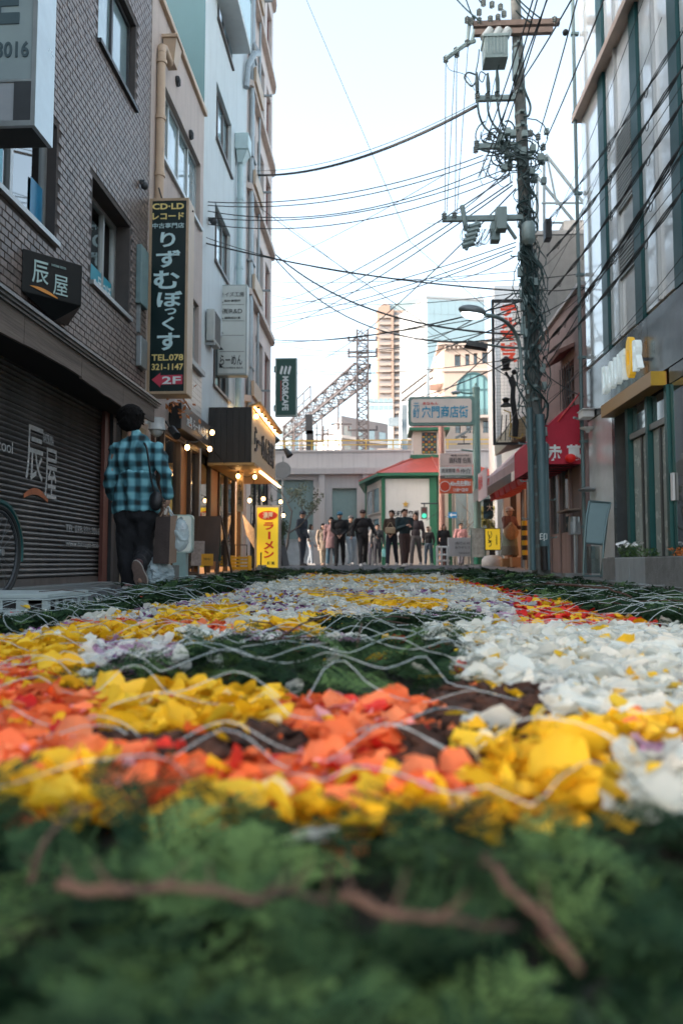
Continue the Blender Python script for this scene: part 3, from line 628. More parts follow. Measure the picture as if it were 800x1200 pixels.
# ------------------------------------------------------------------ white tenant sign
wsn = thing('tenant_sign', 'white narrow tenant sign with small triangles and brush lettering over the black shop box', 'sign', (-2.8, 14.2, 3.8))
SY2 = 14.2; e0 = PY(254, 440, SY2); e1 = PY(290, 333, SY2)
MB().box(e0.x, SY2, e0.z, e1.x, SY2+.22, e1.z).build('housing', mat('sign_side_grey', (.33, .38, .38), .4), wsn, bevel=.015)
MB().box(e0.x+.03, SY2-.006, e0.z+.04, e1.x-.03, SY2-.001, e1.z-.03).build('sign_face', mat('off_white_face', (.56, .6, .58), .4, var=.04), wsn)
face('キイズ工房', 258, 342, 286, 348, INK, SY2-.006, wsn); face('㈲R&D', 261, 361, 284, 368, INK, SY2-.006, wsn)
face('設計事務所', 263, 351, 282, 354, INK, SY2-.006, wsn); face('建築設計室', 263, 371, 282, 374, INK, SY2-.006, wsn)
face('らーめん', 258, 416, 284, 428, INK, SY2-.006, wsn, off=.01); face('RAMEN BAR', 262, 430, 285, 432, INK, SY2-.006, wsn)
tr = MB()
for y in (355, 374, 391, 410, 431):
    tr.prism([PY(257, y, SY2-.006), PY(262, y, SY2-.006), PY(257, y-6, SY2-.006)], (0, -.003, 0))
    if y < 420: tr.prism([PY(257, y+2.2, SY2-.006), PY(286, y+2.2, SY2-.006), PY(286, y+1.8, SY2-.006), PY(257, y+1.8, SY2-.006)], (0, -.003, 0))
tr.build('triangle_marks', INK, wsn)
br = MB()
for z_ in (5.1, 4.2): br.box(-3.0, SY2+.08, z_, e0.x, SY2+.12, z_+.04)
br.build('bracket', STEEL, wsn)
# ------------------------------------------------------------------ black overhanging ramen shop box with lights
bx = thing('shop_canopy_box', 'black boarded box jutting over the ramen shop, hung with warm lights', 'shop canopy', (-2.6, 14, 2))
BX0, BX1, BY0, BY1, BZ0, BZ1 = -2.99, -2.22, 13.1, 16.2, 2.02, 3.04
pl = None
n_ = 7; W_ = (BX1-BX0)/n_
for k in range(n_): MB().box(BX0+k*W_+.002, BY0, BZ0+.03, BX0+(k+1)*W_-.002, BY0+.02, BZ1+R.uniform(-.005, .005)).build('plank', mat('charred_black_board', (.018, .017, .016), .6, var=.5, scale=6, stretch=(3, 1, .4), bump=.3), bx)
MB().box(BX0, BY0+.021, BZ0+.04, BX1-.02, BY1, BZ1-.02).build('core', BLACKM, bx)
MB().box(BX0, BY0-.02, BZ0-.02, BX1+.06, BY1+.05, BZ0+.025).build('timber_tray', mat('yellow_timber', (.42, .24, .08), .5, var=.25, scale=4, stretch=(1, .2, 1)), bx)
face_m = mat('lit_pale_board', (.5, .4, .26), .5, var=.12)
MB().box(BX1-.018, BY0+.03, BZ0+.03, BX1+.006, BY1-.02, BZ1-.01).build('sign_board', face_m, bx)
txt('らーめん酒場', (BX1+.008, BY0+.25, BZ0+.25), UY, Z, 2.5, .5, INK, bx, ext=.02, off=.01)
sl = MB(); sl.box(BX1, BY0+.1, BZ1+.02, BX1+.05, BY1, BZ1+.05); sl.box(BX1+.062, BY0+.5, BZ0-.09, BX1+.10, BY1+.2, BZ0-.06); sl.box(-2.98, 14.9, 3.35, -2.93, 17.8, 3.39); sl.build('light_strip', WARM, bx)
hd = MB(); hd.add([(BX1-.05, BY0, BZ1+.0), (BX1+.16, BY0, BZ1+.06), (BX1+.16, BY1, BZ1+.06), (BX1-.05, BY1, BZ1+.0), (BX1-.05, BY0, BZ1+.03), (BX1+.16, BY0, BZ1+.1), (BX1+.16, BY1, BZ1+.1), (BX1-.05, BY1, BZ1+.03)], [(0,3,2,1),(4,5,6,7),(0,1,5,4),(1,2,6,5),(2,3,7,6),(3,0,4,7)])
hd.build('light_hood', mat('yellow_timber', (.42, .24, .08)), bx)
# string of bulbs: each bulb is a thing of its own, hung on one cable
bulbs = [(-2.72, 12.2, 2.43), (-2.78, 12.3, 2.17), (-2.6, 13.9, 2.02-.12), (-2.35, 14.3, 1.93), (-2.6, 15.2, 1.55), (-2.35, 15.4, 1.6), (-2.12, 16.4, 1.62), (-2.8, 10.9, 1.98), (-2.18, 13.4, 2.93), (-2.12, 16.9, 1.35)]
cb_ = MB(); bp_ = [Vector(b) for b in bulbs]; order = [7, 0, 1, 2, 3, 4, 5, 6]
for i in range(len(order)-1):
    a, b = bp_[order[i]]+Z*.09, bp_[order[i+1]]+Z*.09
    cb_.tube([a.lerp(b, t)-Z*.1*math.sin(math.pi*t) for t in [k/8 for k in range(9)]], .006, 5)
tag(cb_.build('light_cable', BLACKM, None), 'thin black cable of the bulb string under the black shop box', 'cable')
for i, b in enumerate(bulbs):
    g = thing('light_bulb', 'bare warm bulb hanging in the string at the ramen shop', 'light bulb', b, 'bulbs strung at the ramen shop')
    MB().ball(b, .036, 10, 8, (1, 1, 1.2)).build('glass', BULB, g, smooth=True)
    MB().cyl(Vector(b)+Z*.035, Vector(b)+Z*.09, .018, n=8).build('socket', BLACKM, g)
for k in range(7):
    y = 13.3+k*.42; p = (BX1+.085, y, BZ1-.02)
    g = thing('spot_lamp', 'small warm lamp in the row above the ramen sign board', 'lamp', p, 'lamps lighting the ramen sign board')
    MB().ball(p, .028, 8, 6).build('glass', BULB, g); MB().cyl(Vector(p)+Z*.02, Vector(p)+Z*.08, .02, n=8).build('socket', BLACKM, g)
for k, (x_, yy, z_) in enumerate([(-2.4, 16.9, 3.15), (-2.2, 17.8, 2.95)]):
    m_ = MB(); m_.box(x_-.5, yy, z_+.02, x_, yy+.05, z_+.06); m_.cyl((x_, yy, z_+.06), (x_+.12, yy-.05, z_-.12), .05, .09, n=10); tag(m_.build('floodlight', DARKM), ['dark floodlight on the pink wall just beyond the ramen sign board', 'second dark floodlight on the pink wall, nearer the green sign'][k], 'floodlight')
# hanging cloth / name board
nb = thing('name_board', 'vertical wooden name board hanging below the black shop box', 'sign', (-2.3, 14.0, 1.5))
a = PY(277, 612, 14.0); b = PY(284, 560, 14.0)
MB().box(a.x, 14.0, a.z+.2, b.x+.02, 14.03, b.z+.12).build('board', mat('pale_board', (.5, .36, .2), .6, var=.2), nb)
txt('らーめん酒場', (a.x+.03, 13.998, a.z+.3), UX, Z, .07, .75, INK, nb, vertical=True, ext=.003)
# poster on panel at 18 m, white angled flyer stand
fl = thing('leaning_banner', 'pale menu banner leaning beside the yellow ramen sign', 'banner', (-2.55, 16.0, 0))
a = PY(283, 597, 16.2); MB().add([(-2.95, 16.3, 1.35), (-2.62, 15.9, 1.0), (-2.60, 15.92, .55), (-2.86, 16.3, .9), (-2.95, 16.32, 1.35), (-2.62, 15.92, 1.0), (-2.60, 15.94, .55), (-2.86, 16.32, .9)], [(0,3,2,1),(4,5,6,7),(0,1,5,4),(1,2,6,5),(2,3,7,6),(3,0,4,7)]).build('cloth', mat('menu_paper', (.5, .48, .45), .7, var=.35, scale=12), fl)
MB().tube([(-2.6, 15.9, gz(16)), (-2.6, 15.9, 1.1)], .012).build('pole', STEEL, fl)
# ------------------------------------------------------------------ yellow ramen sign
rs = thing('lit_ramen_sign', 'bright yellow lit box sign with red ramen lettering standing on the pavement', 'sign', (-2.4, 16.3, gz(16)))
RY = 16.3; e0 = PY(299, 671, RY); e1 = PY(328, 592, RY); g0 = gz(RY)+.03
MB().box(e0.x, RY, e0.z, e1.x, RY+.28, e1.z).build('housing', STEEL, rs, bevel=.01)
YEL = mat('lit_yellow_face', (.85, .62, .03), .4, var=.02, emit=(1, .72, .05), es=.75)
MB().box(e0.x+.035, RY-.006, e0.z+.05, e1.x-.035, RY-.001, e1.z-.05).build('sign_face', YEL, rs)
RED2 = mat('lit_red_lettering', (.6, .04, .02), .5, emit=(1, .08, .03), es=.25)
c = PY(314, 604, RY); ov = MB(); ov.prism([(c.x+.21*math.cos(t), RY-.007, c.z+.10*math.sin(t)) for t in [k*math.pi/12 for k in range(24)]], (0, -.004, 0)); ov.build('red_oval', RED2, rs)
face('濃厚', 308, 600, 320, 608, mat('cream_print', (.8, .75, .6), .5), RY-.012, rs, off=.02)
for ch, y0, y1 in (('ラ', 612, 621), ('メ', 634, 644), ('ン', 645, 654)): face(ch, 309, y0, 321, y1, RED2, RY-.006, rs, off=.04)
a = PY(314, 632, RY-.01); b = PY(317, 623, RY-.01); MB().box(a.x, RY-.01, a.z, b.x, RY-.007, b.z).build('long_mark', RED2, rs)
face('麺 蔵', 313, 658, 322, 662, INK, RY-.006, rs, off=.02)
MB().box(e0.x-.05, RY-.02, g0-.02, e1.x+.05, RY+.35, g0+.05).build('base', DARKM, rs, bevel=.01)
MB().box(e0.x+.04, RY+.05, g0+.05, e1.x-.04, RY+.2, e0.z+.001).build('foot', STEEL, rs)
# yellow crate cart, grey plate in front
yc = thing('yellow_crate', 'yellow plastic crate with an upright handle left of the yellow ramen sign', 'crate', (-2.8, 15.2, gz(15)))
a = PY(270, 669, 15.2); b = PY(291, 651, 15.2)
m_ = MB(); zc0 = gz(15)+.04; zc1 = b.z
for k in range(4): m_.box(a.x, 15.2, zc0+.04+k*(zc1-zc0-.04)/4, b.x, 15.22, zc0+.04+(k+.62)*(zc1-zc0-.04)/4)
for xx in (a.x, (a.x+b.x)/2-.01, b.x-.02): m_.box(xx, 15.199, zc0, xx+.02, 15.219, zc1)
m_.box(a.x+.02, 15.22, zc0+.02, b.x-.02, 15.55, zc0+.05); m_.box(a.x, 15.22, zc0, a.x+.02, 15.6, zc1); m_.box(b.x-.02, 15.22, zc0, b.x, 15.6, zc1)
m_.build('crate', mat('yellow_plastic', (.75, .42, .02), .4, var=.1), yc)
MB().tube([(a.x+.05, 15.4, zc1), (a.x+.05, 15.4, zc1+.22), (a.x+.3, 15.4, zc1+.22), (a.x+.3, 15.4, zc1)], .012).build('handle', BLACKM, yc)
gp_ = thing('dustpan', 'grey dustpan with an upright handle in front of the yellow sign', 'dustpan', (-2.5, 14.9, gz(15)))
a = PY(299, 672, 14.9); b = PY(312, 662, 14.9); MB().prism([(a.x, 14.9, gz(15)+.03), (b.x, 14.9, gz(15)+.03), (b.x-.02, 14.93, b.z), (a.x+.05, 14.93, b.z)], (0, .12, 0)).build('pan', mat('grey_plastic', (.18, .2, .2), .5), gp_)
MB().cyl((a.x+.1, 14.98, b.z), (a.x+.1, 15.0, b.z+.25), .014, n=8).build('handle', BLACKM, gp_)
# ------------------------------------------------------------------ chalk A-board
ab = thing('menu_a_board', 'dark wooden A-board with a paper menu and yellow card clipped low', 'a-board', (-2.7, 12.1, gz(12)))
AY = 12.0; a = PY(224, 678, AY); b = PY(264, 604, AY-.0); gA = gz(12)+.03
DKW = mat('dark_board_wood', (.05, .03, .022), .45, var=.35, scale=5, stretch=(1, 1, .3))
xl, xr = a.x, PY(262, 604, AY).x
def panel(nm, y0, y1, sgn, m):   # leaning panel from the foot (y0) to the top (y1)
    h0, h1 = gA+.02, b.z
    mb = MB(); xt0, xt1 = PY(231, 604, AY).x, PY(256, 604, AY).x
    mb.add([(xl, y0, h0+.2), (xr-.12, y0, h0+.2), (xt1, y1, h1), (xt0, y1, h1), (xl, y0+.02*sgn, h0+.2), (xr-.12, y0+.02*sgn, h0+.2), (xt1, y1+.02*sgn, h1), (xt0, y1+.02*sgn, h1)], [(0,3,2,1),(4,5,6,7),(0,1,5,4),(1,2,6,5),(2,3,7,6),(3,0,4,7)])
    return mb.build(nm, m, ab)
panel('front_board', AY-.02, AY+.16, 1, DKW); panel('rear_board', AY+.42, AY+.20, -1, mat('green_chalk_board', (.04, .09, .08), .6))
lg = [((xl+.02, AY-.05, gA), (PY(231, 604, AY).x, AY+.17, b.z)), ((xr-.1, AY-.05, gA), (PY(256, 604, AY).x, AY+.17, b.z)), ((xl+.12, AY+.5, gA), (PY(232, 604, AY).x, AY+.19, b.z)), ((xr+.05, AY+.5, gA), (PY(256, 604, AY).x, AY+.19, b.z))]
for p0, p1 in lg: MB().tube([p0, p1], .022, 4).build('leg', DKW, ab)
pA = PY(224, 663, AY-.03); pB = PY(240, 634, AY-.03)
MB().box(pA.x, AY-.032, pA.z, pB.x, AY-.026, pB.z).build('paper_menu', mat('grey_menu_paper', (.33, .3, .3), .7, var=.4, scale=20), ab)
pA = PY(236, 663, AY-.04); pB = PY(250, 649, AY-.04)
MB().box(pA.x, AY-.042, pA.z, pB.x, AY-.036, pB.z).build('yellow_card', mat('yellow_card', (.65, .33, .03), .5, var=.15), ab)
txt('MENU', (pA.x+.04, AY-.043, pA.z+.09), UX, Z, .11, .035, INK, ab, ext=.002)
# ------------------------------------------------------------------ white standing sign with red character
st = thing('white_standing_sign', 'white rounded standing sign with a red character behind the brown paper bag', 'sign', (-2.6, 10.2, gz(10)))
TY = 10.2; a = PY(200, 648, TY); b = PY(226, 603, TY); gT = gz(10)+.03
rr = .05; pts = []
for cx, cz_, t0 in ((b.x-rr, b.z-rr, 0), (a.x+rr, b.z-rr, 90), (a.x+rr, a.z+rr, 180), (b.x-rr, a.z+rr, 270)):
    for k in range(6): t = rad(t0+k*18); pts.append((cx+rr*math.cos(t), TY, cz_+rr*math.sin(t)))
MB().prism(pts, (0, .1, 0)).build('frame', mat('pale_green_frame', (.45, .58, .55), .4), st)
cx_, cz_ = (a.x+b.x)/2, (a.z+b.z)/2
MB().prism([(cx_+(p[0]-cx_)*.88, TY-.001, cz_+(p[2]-cz_)*.93) for p in pts], (0, -.004, 0)).build('sign_face', mat('white_lit_face', (.75, .8, .76), .4, var=.03, emit=(.8, 1, .95), es=.15), st)
face('話', 212, 614, 220, 623, REDP, TY-.005, st, off=.03); face('空き', 210, 628, 221, 632, INK, TY-.005, st)
MB().box(a.x+.03, TY+.0, gT, b.x-.09, TY+.16, a.z).build('foot', mat('pale_teal_plastic', (.28, .42, .42), .5), st, bevel=.01)
MB().box(a.x-.02, TY-.1, gT-.02, b.x+.0, TY+.26, gT+.03).build('base', mat('pale_teal_plastic', (.28, .42, .42), .5), st, bevel=.01)
# ------------------------------------------------------------------ green cafe sign
ms = thing('cafe_sign', 'dark green vertical MOS&CAFE sign on the corner of the pink building', 'sign', (-2.7, 21.6, 4.5))
MY = 21.6; e0 = PY(322, 488, MY); e1 = PY(348, 419, MY)
MB().box(e0.x, MY, e0.z, e1.x, MY+.16, e1.z).build('housing', mat('sign_rim_grey', (.33, .4, .38), .4), ms, bevel=.02)
MB().box(e0.x+.04, MY-.006, e0.z+.04, e1.x-.04, MY-.001, e1.z-.04).build('sign_face', mat('deep_green_face', (.015, .075, .06), .4, var=.08), ms)
lg = MB()
for (x0, x1) in ((326, 333), (333, 340)):
    for k in range(2):
        pa = PY(x0+k*3.0, 439, MY-.006); pb = PY(x0+k*3.0+3, 430, MY-.006)
    A_ = lambda x, y: PY(x, y, MY-.006)
for k in range(3):
    x = 327.5+k*4.6; lg.prism([A_(x, 437.5), A_(x+2.2, 439.2), A_(x+4.6, 430), A_(x+2.6, 428.2)], (0, -.003, 0))
lg.build('m_mark', LETW, ms)
pa = PY(330, 441, MY-.006); pb = PY(340, 481, MY-.006)
txt('MOS&CAFE', (pa.x+.02, MY-.007, pa.z), Vector((0, 0, -1)), UX, pa.z-pb.z, (pb.x-pa.x)*.72, LETW, ms, off=.03, n=(0, -1, 0))
MB().box(PY(329, 450, MY).x, MY-.009, PY(329, 470, MY).z, PY(329.6, 450, MY).x, MY-.006, PY(329, 446, MY).z).build('red_line', REDP, ms)
br = MB()
for y in (432, 478): p = PY(314, y, MY); br.box(-3.02, MY+.05, p.z-.09, e0.x, MY+.11, p.z+.09)
br.build('bracket', mat('dark_green_bracket', (.02, .06, .055), .5), ms)
# small trees & round mirror sign at the far left corner
rn = thing('round_sign', 'round grey road sign seen from behind beside the bare tree', 'road sign', (-2.9, 23.5, gz(24)))
c = PY(331, 551, 23.5); MB().cyl((c.x, 23.5, c.z), (c.x, 23.53, c.z), .27, n=24).build('disc', mat('grey_sign_back', (.25, .27, .28), .5, .3), rn)
MB().cyl((c.x, 23.56, gz(24)), (c.x, 23.56, c.z+.45), .03, n=8).build('pole', STEEL, rn)
# things in front of the far left shop: folded boards
for k in range(3):
    x = PX(333+k*4, 655, -2.3).x-.1*k; m_ = MB(); y_ = 20.5-k*.5
    m_.add([(x-.45, y_, .2), (x-.1, y_, .2), (x-.3, y_+.1, 1.15), (x-.5, y_+.1, 1.15), (x-.45, y_+.03, .2), (x-.1, y_+.03, .2), (x-.3, y_+.13, 1.15), (x-.5, y_+.13, 1.15)], [(0,3,2,1),(4,5,6,7),(0,1,5,4),(1,2,6,5),(2,3,7,6),(3,0,4,7)])
    tag(m_.build('folded_board', [mat('grey_board', (.15, .16, .17), .5), DARKM, STEEL][k]), ['mid grey board leaning beyond the yellow ramen sign', 'dark board leaning between two others beyond the yellow ramen sign', 'bright steel frame leaning nearest the yellow ramen sign'][k], 'board')
# ------------------------------------------------------------------ bicycle at the left edge (rear wheel in view)
bk = thing('bicycle', 'black bicycle parked against the shutter, only its wheel in view', 'bicycle', (-2.72, 5.4, gz(6)))
wcx = PX(-4, 652, -2.7); cy, czz, wr = wcx.y, gz(5.5)+.335, .33
wh = MB(); n_ = 40
wh.tube([(-2.7, cy+wr*math.cos(2*math.pi*k/n_), czz+wr*math.sin(2*math.pi*k/n_)) for k in range(n_+1)], .02, 8); whl = wh.build('wheel', mat('tyre_rubber', (.02, .022, .022), .7), bk, smooth=True)
rm_ = MB(); rm_.tube([(-2.7, cy+(wr-.03)*math.cos(2*math.pi*k/n_), czz+(wr-.03)*math.sin(2*math.pi*k/n_)) for k in range(n_+1)], .012, 6); rm_.build('rim', DARKM, whl)
sp = MB()
for k in range(24):
    t = 2*math.pi*k/24; sp.tube([(-2.7+.02*(-1)**k, cy, czz), (-2.7, cy+(wr-.03)*math.cos(t), czz+(wr-.03)*math.sin(t))], .0014, 4)
sp.cyl((-2.75, cy, czz), (-2.65, cy, czz), .025, n=10); sp.build('spokes', STEEL, whl)
c2 = cy-1.05
fr = MB(); fr.tube([(-2.7, cy, czz), (-2.7, cy-.45, czz-.03), (-2.7, cy-.62, czz+.5)], .014); fr.tube([(-2.7, cy, czz), (-2.7, cy-.5, czz+.36)], .012); fr.tube([(-2.7, cy-.45, czz-.03), (-2.7, c2+.18, czz+.42)], .018); fr.tube([(-2.7, c2, czz), (-2.7, c2+.2, czz+.6)], .016)
fr.tube([(-2.7, cy-.55, czz+.3), (-2.7, c2+.2, czz+.46)], .016); fr.build('frame', TEALM, bk)
w2_ = MB(); w2_.tube([(-2.7, c2+wr*math.cos(2*math.pi*k/n_), czz+wr*math.sin(2*math.pi*k/n_)) for k in range(n_+1)], .02, 8); w2_.build('wheel', MATS['tyre_rubber'], bk)
fd = MB(); fd.tube([(-2.7, cy+(wr+.035)*math.cos(t), czz+(wr+.035)*math.sin(t)) for t in [rad(-10+k*12) for k in range(15)]], .024, 6); fd.build('mudguard', TEALM, bk, smooth=True)
MB().ball((-2.7, cy-.64, czz+.54), .09, 10, 6, (.7, 1.3, .4)).build('saddle', BLACKM, bk)
MB().tube([(-2.95, c2+.1, czz+.66), (-2.8, c2+.2, czz+.68), (-2.6, c2+.2, czz+.68), (-2.45, c2+.1, czz+.66)], .012).build('handlebar', STEEL, bk)
# ------------------------------------------------------------------ grey plastic crate upside down at lower left
gc = thing('grey_crate', 'pale grey plastic tray with slots, upside down by the left edge of the carpet', 'crate', (-2.0, 3.9, 0))
CG = mat('pale_grey_plastic', (.34, .39, .385), .5, var=.12, scale=5)
cx0, cx1, cy0, cy1, cz0, cz1 = -2.75, -1.6, 3.6, 4.12, .012, .12
m_ = MB(); m_.box(cx0, cy0, cz1-.02, cx1, cy1, cz1)
m_.box(cx0-.012, cy0-.012, cz1-.03, cx1+.012, cy1+.012, cz1-.022)
for (ax, x0, x1, yy) in (('f', cx0, cx1, cy0), ('b', cx0, cx1, cy1-.012)):
    m_.box(x0, yy, cz0, x1, yy+.012, cz0+.03)
    nn_ = 9; 
    for k in range(nn_+1):
        xa = x0+(x1-x0)*k/nn_; hw = .05 if k < 6 else .03; m_.box(xa-hw if k else xa, yy+.001, cz0+.03, min(xa+hw, x1), yy+.011, cz1-.03)
m_.box(cx1-.012, cy0+.012, cz0, cx1-.0005, cy1-.012, cz0+.02)
for k in range(6): m_.box(cx1-.011, cy0+.012+k*.093, cz0+.02, cx1-.001, cy0+.04+k*.093, cz1-.03)
m_.build('tray', CG, gc, bevel=.003)
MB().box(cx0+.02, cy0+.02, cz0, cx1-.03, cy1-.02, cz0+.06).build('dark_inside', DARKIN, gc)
# pair of grey kerb blocks under the shutter step
kbk = MB().box(-2.9, 4.6, 0.008, -2.5, 7.0, .05); tag(kbk.build('kerb_block', CONCD, None, bevel=.01), 'long grey kerb block beneath the shutter behind the grey tray', 'kerb')
# ================================================================== RIGHT SIDE : glass fronted coffee shop building
XR = 3.2
cof = thing('coffee_shop_building', 'glossy grey and glass building with teal mullions and DOUTOR lettering at right', 'building', (XR, 9, 0))
NX = Vector((-1, 0, 0))
CLAD = mat('glossy_pale_cladding', (.66, .71, .73), .12, .25, var=.06, scale=.8, spec=.8, coat=.6)
CLADD = mat('glossy_dark_cladding', (.085, .10, .108), .2, .1, var=.15, spec=.7, bump=.08, bscale=3)
SKYGL = mat('sky_toned_glass', (.68, .74, .77), .16, .1, var=.28, scale=.9, spec=1, coat=.5, bump=.12, bscale=2.5)  # pale base colour stands in for the sky mirrored in the glass
LOUV = mat('grey_louvre', (.3, .32, .32), .4, .3)
YA, YB = 11.5, 3.0     # far and near ends
def rx(a, b, z0, z1, x0=XR, x1=XR+.02): return MB().box(x0, a, z0, x1, b, z1)
MB().box(XR+.06, YB, 3.2, XR+7, YA, 15).build('core', CLAD, cof)
MB().box(XR+.9, YB, -.1, XR+7, YA-.05, 3.19).build('core', DARKIN, cof)
strips = [(10.58, 10.33), (9.24, 9.0), (8.03, 7.8), (6.85, 6.6)]
# upper bays : pale panels / dark teal mullions / glazing, each panel its own piece
MULL = mat('teal_mullion', (.005, .055, .06), .35, .2, var=.08, spec=.4)
z_lv = [3.25, 5.2, 7.2]
def glaze(a, b, z0, z1, m, nm='glass_panel', x=XR+.03): return rx(b+.012, a-.012, z0+.012, z1-.012, x, x+.02).build(nm, m, cof)
for zi, (z0, z1) in enumerate(((3.25, 4.55), (4.55, 5.9), (5.9, 7.2), (7.42, 8.8), (8.8, 10.2), (10.2, 11.6))):
    up = zi >= 3
    rx(10.58, YA, z0+.008, z1-.008, XR+.012, XR+.05).build('cladding_panel', CLAD, cof)
    glaze(10.33, 9.85, z0, z1, SKYGL); glaze(9.85, 9.24, z0, z1, CLAD if zi % 2 else SKYGL)
    glaze(9.0, 8.5, z0, z1, SKYGL); glaze(8.5, 8.03, z0, z1, SKYGL); glaze(7.8, 6.85, z0, z1, SKYGL); glaze(6.6, 5, z0, z1, SKYGL)
for (a, b) in strips: rx(b, a, 3.2, 15, XR-.012, XR+.055).build('mullion', MULL, cof)
for (a, z0, z1) in ((9.85, 3.25, 15), (8.5, 3.25, 15)): rx(a-.02, a+.02, z0, z1, XR-.01, XR+.045).build('fin', ALU, cof)
for (a, b, z0, z1) in ((9.3, 9.83, 4.9, 5.9), (9.3, 9.83, 4.0, 4.5)):
    lv = MB(); k = z0
    while k < z1: lv.box(XR+.0, a, k, XR+.028, b, k+.025); k += .05
    lv.build('louvre', LOUV, cof)
rx(YB, YA+.08, 7.2, 7.3, XR-.12, XR+.05).build('cornice', mat('beige_cornice', (.45, .36, .3), .5), cof)
rx(YB, YA+.04, 7.301, 7.40, XR-.05, XR+.05).build('cornice_upper', CLAD, cof)
# signage band
for (a, b) in ((YA, 10.3), (10.3, 8.9), (8.9, 7.4), (7.4, 5)): rx(b+.006, a-.006, 2.42, 3.19, XR+.0, XR+.03).build('sign_band_panel', CLADD, cof)
ltr = MB()
L3 = mat('halo_white_letters', (.8, .88, .9), .3, emit=(.75, .95, 1.0), es=.5); LY3 = mat('amber_letter', (.85, .5, .02), .3, emit=(1, .6, .05), es=.5)
ys = np.linspace(10.25, 8.78, 7)
for i, ch in enumerate('DOUTOR'):
    y0, y1 = ys[i], ys[i+1]+.05; big = (i == 4)
    za, zb2 = (2.52, 3.03) if big else (2.56, 2.93)
    txt(ch, (XR-.07, y0, za), -UY, Z, y0-y1, zb2-za, LY3 if big else L3, cof, ext=.07, off=.03 if not big else .09, n=NX)
lb = MB()
for i in range(6): lb.box(XR-.068, ys[i]-.12, 2.66, XR-.0, ys[i]-.1, 2.7)
lb.build('letter_mount', DARKM, cof)
MB().box(XR-.16, 8.4, 2.24, XR+.02, 10.26, 2.405).build('timber_ledge', mat('honey_ledge', (.45, .27, .10), .4, var=.12, scale=3, stretch=(1, .2, 1)), cof, bevel=.004)
MB().box(XR-.158, 8.385, 2.243, XR+.0, 8.399, 2.402).build('ledge_end', mat('mustard_end', (.5, .33, .04), .4), cof)
# ground floor: dark doorway, teal posts, glazed doors
MB().box(XR+.25, 9.72, -.05, XR+.4, 10.3, 2.24).build('dark_recess', DARKIN, cof)
MB().box(XR+.0, 10.2, -.05, XR+.3, 10.32, 2.42).build('jamb', CLADD, cof)
rx(10.32, YA-.01, -.05, 2.41, XR+.01, XR+.05).build('glossy_side_panel', SKYGL, cof)
for (a, b) in ((9.62, 9.72), (8.93, 9.0), (8.33, 8.4)): rx(a, b, -.05, 2.24, XR-.02, XR+.12).build('post', TEALM, cof)
rx(8.4, 9.62, 1.83, 1.9, XR-.0, XR+.1).build('transom', mat('grey_transom', (.2, .22, .22), .4, .5), cof)
for (a, b) in ((9.02, 9.6), (8.42, 8.91)):
    rx(a, b, .3, 1.82, XR+.04, XR+.06).build('door_pane', mat('frosted_door', (.35, .4, .38), .25, var=.08), cof)
    rx(a, b, 1.92, 2.22, XR+.04, XR+.06).build('fanlight', GLASSD, cof)
    rx(a+.22, a+.27, .3, 1.82, XR+.02, XR+.038).build('door_stile', mat('dark_stile', (.04, .05, .05), .4), cof)
rx(5, 8.32, .25, 3.18, XR+.02, XR+.04).build('shop_window', SKYGL, cof) if False else None
rx(5, 8.31, .02, 2.23, XR+.02, XR+.04).build('shop_window', CLEAR, cof)
rx(5, 8.31, 2.24, 2.41, XR+.01, XR+.05).build('window_header', CLADD, cof)
itr = MB(); itr.box(XR+.5, 5, .0, XR+.85, 8.3, 1.2); itr.build('counter', mat('dark_counter', (.05, .05, .05), .5), cof)
itr = MB(); itr.box(XR+.2, 7.6, 1.25, XR+.24, 8.0, 1.3); itr.box(XR+.4, 5.3, 2.15, XR+.45, 8.2, 2.2); itr.build('inside_lamp', WARM, cof)
plq = MB().box(XR-.01, 8.25, .95, XR+.015, 8.31, 1.25).build('door_plate', WHITEP, cof)
# planters with white flowers
PLN = mat('grey_stone_planter', (.20, .215, .215), .75, var=.3, scale=9, bump=.4, bscale=70, streak=.3)
PLP = mat('pale_planter', (.32, .37, .39), .7, var=.12, scale=8, streak=.4)
LEAF = mat('garden_leaf', (.05, .11, .03), .5, var=.4, scale=20)
def planter(y0, y1, x0, label, mats):
    t = thing('stone_planter', label, 'planter', ((x0+3.12)/2, (y0+y1)/2, gz(9)))
    n_ = len(mats); h = .335
    for k, m in enumerate(mats):
        a, b = y0+(y1-y0)*k/n_, y0+(y1-y0)*(k+1)/n_
        MB().box(x0, a+.003, gz(9)+.012, 3.12, b-.003, h).build('planter_block', m, t, bevel=.008)
    MB().box(x0+.05, y0+.05, h-.03, 3.08, y1-.05, h+.006).build('soil', mat('soil', (.05, .035, .025), .9, var=.4), t)
    return t
planter(8.15, 9.68, 2.84, 'long grey stone planter with white flowers at its far end before the coffee shop', [PLP, PLP, PLN])
planter(6.3, 8.05, 2.80, 'rough grey stone planter nearest the right edge, before the shop window', [PLN])
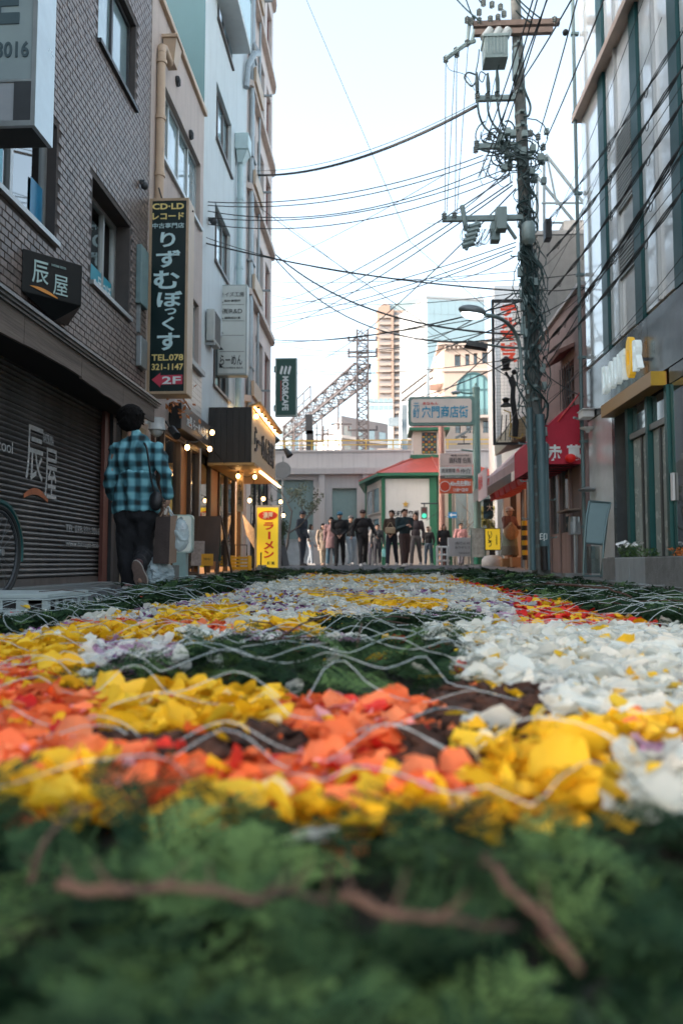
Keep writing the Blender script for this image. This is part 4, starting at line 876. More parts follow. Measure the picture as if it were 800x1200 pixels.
def leafclump(c, n_, r_, h, m, name, label, cat, fl=None, flm=None, sz=.05):
    t = thing(name, label, cat, c); mb = MB()
    for k in range(n_):
        a = R.uniform(0, 6.28); rr_ = r_*math.sqrt(R.random()); top = Vector((c[0]+rr_*math.cos(a), c[1]+rr_*math.sin(a), c[2]+R.uniform(.1, 1)*h))
        d = Vector((R.uniform(-1, 1), R.uniform(-1, 1), R.uniform(-.2, 1))).normalized()*sz; e = d.cross(Vector((R.uniform(-1, 1), R.uniform(-1, 1), R.uniform(-1, 1)))).normalized()*sz*.35
        mb.quad(top-d, top+e, top+d, top-e)
        if k % 6 == 0: mb.tube([(c[0]+rr_*.4*math.cos(a), c[1]+rr_*.4*math.sin(a), c[2]), top], .002, 3)
    mb.build('foliage', m, t, fix=False)
    if fl:
        fb = MB()
        for k in range(fl):
            a = R.uniform(0, 6.28); rr_ = r_*1.1*math.sqrt(R.random()); p = Vector((c[0]+rr_*math.cos(a), c[1]+rr_*math.sin(a), c[2]+h*(1.0+R.uniform(-.2, .25))))
            M_ = Matrix.Rotation(R.uniform(-.8, .8), 3, 'X') @ Matrix.Rotation(R.uniform(-.8, .8), 3, 'Y')
            for j in range(7):
                an = j*6.283/7; d = M_ @ Vector((math.cos(an), math.sin(an), .15)); e = M_ @ Vector((-math.sin(an), math.cos(an), 0))*.008
                fb.quad(p, p+d*.014+e, p+d*.028, p+d*.014-e)
        fb.build('flower_heads', flm, t, fix=False, kind='stuff')
    return t
leafclump((2.98, 9.05, .33), 160, .13, .16, LEAF, 'flowering_plant', 'bushy plant topped with small white flowers in the far planter', 'plant', 26, mat('white_flower', (.8, .82, .82), .5), .03)
leafclump((2.98, 8.4, .33), 60, .1, .1, LEAF, 'small_plant', 'low green seedling in the middle of the planter before the frosted doors', 'plant', sz=.03)
leafclump((2.97, 7.6, .33), 50, .08, .09, mat('orange_flower', (.5, .15, .03), .5, var=.5), 'orange_flower', 'orange flowers in the rough planter at the right edge', 'plant', sz=.025)
# curved mirror-like stand
cs = thing('curved_board_stand', 'blue-grey curved board in a steel frame standing beside the dark doorway', 'sign', (2.95, 10.2, gz(10)))
CY = 10.2; pts = []
def cv(x, y): return PY(x, y, CY)
L0 = [(683, 675), (683.5, 655), (685, 636), (687, 620), (690, 603), (695, 586)]; R0 = [(705.5, 675), (706, 655), (707, 638), (710, 622), (714, 606), (720, 588)]
bd = MB(); n_ = 6
lo = [cv(*p) for p in L0]; ro = [cv(*p) for p in R0]
yo = [0, .0, .02, .06, .12, .2]
b_ = MB(); vs = []
for i in range(2, 6):
    vs += [lo[i]+UY*yo[i]+UX*.012, ro[i]+UY*yo[i]-UX*.012]
vs2 = [v+UY*.02 for v in vs]
b_.add(vs+vs2, [(0, 1, 3, 2), (2, 3, 5, 4), (4, 5, 7, 6), (8, 10, 11, 9), (10, 12, 13, 11), (12, 14, 15, 13), (0, 2, 10, 8), (2, 4, 12, 10), (4, 6, 14, 12), (1, 9, 11, 3), (3, 11, 13, 5), (5, 13, 15, 7), (0, 8, 9, 1), (6, 7, 15, 14)])
b_.build('board', mat('blue_grey_board', (.20, .30, .32), .4, var=.06), cs, smooth=True)
fr = MB(); fr.tube([p+UY*(yo[i]-.0) for i, p in enumerate(lo)], .016, 8); fr.tube([p+UY*(yo[i]) for i, p in enumerate(ro)], .016, 8)
fr.tube([lo[5]+UY*.2, ro[5]+UY*.2], .016, 8); fr.tube([lo[2]+UY*.02, ro[2]+UY*.02], .014, 8); fr.tube([lo[0], ro[0]], .012, 8)
fr.tube([ro[4]+UY*.14+UX*.01, Vector((ro[0].x+.06, CY+.3, gz(10)+.03))], .012, 6); fr.build('frame', mat('steel_blue_frame', (.12, .19, .2), .4, .5), cs, smooth=True)
lp = MB(); a = cv(686, 672); b = cv(704, 640); lp.box(a.x+.02, CY+.01, a.z, b.x-.02, CY+.02, b.z); lp.build('lower_glass', CLEAR, cs)
# downpipe and box camera on its bracket
dp = MB(); dp.cyl((3.12, 11.5, .05), (3.12, 11.5, 9.5), .028, n=8); 
for k in range(7): dp.box(3.08, 11.47, .8+k*1.3, 3.2, 11.53, .84+k*1.3)
tag(dp.build('downpipe', mat('teal_grey_pipe', (.09, .15, .16), .45)), 'thin dark pipe running up the joint between the pink and the glossy building', 'pipe')
sc_ = thing('box_camera', 'white box camera and round fixture on the thin dark pipe by the red awning', 'security camera', (3.0, 11.3, 2.5))
a = PY(677, 494, 11.3); b = PY(692, 484, 11.3)
MB().box(a.x, 11.05, a.z+.02, b.x-.02, 11.3, b.z).build('housing', WHITEP, sc_, bevel=.01); MB().box(a.x-.01, 11.0, b.z+.001, b.x-.01, 11.32, b.z+.012).build('shade', WHITEP, sc_)
c = PY(688, 500, 11.3); MB().lathe((c.x, 11.3, c.z-.09), [(.02, 0), (.04, .03), (.11, .06), (.12, .075), (.02, .08)], 14).build('round_fixture', WHITEP, sc_, smooth=True)
c = PY(688, 575, 11.3); MB().lathe((c.x, 11.3, c.z-.02), [(.02, 0), (.12, .015), (.14, .035), (.04, .07), (.02, .08)], 14).build('round_fixture', STEEL, sc_, smooth=True)
MB().tube([(3.1, 11.48, 2.45), (2.95, 11.3, 2.45)], .02, 6).build('bracket', STEEL, sc_)
# ------------------------------------------------------------------ pink building with hooded window
pk = thing('pink_shop_building', 'dusty pink rendered building with a hooded barred window behind the utility pole', 'building', (XR, 13, 0))
PKM = mat('dusty_pink_render', (.36, .27, .26), .85, var=.08, scale=2, bump=.4, bscale=60, streak=.4)
O5 = Vector((XR, 14.9, 0)); u5 = -UY; q = lambda y: 14.9-y
facade('wall', PKM, pk, O5, u5, NX, 3.25, 4.62, [(q(12.95), q(12.2), 2.85, 3.6), (q(14.3), q(11.75), 0.05, 2.0)], depth=.12, z0=-.1, thick=5)
window(pk, O5, u5, NX, q(12.95), q(12.2), 2.85, 3.6, rec=.08, cols=2, rows=3, fm=mat('rust_window_frame', (.1, .05, .04), .6), gm=GLASSD, fw=.04)
MB().add([(3.19, 12.1, 3.78), (2.95, 12.1, 3.66), (2.95, 13.05, 3.66), (3.19, 13.05, 3.78), (3.19, 12.1, 3.84), (2.93, 12.08, 3.72), (2.93, 13.07, 3.72), (3.19, 13.05, 3.84)], [(0,3,2,1),(4,5,6,7),(0,1,5,4),(1,2,6,5),(2,3,7,6),(3,0,4,7)]).build('window_hood', mat('rust_brown_hood', (.24, .13, .11), .7, streak=.4), pk)
bars = MB()
for k in range(5): bars.cyl((3.14, 12.28+k*.15, 2.87), (3.14, 12.28+k*.15, 3.58), .008, n=6)
bars.build('window_bars', DARKM, pk)
MB().box(3.15, 11.66, 4.62, 5, 14.88, 4.68).build('coping', mat('pale_coping', (.5, .5, .5), .6), pk)
MB().box(3.25, 14.95, 3.0, 5.6, 15.6, 6.9).build('rear_wall', mat('grey_brown_wall', (.22, .22, .21), .85, var=.12, streak=.5, bump=.2), pk)
MB().box(3.22, 14.93, 6.9, 5.62, 15.62, 6.98).build('rear_coping', CONC, pk)
# door front under the awning
fr = MB()
for yy in (14.2, 13.5, 12.8, 12.1, 11.8): fr.box(3.22, yy-.09, .08, 3.3, yy, 2.0)
fr.box(3.22, 11.75, 1.9, 3.31, 14.25, 2.0); fr.build('shopfront_frame', mat('mauve_frame', (.25, .19, .19), .6), pk)
MB().box(3.26, 12.1, .1, 3.29, 12.72, 1.9).build('door', mat('dark_mauve_door', (.13, .1, .1), .5), pk)
for a, b in ((12.8, 13.4), (13.5, 14.1)): MB().box(3.27, a, .8, 3.28, b, 1.9).build('pane', GLASSD, pk)
MB().box(3.24, 12.8, .1, 3.3, 14.1, .8).build('stall_riser', PKM, pk)
MB().box(3.0, 11.95, 1.1, 3.2, 12.7, 1.13).build('shelf', mat('worn_shelf', (.2, .15, .12), .7), pk)
gm_ = MB(); gm_.cyl((3.1, 12.0, .75), (3.1, 12.0, 1.0), .085, n=12); gm_.box(3.02, 11.93, .72, 3.18, 12.07, .92); gm_.tube([(3.1, 12.0, .72), (3.1, 12.0, .1)], .018); gm_.tube([(3.15, 12.03, .75), (3.15, 12.1, .1)], .018); gm_.build('gas_meter', STEEL, pk, smooth=True)
# red awning
aw = thing('red_awning', 'deep red fabric awning with white characters behind the utility pole', 'awning', (2.8, 12.4, 2.2))
AWY = 11.9; RF = mat('red_awning_cloth', (.46, .022, .05), .75, var=.12, scale=3, bump=.2, bscale=30)
pl = [PY(x, y, AWY) for x, y in ((632, 544), (632, 508), (648, 492), (662, 479), (676, 474), (685, 474), (685, 543))]
pl[-1].x = pl[-2].x = 3.19
MB().prism(pl, (0, 2.2, 0)).build('canopy', RF, aw)
vb = MB(); vb.box(pl[0].x, AWY-.012, pl[0].z-.0, 3.19, AWY-.001, pl[0].z+.62); vb.build('valance', RF, aw)
ut = MB()
for k in range(6): ut.box(pl[0].x+.05, AWY+.2+k*.35, pl[0].z-.012, 3.15, AWY+.23+k*.35, pl[0].z-.002)
ut.build('frame_rib', DARKM, aw)
face('赤', 641, 521, 658, 540, LETW, AWY-.013, aw, off=.035); face('萬', 664, 521, 680, 541, LETW, AWY-.013, aw, off=.035)
hg = MB().tube([(3.19, 11.8, 2.95), (2.92, 11.85, 2.6), (2.85, 11.9, 2.5)], .014); hg.build('stay_rod', REDP, aw)
tag(MB().ball((3.0, 11.75, 1.9), .085, 12, 8, (1, 1, .8)).build('red_lantern', mat('red_lantern_paper', (.45, .01, .01), .6, emit=(1, .03, .02), es=.25), smooth=True), 'small red paper lantern hanging under the red awning', 'lantern')
# drain grate bricks by the pole foot
tag(MB().box(2.75, 11.2, gz(11), 3.1, 11.45, gz(11)+.08).build('ventilated_block', CONCD, bevel=.01), 'low grey ventilated block on the ground beside the pole foot', 'concrete block')
# ------------------------------------------------------------------ restaurants farther on
XS = 3.9
rw = thing('restaurant_row', 'old restaurant front with pink and beige canopies beyond the utility pole', 'building', (XS, 19, 0))
O6 = Vector((XS, 23.6, 0)); q = lambda y: 23.6-y
facade('wall', mat('cream_white_wall', (.6, .57, .53), .8, var=.06, streak=.25), rw, O6, -UY, NX, 8.2, 7.4, [(.2, 7.9, 0.1, 2.5)], depth=.2, z0=-.1, thick=6)
for k in range(5):
    MB().box(XS-.02, 15.8+k*1.55, .15, XS+.14, 15.9+k*1.55, 2.5).build('post', mat('dark_timber', (.05, .03, .02)), rw)
MB().box(XS+1.5, 15.5, .1, XS+1.6, 23.5, 2.6).build('glowing_interior_wall', mat('glowing_shop_inside', (.22, .11, .06), .7, var=.5, scale=5, emit=(1, .4, .15), es=2.5), rw)  # back wall glows by itself in place of the restaurant's lighting
PINKC = mat('faded_pink_canvas', (.5, .36, .36), .8, var=.1, scale=3, streak=.35)
cn = MB(); cn.add([(2.95, 15.6, 2.45), (2.95, 21.4, 2.55), (3.9, 21.4, 3.4), (3.9, 15.6, 3.4), (2.95, 15.6, 2.25), (2.95, 21.4, 2.32), (3.9, 21.4, 3.3), (3.9, 15.6, 3.3)], [(0,3,2,1),(4,5,6,7),(0,1,5,4),(1,2,6,5),(2,3,7,6),(3,0,4,7)]); cn.build('pink_canopy', PINKC, rw)
a = (2.94, 20.8, 2.38)
txt('韓国料理', (2.943, 21.3, 2.33), -UY, Z, 1.5, .2, REDP, rw, ext=.004, n=NX)
MB().box(2.93, 20.2, 2.05, 2.95, 21.9, 2.85).build('canopy_sign', mat('pale_pink_panel', (.55, .42, .42), .6, var=.1), rw)
txt('焼肉', (2.925, 21.8, 2.35), -UY, Z, .8, .4, REDP, rw, ext=.004, n=NX)
MB().add([(3.0, 16.8, 3.0), (3.0, 19.2, 3.0), (3.9, 19.2, 3.3), (3.9, 16.8, 3.3), (3.0, 16.8, 3.4), (3.0, 19.2, 3.4), (3.9, 19.2, 3.9), (3.9, 16.8, 3.9)], [(0,3,2,1),(4,5,6,7),(0,1,5,4),(1,2,6,5),(2,3,7,6),(3,0,4,7)]).build('beige_canopy_box', mat('beige_metal_hood', (.5, .42, .27), .5, var=.08), rw)
MB().box(3.4, 15.4, 1.95, 3.88, 15.8, 2.3).build('red_lightbox', mat('red_lightbox', (.5, .01, .01), .5, emit=(1, .04, .02), es=3), rw)
for k in range(6):
    y_ = 16.2+k*.8
    MB().add([(3.1, y_, 2.15), (3.1, y_+.7, 2.15), (3.7, y_+.7, 2.28), (3.7, y_, 2.28), (3.14, y_+.04, 1.98), (3.14, y_+.66, 1.98), (3.7, y_+.66, 2.1), (3.7, y_+.04, 2.1)], [(0,1,2,3),(4,7,6,5),(0,4,5,1),(1,5,6,2),(2,6,7,3),(3,7,4,0)]).build('red_valance', mat('red_valance_cloth', (.4, .03, .03), .7, var=.2), rw)
MB().add([(3.0, 22.0, 2.5), (3.0, 23.6, 2.5), (3.9, 23.6, 3.2), (3.9, 22.0, 3.2), (3.0, 22.0, 2.15), (3.0, 23.6, 2.15), (3.9, 23.6, 2.6), (3.9, 22.0, 2.6)], [(0,3,2,1),(4,5,6,7),(0,1,5,4),(1,2,6,5),(2,3,7,6),(3,0,4,7)]).build('grey_awning', mat('grey_round_awning', (.17, .18, .18), .7), rw)
tb = MB(); tb.box(3.3, 15.3, 1.95, 3.7, 15.36, 1.99); tb.build('tube_lamp', mat('cool_tube', (1, 1, 1), .5, emit=(1, .95, .85), es=8), rw)
for k in range(2):
    y_ = 21.5+k*.25
    nr = MB(); nx_ = 8
    vs = []; 
    for i in range(9):
        for j in range(5): vs.append((3.05+.06*j+.0, y_+.03*math.sin(i*1.3+j), 2.1-.07*i))
    nr.add(vs, [(i*5+j, i*5+j+1, i*5+j+6, i*5+j+5) for i in range(8) for j in range(4)])
    o = nr.build('indigo_banner', mat('indigo_cloth', (.02, .06, .08), .8), fix=False); md = o.modifiers.new('t', 'SOLIDIFY'); md.thickness = .004
    tag(o, ['indigo shop curtain hanging under the grey awning, nearer one', 'second indigo shop curtain hanging right behind the first'][k], 'shop curtain')
    txt('大', (3.1, y_-.04, 1.75), UX, Z, .17, .2, LETW, o, ext=.003) if k == 0 else None
for k, (x_, y_, s_, c_) in enumerate(((3.35, 20.4, .28, (.3, .17, .08)), (3.55, 20.1, .32, (.36, .2, .1)), (3.7, 19.3, .35, (.13, .12, .12)))):
    bxx = MB().box(x_, y_, gz(y_)+.03, x_+s_, y_+s_, gz(y_)+.03+s_*.8); bo = bxx.build('cardboard_box', mat('cardboard_%d' % k, c_, .8, var=.12), bevel=.005)
    tag(bo, ['small brown cardboard box at the feet of the woman with the straw bag', 'lighter cardboard box right of the small brown one', 'dark box at the striped post of the restaurant'][k], 'box')
stp = thing('striped_post', 'yellow and black striped post cover at the restaurant doorway', 'post', (3.55, 18.6, .1))
for k in range(8): MB().cyl((3.6, 18.6, .35+k*.12), (3.6, 18.6, .35+(k+1)*.12-.002), .07, n=12).build('stripe', mat('hazard_yellow', (.6, .4, .02), .5) if k % 2 else BLACKM, stp)
MB().cyl((3.6, 18.6, .1), (3.6, 18.6, 2.2), .05, n=10).build('post', STEEL, stp)
# neon sign tower
ns = thing('neon_grid_sign', 'tall black framed wire grid sign with red katakana and a lamp bearing figure', 'sign', (3.0, 16.2, 3.0))
NY = 16.2; e0 = PY(578, 521, NY); e1 = PY(624, 350, NY)
fr = MB(); t_ = .05
fr.box(e0.x, NY, e0.z, e0.x+t_, NY+.1, e1.z); fr.box(e1.x-t_, NY, e0.z, e1.x, NY+.1, e1.z); fr.box(e0.x+t_, NY+.001, e0.z, e1.x-t_, NY+.099, e0.z+t_); fr.box(e0.x+t_, NY+.001, e1.z-t_, e1.x-t_, NY+.099, e1.z)
fr.build('frame', BLACKM, ns)
gr = MB(); x = e0.x+.1
while x < e1.x-.06: gr.box(x, NY+.05, e0.z+.05, x+.003, NY+.053, e1.z-.05); x += .075
z_ = e0.z+.1
while z_ < e1.z-.06: gr.box(e0.x+.05, NY+.044, z_, e1.x-.05, NY+.047, z_+.003); z_ += .075
gr.build('wire_grid', DARKM, ns)
NEO = mat('red_neon', (.7, .07, .04), .4, emit=(1, .12, .05), es=.6)
for ch, y0, y1 in (('テ', 357, 371), ('ル', 372, 386), ('マ', 387, 400), ('ビ', 401, 412), ('ス', 413, 425)): face(ch, 586, y0, 606, y1, NEO, NY+.0, ns, off=.07)
fg = MB(); A_ = lambda x, y: PY(x, y, NY+.02)
fg.prism([A_(595, 446), A_(600, 438), A_(604, 448), A_(603, 466), A_(607, 495), A_(606, 512), A_(600, 512), A_(600, 490), A_(597, 470), A_(598, 455)], (0, -.03, 0))
fg.tube([A_(600, 448), A_(594, 440), A_(592, 436)], .03, 6); fg.ball(A_(602, 436), .06, 10, 8)
fg.build('waiter_silhouette', BLACKM, ns)
ln = MB(); c = A_(592, 430); ln.lathe((c.x, NY-.03, c.z-.08), [(.1, 0), (.12, .02), (.07, .06), (.1, .2), (.12, .22), (.02, .3)], 10); c = A_(592, 474); ln.lathe((c.x, NY-.03, c.z-.05), [(.12, 0), (.1, .04), (.05, .08), (.09, .16), (.02, .2)], 10); ln.build('lantern_shape', BLACKM, ns)
oc = mat('ochre_line', (.6, .42, .1), .5); ol = MB(); ol.tube([A_(x, y) for x, y in ((590, 481), (597, 483), (598, 500), (596, 511), (610, 514), (612, 508))], .016, 5); ol.build('ochre_outline', oc, ns)
lg_ = MB()
for k in range(4): lg_.tube([A_(588+k*5, 486), A_(586+k*5.5, 516)], .012, 5)
lg_.build('leg_lines', BLACKM, ns)
MB().box(e1.x, NY+.02, 4.0, XS+.1, NY+.08, 4.08).build('bracket', BLACKM, ns)
# yellow lantern sign on a white drum
yl = thing('lantern_sign', 'yellow lit rectangular lantern sign with black script on a white drum base', 'sign', (3.3, 21.5, gz(22)))
LYY = 21.5; e0 = PY(568, 645, LYY); e1 = PY(586, 619, LYY)
MB().box(e0.x, LYY, e0.z, e1.x, LYY+.16, e1.z).build('housing', BLACKM, yl, bevel=.01)
MB().box(e0.x+.015, LYY-.006, e0.z+.02, e1.x-.015, LYY-.001, e1.z-.02).build('sign_face', YEL, yl)
face('リツト', 571, 621, 576, 642, INK, LYY-.006, yl, vertical=True, off=.03) if False else None
txt('いとう', (e0.x+.08, LYY-.007, e0.z+.1), UX, Z, .12, .45, INK, yl, vertical=True, off=.02)
txt('お酒食事', (e0.x+.3, LYY-.007, e0.z+.15), UX, Z, .05, .3, INK, yl, vertical=True)
c = PY(577, 650, LYY); MB().box(c.x-.08, LYY+.03, c.z-.1, c.x+.08, LYY+.12, e0.z).build('neck', BLACKM, yl)
MB().lathe((c.x, LYY+.08, gz(22)+.0), [(.28, 0), (.31, .06), (.3, .2), (.22, .3), (.1, .33)], 16).build('drum_base', mat('off_white_drum', (.5, .48, .45), .6), yl, smooth=True)
# ================================================================== shopping street gate sign
gt = thing('street_gate_sign', 'teal post carrying the long shopping street sign in blue characters', 'sign', (3.2, 24, gz(24)))
TP = mat('teal_grey_paint', (.13, .24, .22), .45, var=.12, streak=.2); GY = 24.0
a = PY(559.5, 640, GY)
MB().cyl((a.x, GY, gz(24)), (a.x, GY, PY(559, 456, GY).z), .12, n=14).build('post', TP, gt, smooth=True)
MB().cyl((a.x, GY, gz(24)), (a.x, GY, gz(24)+.95), .15, n=14).build('post_sleeve', mat('green_sleeve', (.02, .2, .13), .4), gt, smooth=True)
MB().lathe((a.x, GY, PY(559, 456, GY).z), [(.13, 0), (.13, .05), (.05, .1), (.03, .2), (.0, .22)], 12).build('finial', TP, gt)
e0 = PY(478, 499, GY); e1 = PY(556, 465, GY)
def rrect(x0, z0, x1, z1, r, y):
    pts = []
    for cx, cz_, t0 in ((x1-r, z1-r, 0), (x0+r, z1-r, 90), (x0+r, z0+r, 180), (x1-r, z0+r, 270)):
        for k in range(5): t = rad(t0+k*22.5); pts.append((cx+r*math.cos(t), y, cz_+r*math.sin(t)))
    return pts
MB().prism(rrect(e0.x, e0.z, e1.x, e1.z, .12, GY-.1), (0, .22, 0)).build('sign_box', TP, gt)
MB().prism(rrect(e0.x+.09, e0.z+.08, e1.x-.12, e1.z-.08, .08, GY-.101), (0, -.012, 0)).build('sign_face', mat('cream_sign_face', (.66, .58, .52), .4, var=.04), gt)
BLT = mat('blue_print', (.02, .28, .46), .5, var=.05)
face('穴門商店街', 494, 475, 548, 490, BLT, GY-.114, gt, off=.015)
face('元', 484, 472, 491, 481, BLT, GY-.114, gt, off=.01); face('町', 484, 481, 491, 490, BLT, GY-.114, gt, off=.01)
face('あなもん', 495, 471, 513, 474.5, REDP, GY-.114, gt, off=.02)
arm = MB(); arm.tube([PY(530, 462, GY), PY(537, 459, GY), PY(546, 461, GY), PY(556, 461, GY)], .03, 6); arm.build('lamp_arm', TP, gt); MB().tube([PY(556, 529, GY), PY(540, 527, GY)], .025, 6).build('ornament_arm', TP, gt)
MB().ball(PY(534, 460, GY), .12, 10, 6, (1.4, 1, .5)).build('lamp_head', STEEL, gt)
cx_ = MB(); c = PY(543, 521, GY); cx_.box(c.x-.2, GY-.1, c.z, c.x+.2, GY, c.z+.03); cx_.cyl((c.x, GY-.05, c.z), (c.x, GY-.05, c.z+.3), .015); cx_.box(c.x-.1, GY-.1, c.z+.22, c.x+.1, GY, c.z+.25); cx_.build('ornament', DARKM, gt)
# small tenant boards under it
s2 = thing('tenant_boards', 'stack of small shop boards hanging on the teal post below the long sign', 'sign', (3.0, 23.8, 3))
def board(x0, y0, x1, y1, m, nm='board'):
    a = PY(x0, y1, GY-.3); b = PY(x1, y0, GY-.3); MB().box(a.x, GY-.3, a.z, b.x, GY-.2, b.z).build(nm, m, s2, bevel=.004)
board(515, 531, 553, 546, mat('pink_print_board', (.62, .5, .46), .5)); board(515, 546.6, 553, 557, mat('white_board', (.62, .62, .6), .5)); board(515, 557.6, 553, 560.5, mat('grey_strip_board', (.13, .13, .13), .5)); board(515, 561, 553, 578, mat('orange_red_board', (.66, .12, .05), .5))
f3 = lambda s, x0, y0, x1, y1, m, **k: face(s, x0, y0, x1, y1, m, GY-.302, s2, **k)
f3('鶏料理 伯鳥', 526, 536, 551, 543, INK); f3('喫茶 COFFEE', 528, 532.5, 549, 535, INK); f3('賃貸管理', 517, 549, 533, 554, INK); f3('売', 534, 549, 538, 554, REDP); f3('仲介', 539, 549, 551, 555, INK)
f3('株式会社不動産センター', 521, 558, 548, 560, LETW); f3('40m先右側B1', 527, 563, 551, 570, LETW, off=.03); f3('11:00〜23:00', 531, 572, 548, 576, LETW, off=.02)
a = PY(521, 570, GY-.302); 
MB().prism([(a.x+.15*math.cos(t), GY-.302, a.z+.15*math.sin(t)) for t in [k*math.pi/12 for k in range(24)]], (0, -.004, 0)).build('red_disc', mat('deep_orange', (.6, .06, .02), .5), s2)
MB().prism([(a.x+.17*math.cos(t), GY-.3015, a.z+.17*math.sin(t)) for t in [k*math.pi/12 for k in range(24)]], (0, -.002, 0)).build('white_disc', LETW, s2)
# slanted light bracket
tag(MB().prism([PY(533, 512, GY), PY(552, 501, GY), PY(552, 504, GY), PY(535, 514, GY)], (0, .1, 0)).build('slanted_lamp', STEEL), 'slanted tube lamp below the right end of the long shopping street sign', 'lamp')
# brown post with blue arrow
bp_ = thing('brown_post', 'rust brown post with a small blue arrow sign beside the police box', 'post', (4.2, 29, .2))
a = PY(518, 655, 27.0); MB().cyl((a.x, 27, .2), (a.x, 27, PY(518, 500, 27).z), .12, .1, n=12).build('post', mat('rust_brown_paint', (.3, .16, .13), .5), bp_, smooth=True)
e0 = PY(525, 607, 26.8); e1 = PY(535, 600, 26.8); MB().box(e0.x, 26.8, e0.z, e1.x, 26.83, e1.z).build('arrow_sign', mat('traffic_blue', (.02, .22, .5), .4), bp_)
A_ = lambda x, y: PY(x, y, 26.797)
MB().prism([A_(526, 603.5), A_(529, 601), A_(529, 602.8), A_(534, 602.8), A_(534, 604.2), A_(529, 604.2), A_(529, 606)], (0, -.004, 0)).build('arrow', LETW, bp_)
MB().tube([PY(518, 605, 27), PY(530, 606, 26.82)], .02).build('arm', STEEL, bp_)
# pedestrian signal
ps = thing('pedestrian_signal', 'pedestrian signal showing a green figure in front of the police box wall', 'traffic signal', (2.0, 27, 2))
e0 = PY(493, 608, 27); e1 = PY(500.5, 594, 27)
MB().box(e0.x, 27, e0.z, e1.x, 27.15, e1.z).build('housing', mat('signal_grey', (.1, .12, .11), .5), ps, bevel=.01)
MB().cyl(((e0.x+e1.x)/2, 26.99, e0.z+.11), ((e0.x+e1.x)/2, 26.985, e0.z+.11), .085, n=16).build('green_lens', mat('green_lens', (.05, .6, .4), .4, emit=(.1, 1, .6), es=1.2), ps)
MB().cyl(((e0.x+e1.x)/2, 26.99, e1.z-.11), ((e0.x+e1.x)/2, 26.985, e1.z-.11), .085, n=16).build('red_lens', mat('off_lens', (.08, .03, .03), .3), ps)
ar = MB(); ar.tube([PY(493, 590, 27.05), PY(512, 590, 27.05)], .025); ar.tube([PY(497, 590, 27.05), PY(497, 594, 27.05)], .02); ar.tube([PY(512, 590, 27.05), PY(516, 590, 27.05)], .02); ar.tube([PY(499, 610, 27.05), PY(516, 598, 27.05)], .01); ar.build('arm', DARKM, ps)
# ================================================================== police box (octagonal, red roof, green trim)
kb_ = thing('police_box', 'white police box with coral red roof, green trim and a lantern tower', 'building', (3.2, 31, .2))
KW = mat('cream_kiosk_wall', (.62, .55, .48), .75, var=.05); KWH = mat('white_wall_panel', (.72, .72, .69), .6, var=.03, streak=.12); KR = mat('coral_roof', (.45, .075, .05), .5, var=.12, scale=2, streak=.3)
def kp(px, y): return PY(px, 660, y)
pA, pB, pC, pD, pE = PY(428, 0, 33), PY(446, 0, 30), PY(508, 0, 30), PY(520, 0, 31), PY(576, 0, 31.2)
base = [Vector((p.x, p.y, 0)) for p in (pA, pB, pC, pD, pE)]+[Vector((pE.x, 37, 0)), Vector((pA.x, 37, 0))]
z0k, z1k = .2, 3.85
for i in range(len(base)):
    a, b = base[i], base[(i+1) % len(base)]; u = (b-a).normalized(); n = Vector((u.y, -u.x, 0)); L_ = (b-a).length
    MB().quad(a+Z*z0k, b+Z*z0k, b+Z*z1k, a+Z*z1k).build('wall', KW, kb_)
    t_ = MB(); t_.bb(a, u, n, -.05, .1, -.02, .06, z0k, z1k); t_.bb(a, u, n, .1, L_-.05, .0, .05, z1k-.2, z1k); t_.build('green_trim', GREENP, kb_) if i < 4 else None
a, b = base[1], base[2]; u = (b-a).normalized(); n = Vector((u.y, -u.x, 0)); L_ = (b-a).length
MB().bb(a, u, n, .11, L_-.06, .003, .03, 1.1, z1k-.21).build('white_panel', KWH, kb_)
MB().bb(a, u, n, L_-.35, L_-.06, .031, .09, z0k, z1k-.001).build('green_pilaster', GREENP, kb_)
MB().bb(a, u, n, .11, L_-.36, .03, .06, 1.0, 1.08).build('green_rail', GREENP, kb_)
KF = 30-.035
face('元町駅交番', 458, 598, 491, 605.5, INK, KF, kb_, off=.02)
c = PY(475, 591, KF); st_ = [(c.x+(.14 if k % 2 == 0 else .06)*math.sin(k*math.pi/5), KF, c.z+(.14 if k % 2 == 0 else .06)*math.cos(k*math.pi/5)) for k in range(10)]
MB().prism(st_, (0, -.03, 0)).build('gold_star', mat('gold_leaf', (.75, .45, .1), .3, .6), kb_)
a, b = base[0], base[1]; u = (b-a).normalized(); n = Vector((u.y, -u.x, 0)); L_ = (b-a).length
for k in range(2):
    for j in range(2): window(kb_, a, u, n, .3+k*(L_-.5)/2, .2+(k+1)*(L_-.5)/2, [1.2, 2.3][j], [2.15, 3.4][j], rec=-.04, cols=1, fm=mat('cream_frame', (.55, .47, .4), .5), gm=GLASSP, fw=.06, sill=False)
a, b = base[3], base[4]; u = (b-a).normalized(); n = Vector((u.y, -u.x, 0)); L_ = (b-a).length
window(kb_, a, u, n, .2, L_-.25, 1.35, 3.3, rec=-.04, cols=3, fm=mat('cream_frame', (.55, .47, .4)), gm=GLASSP, fw=.06)
MB().bb(a, u, n, .1, L_-.05, .05, .09, 1.0, 1.1).build('green_rail', GREENP, kb_)
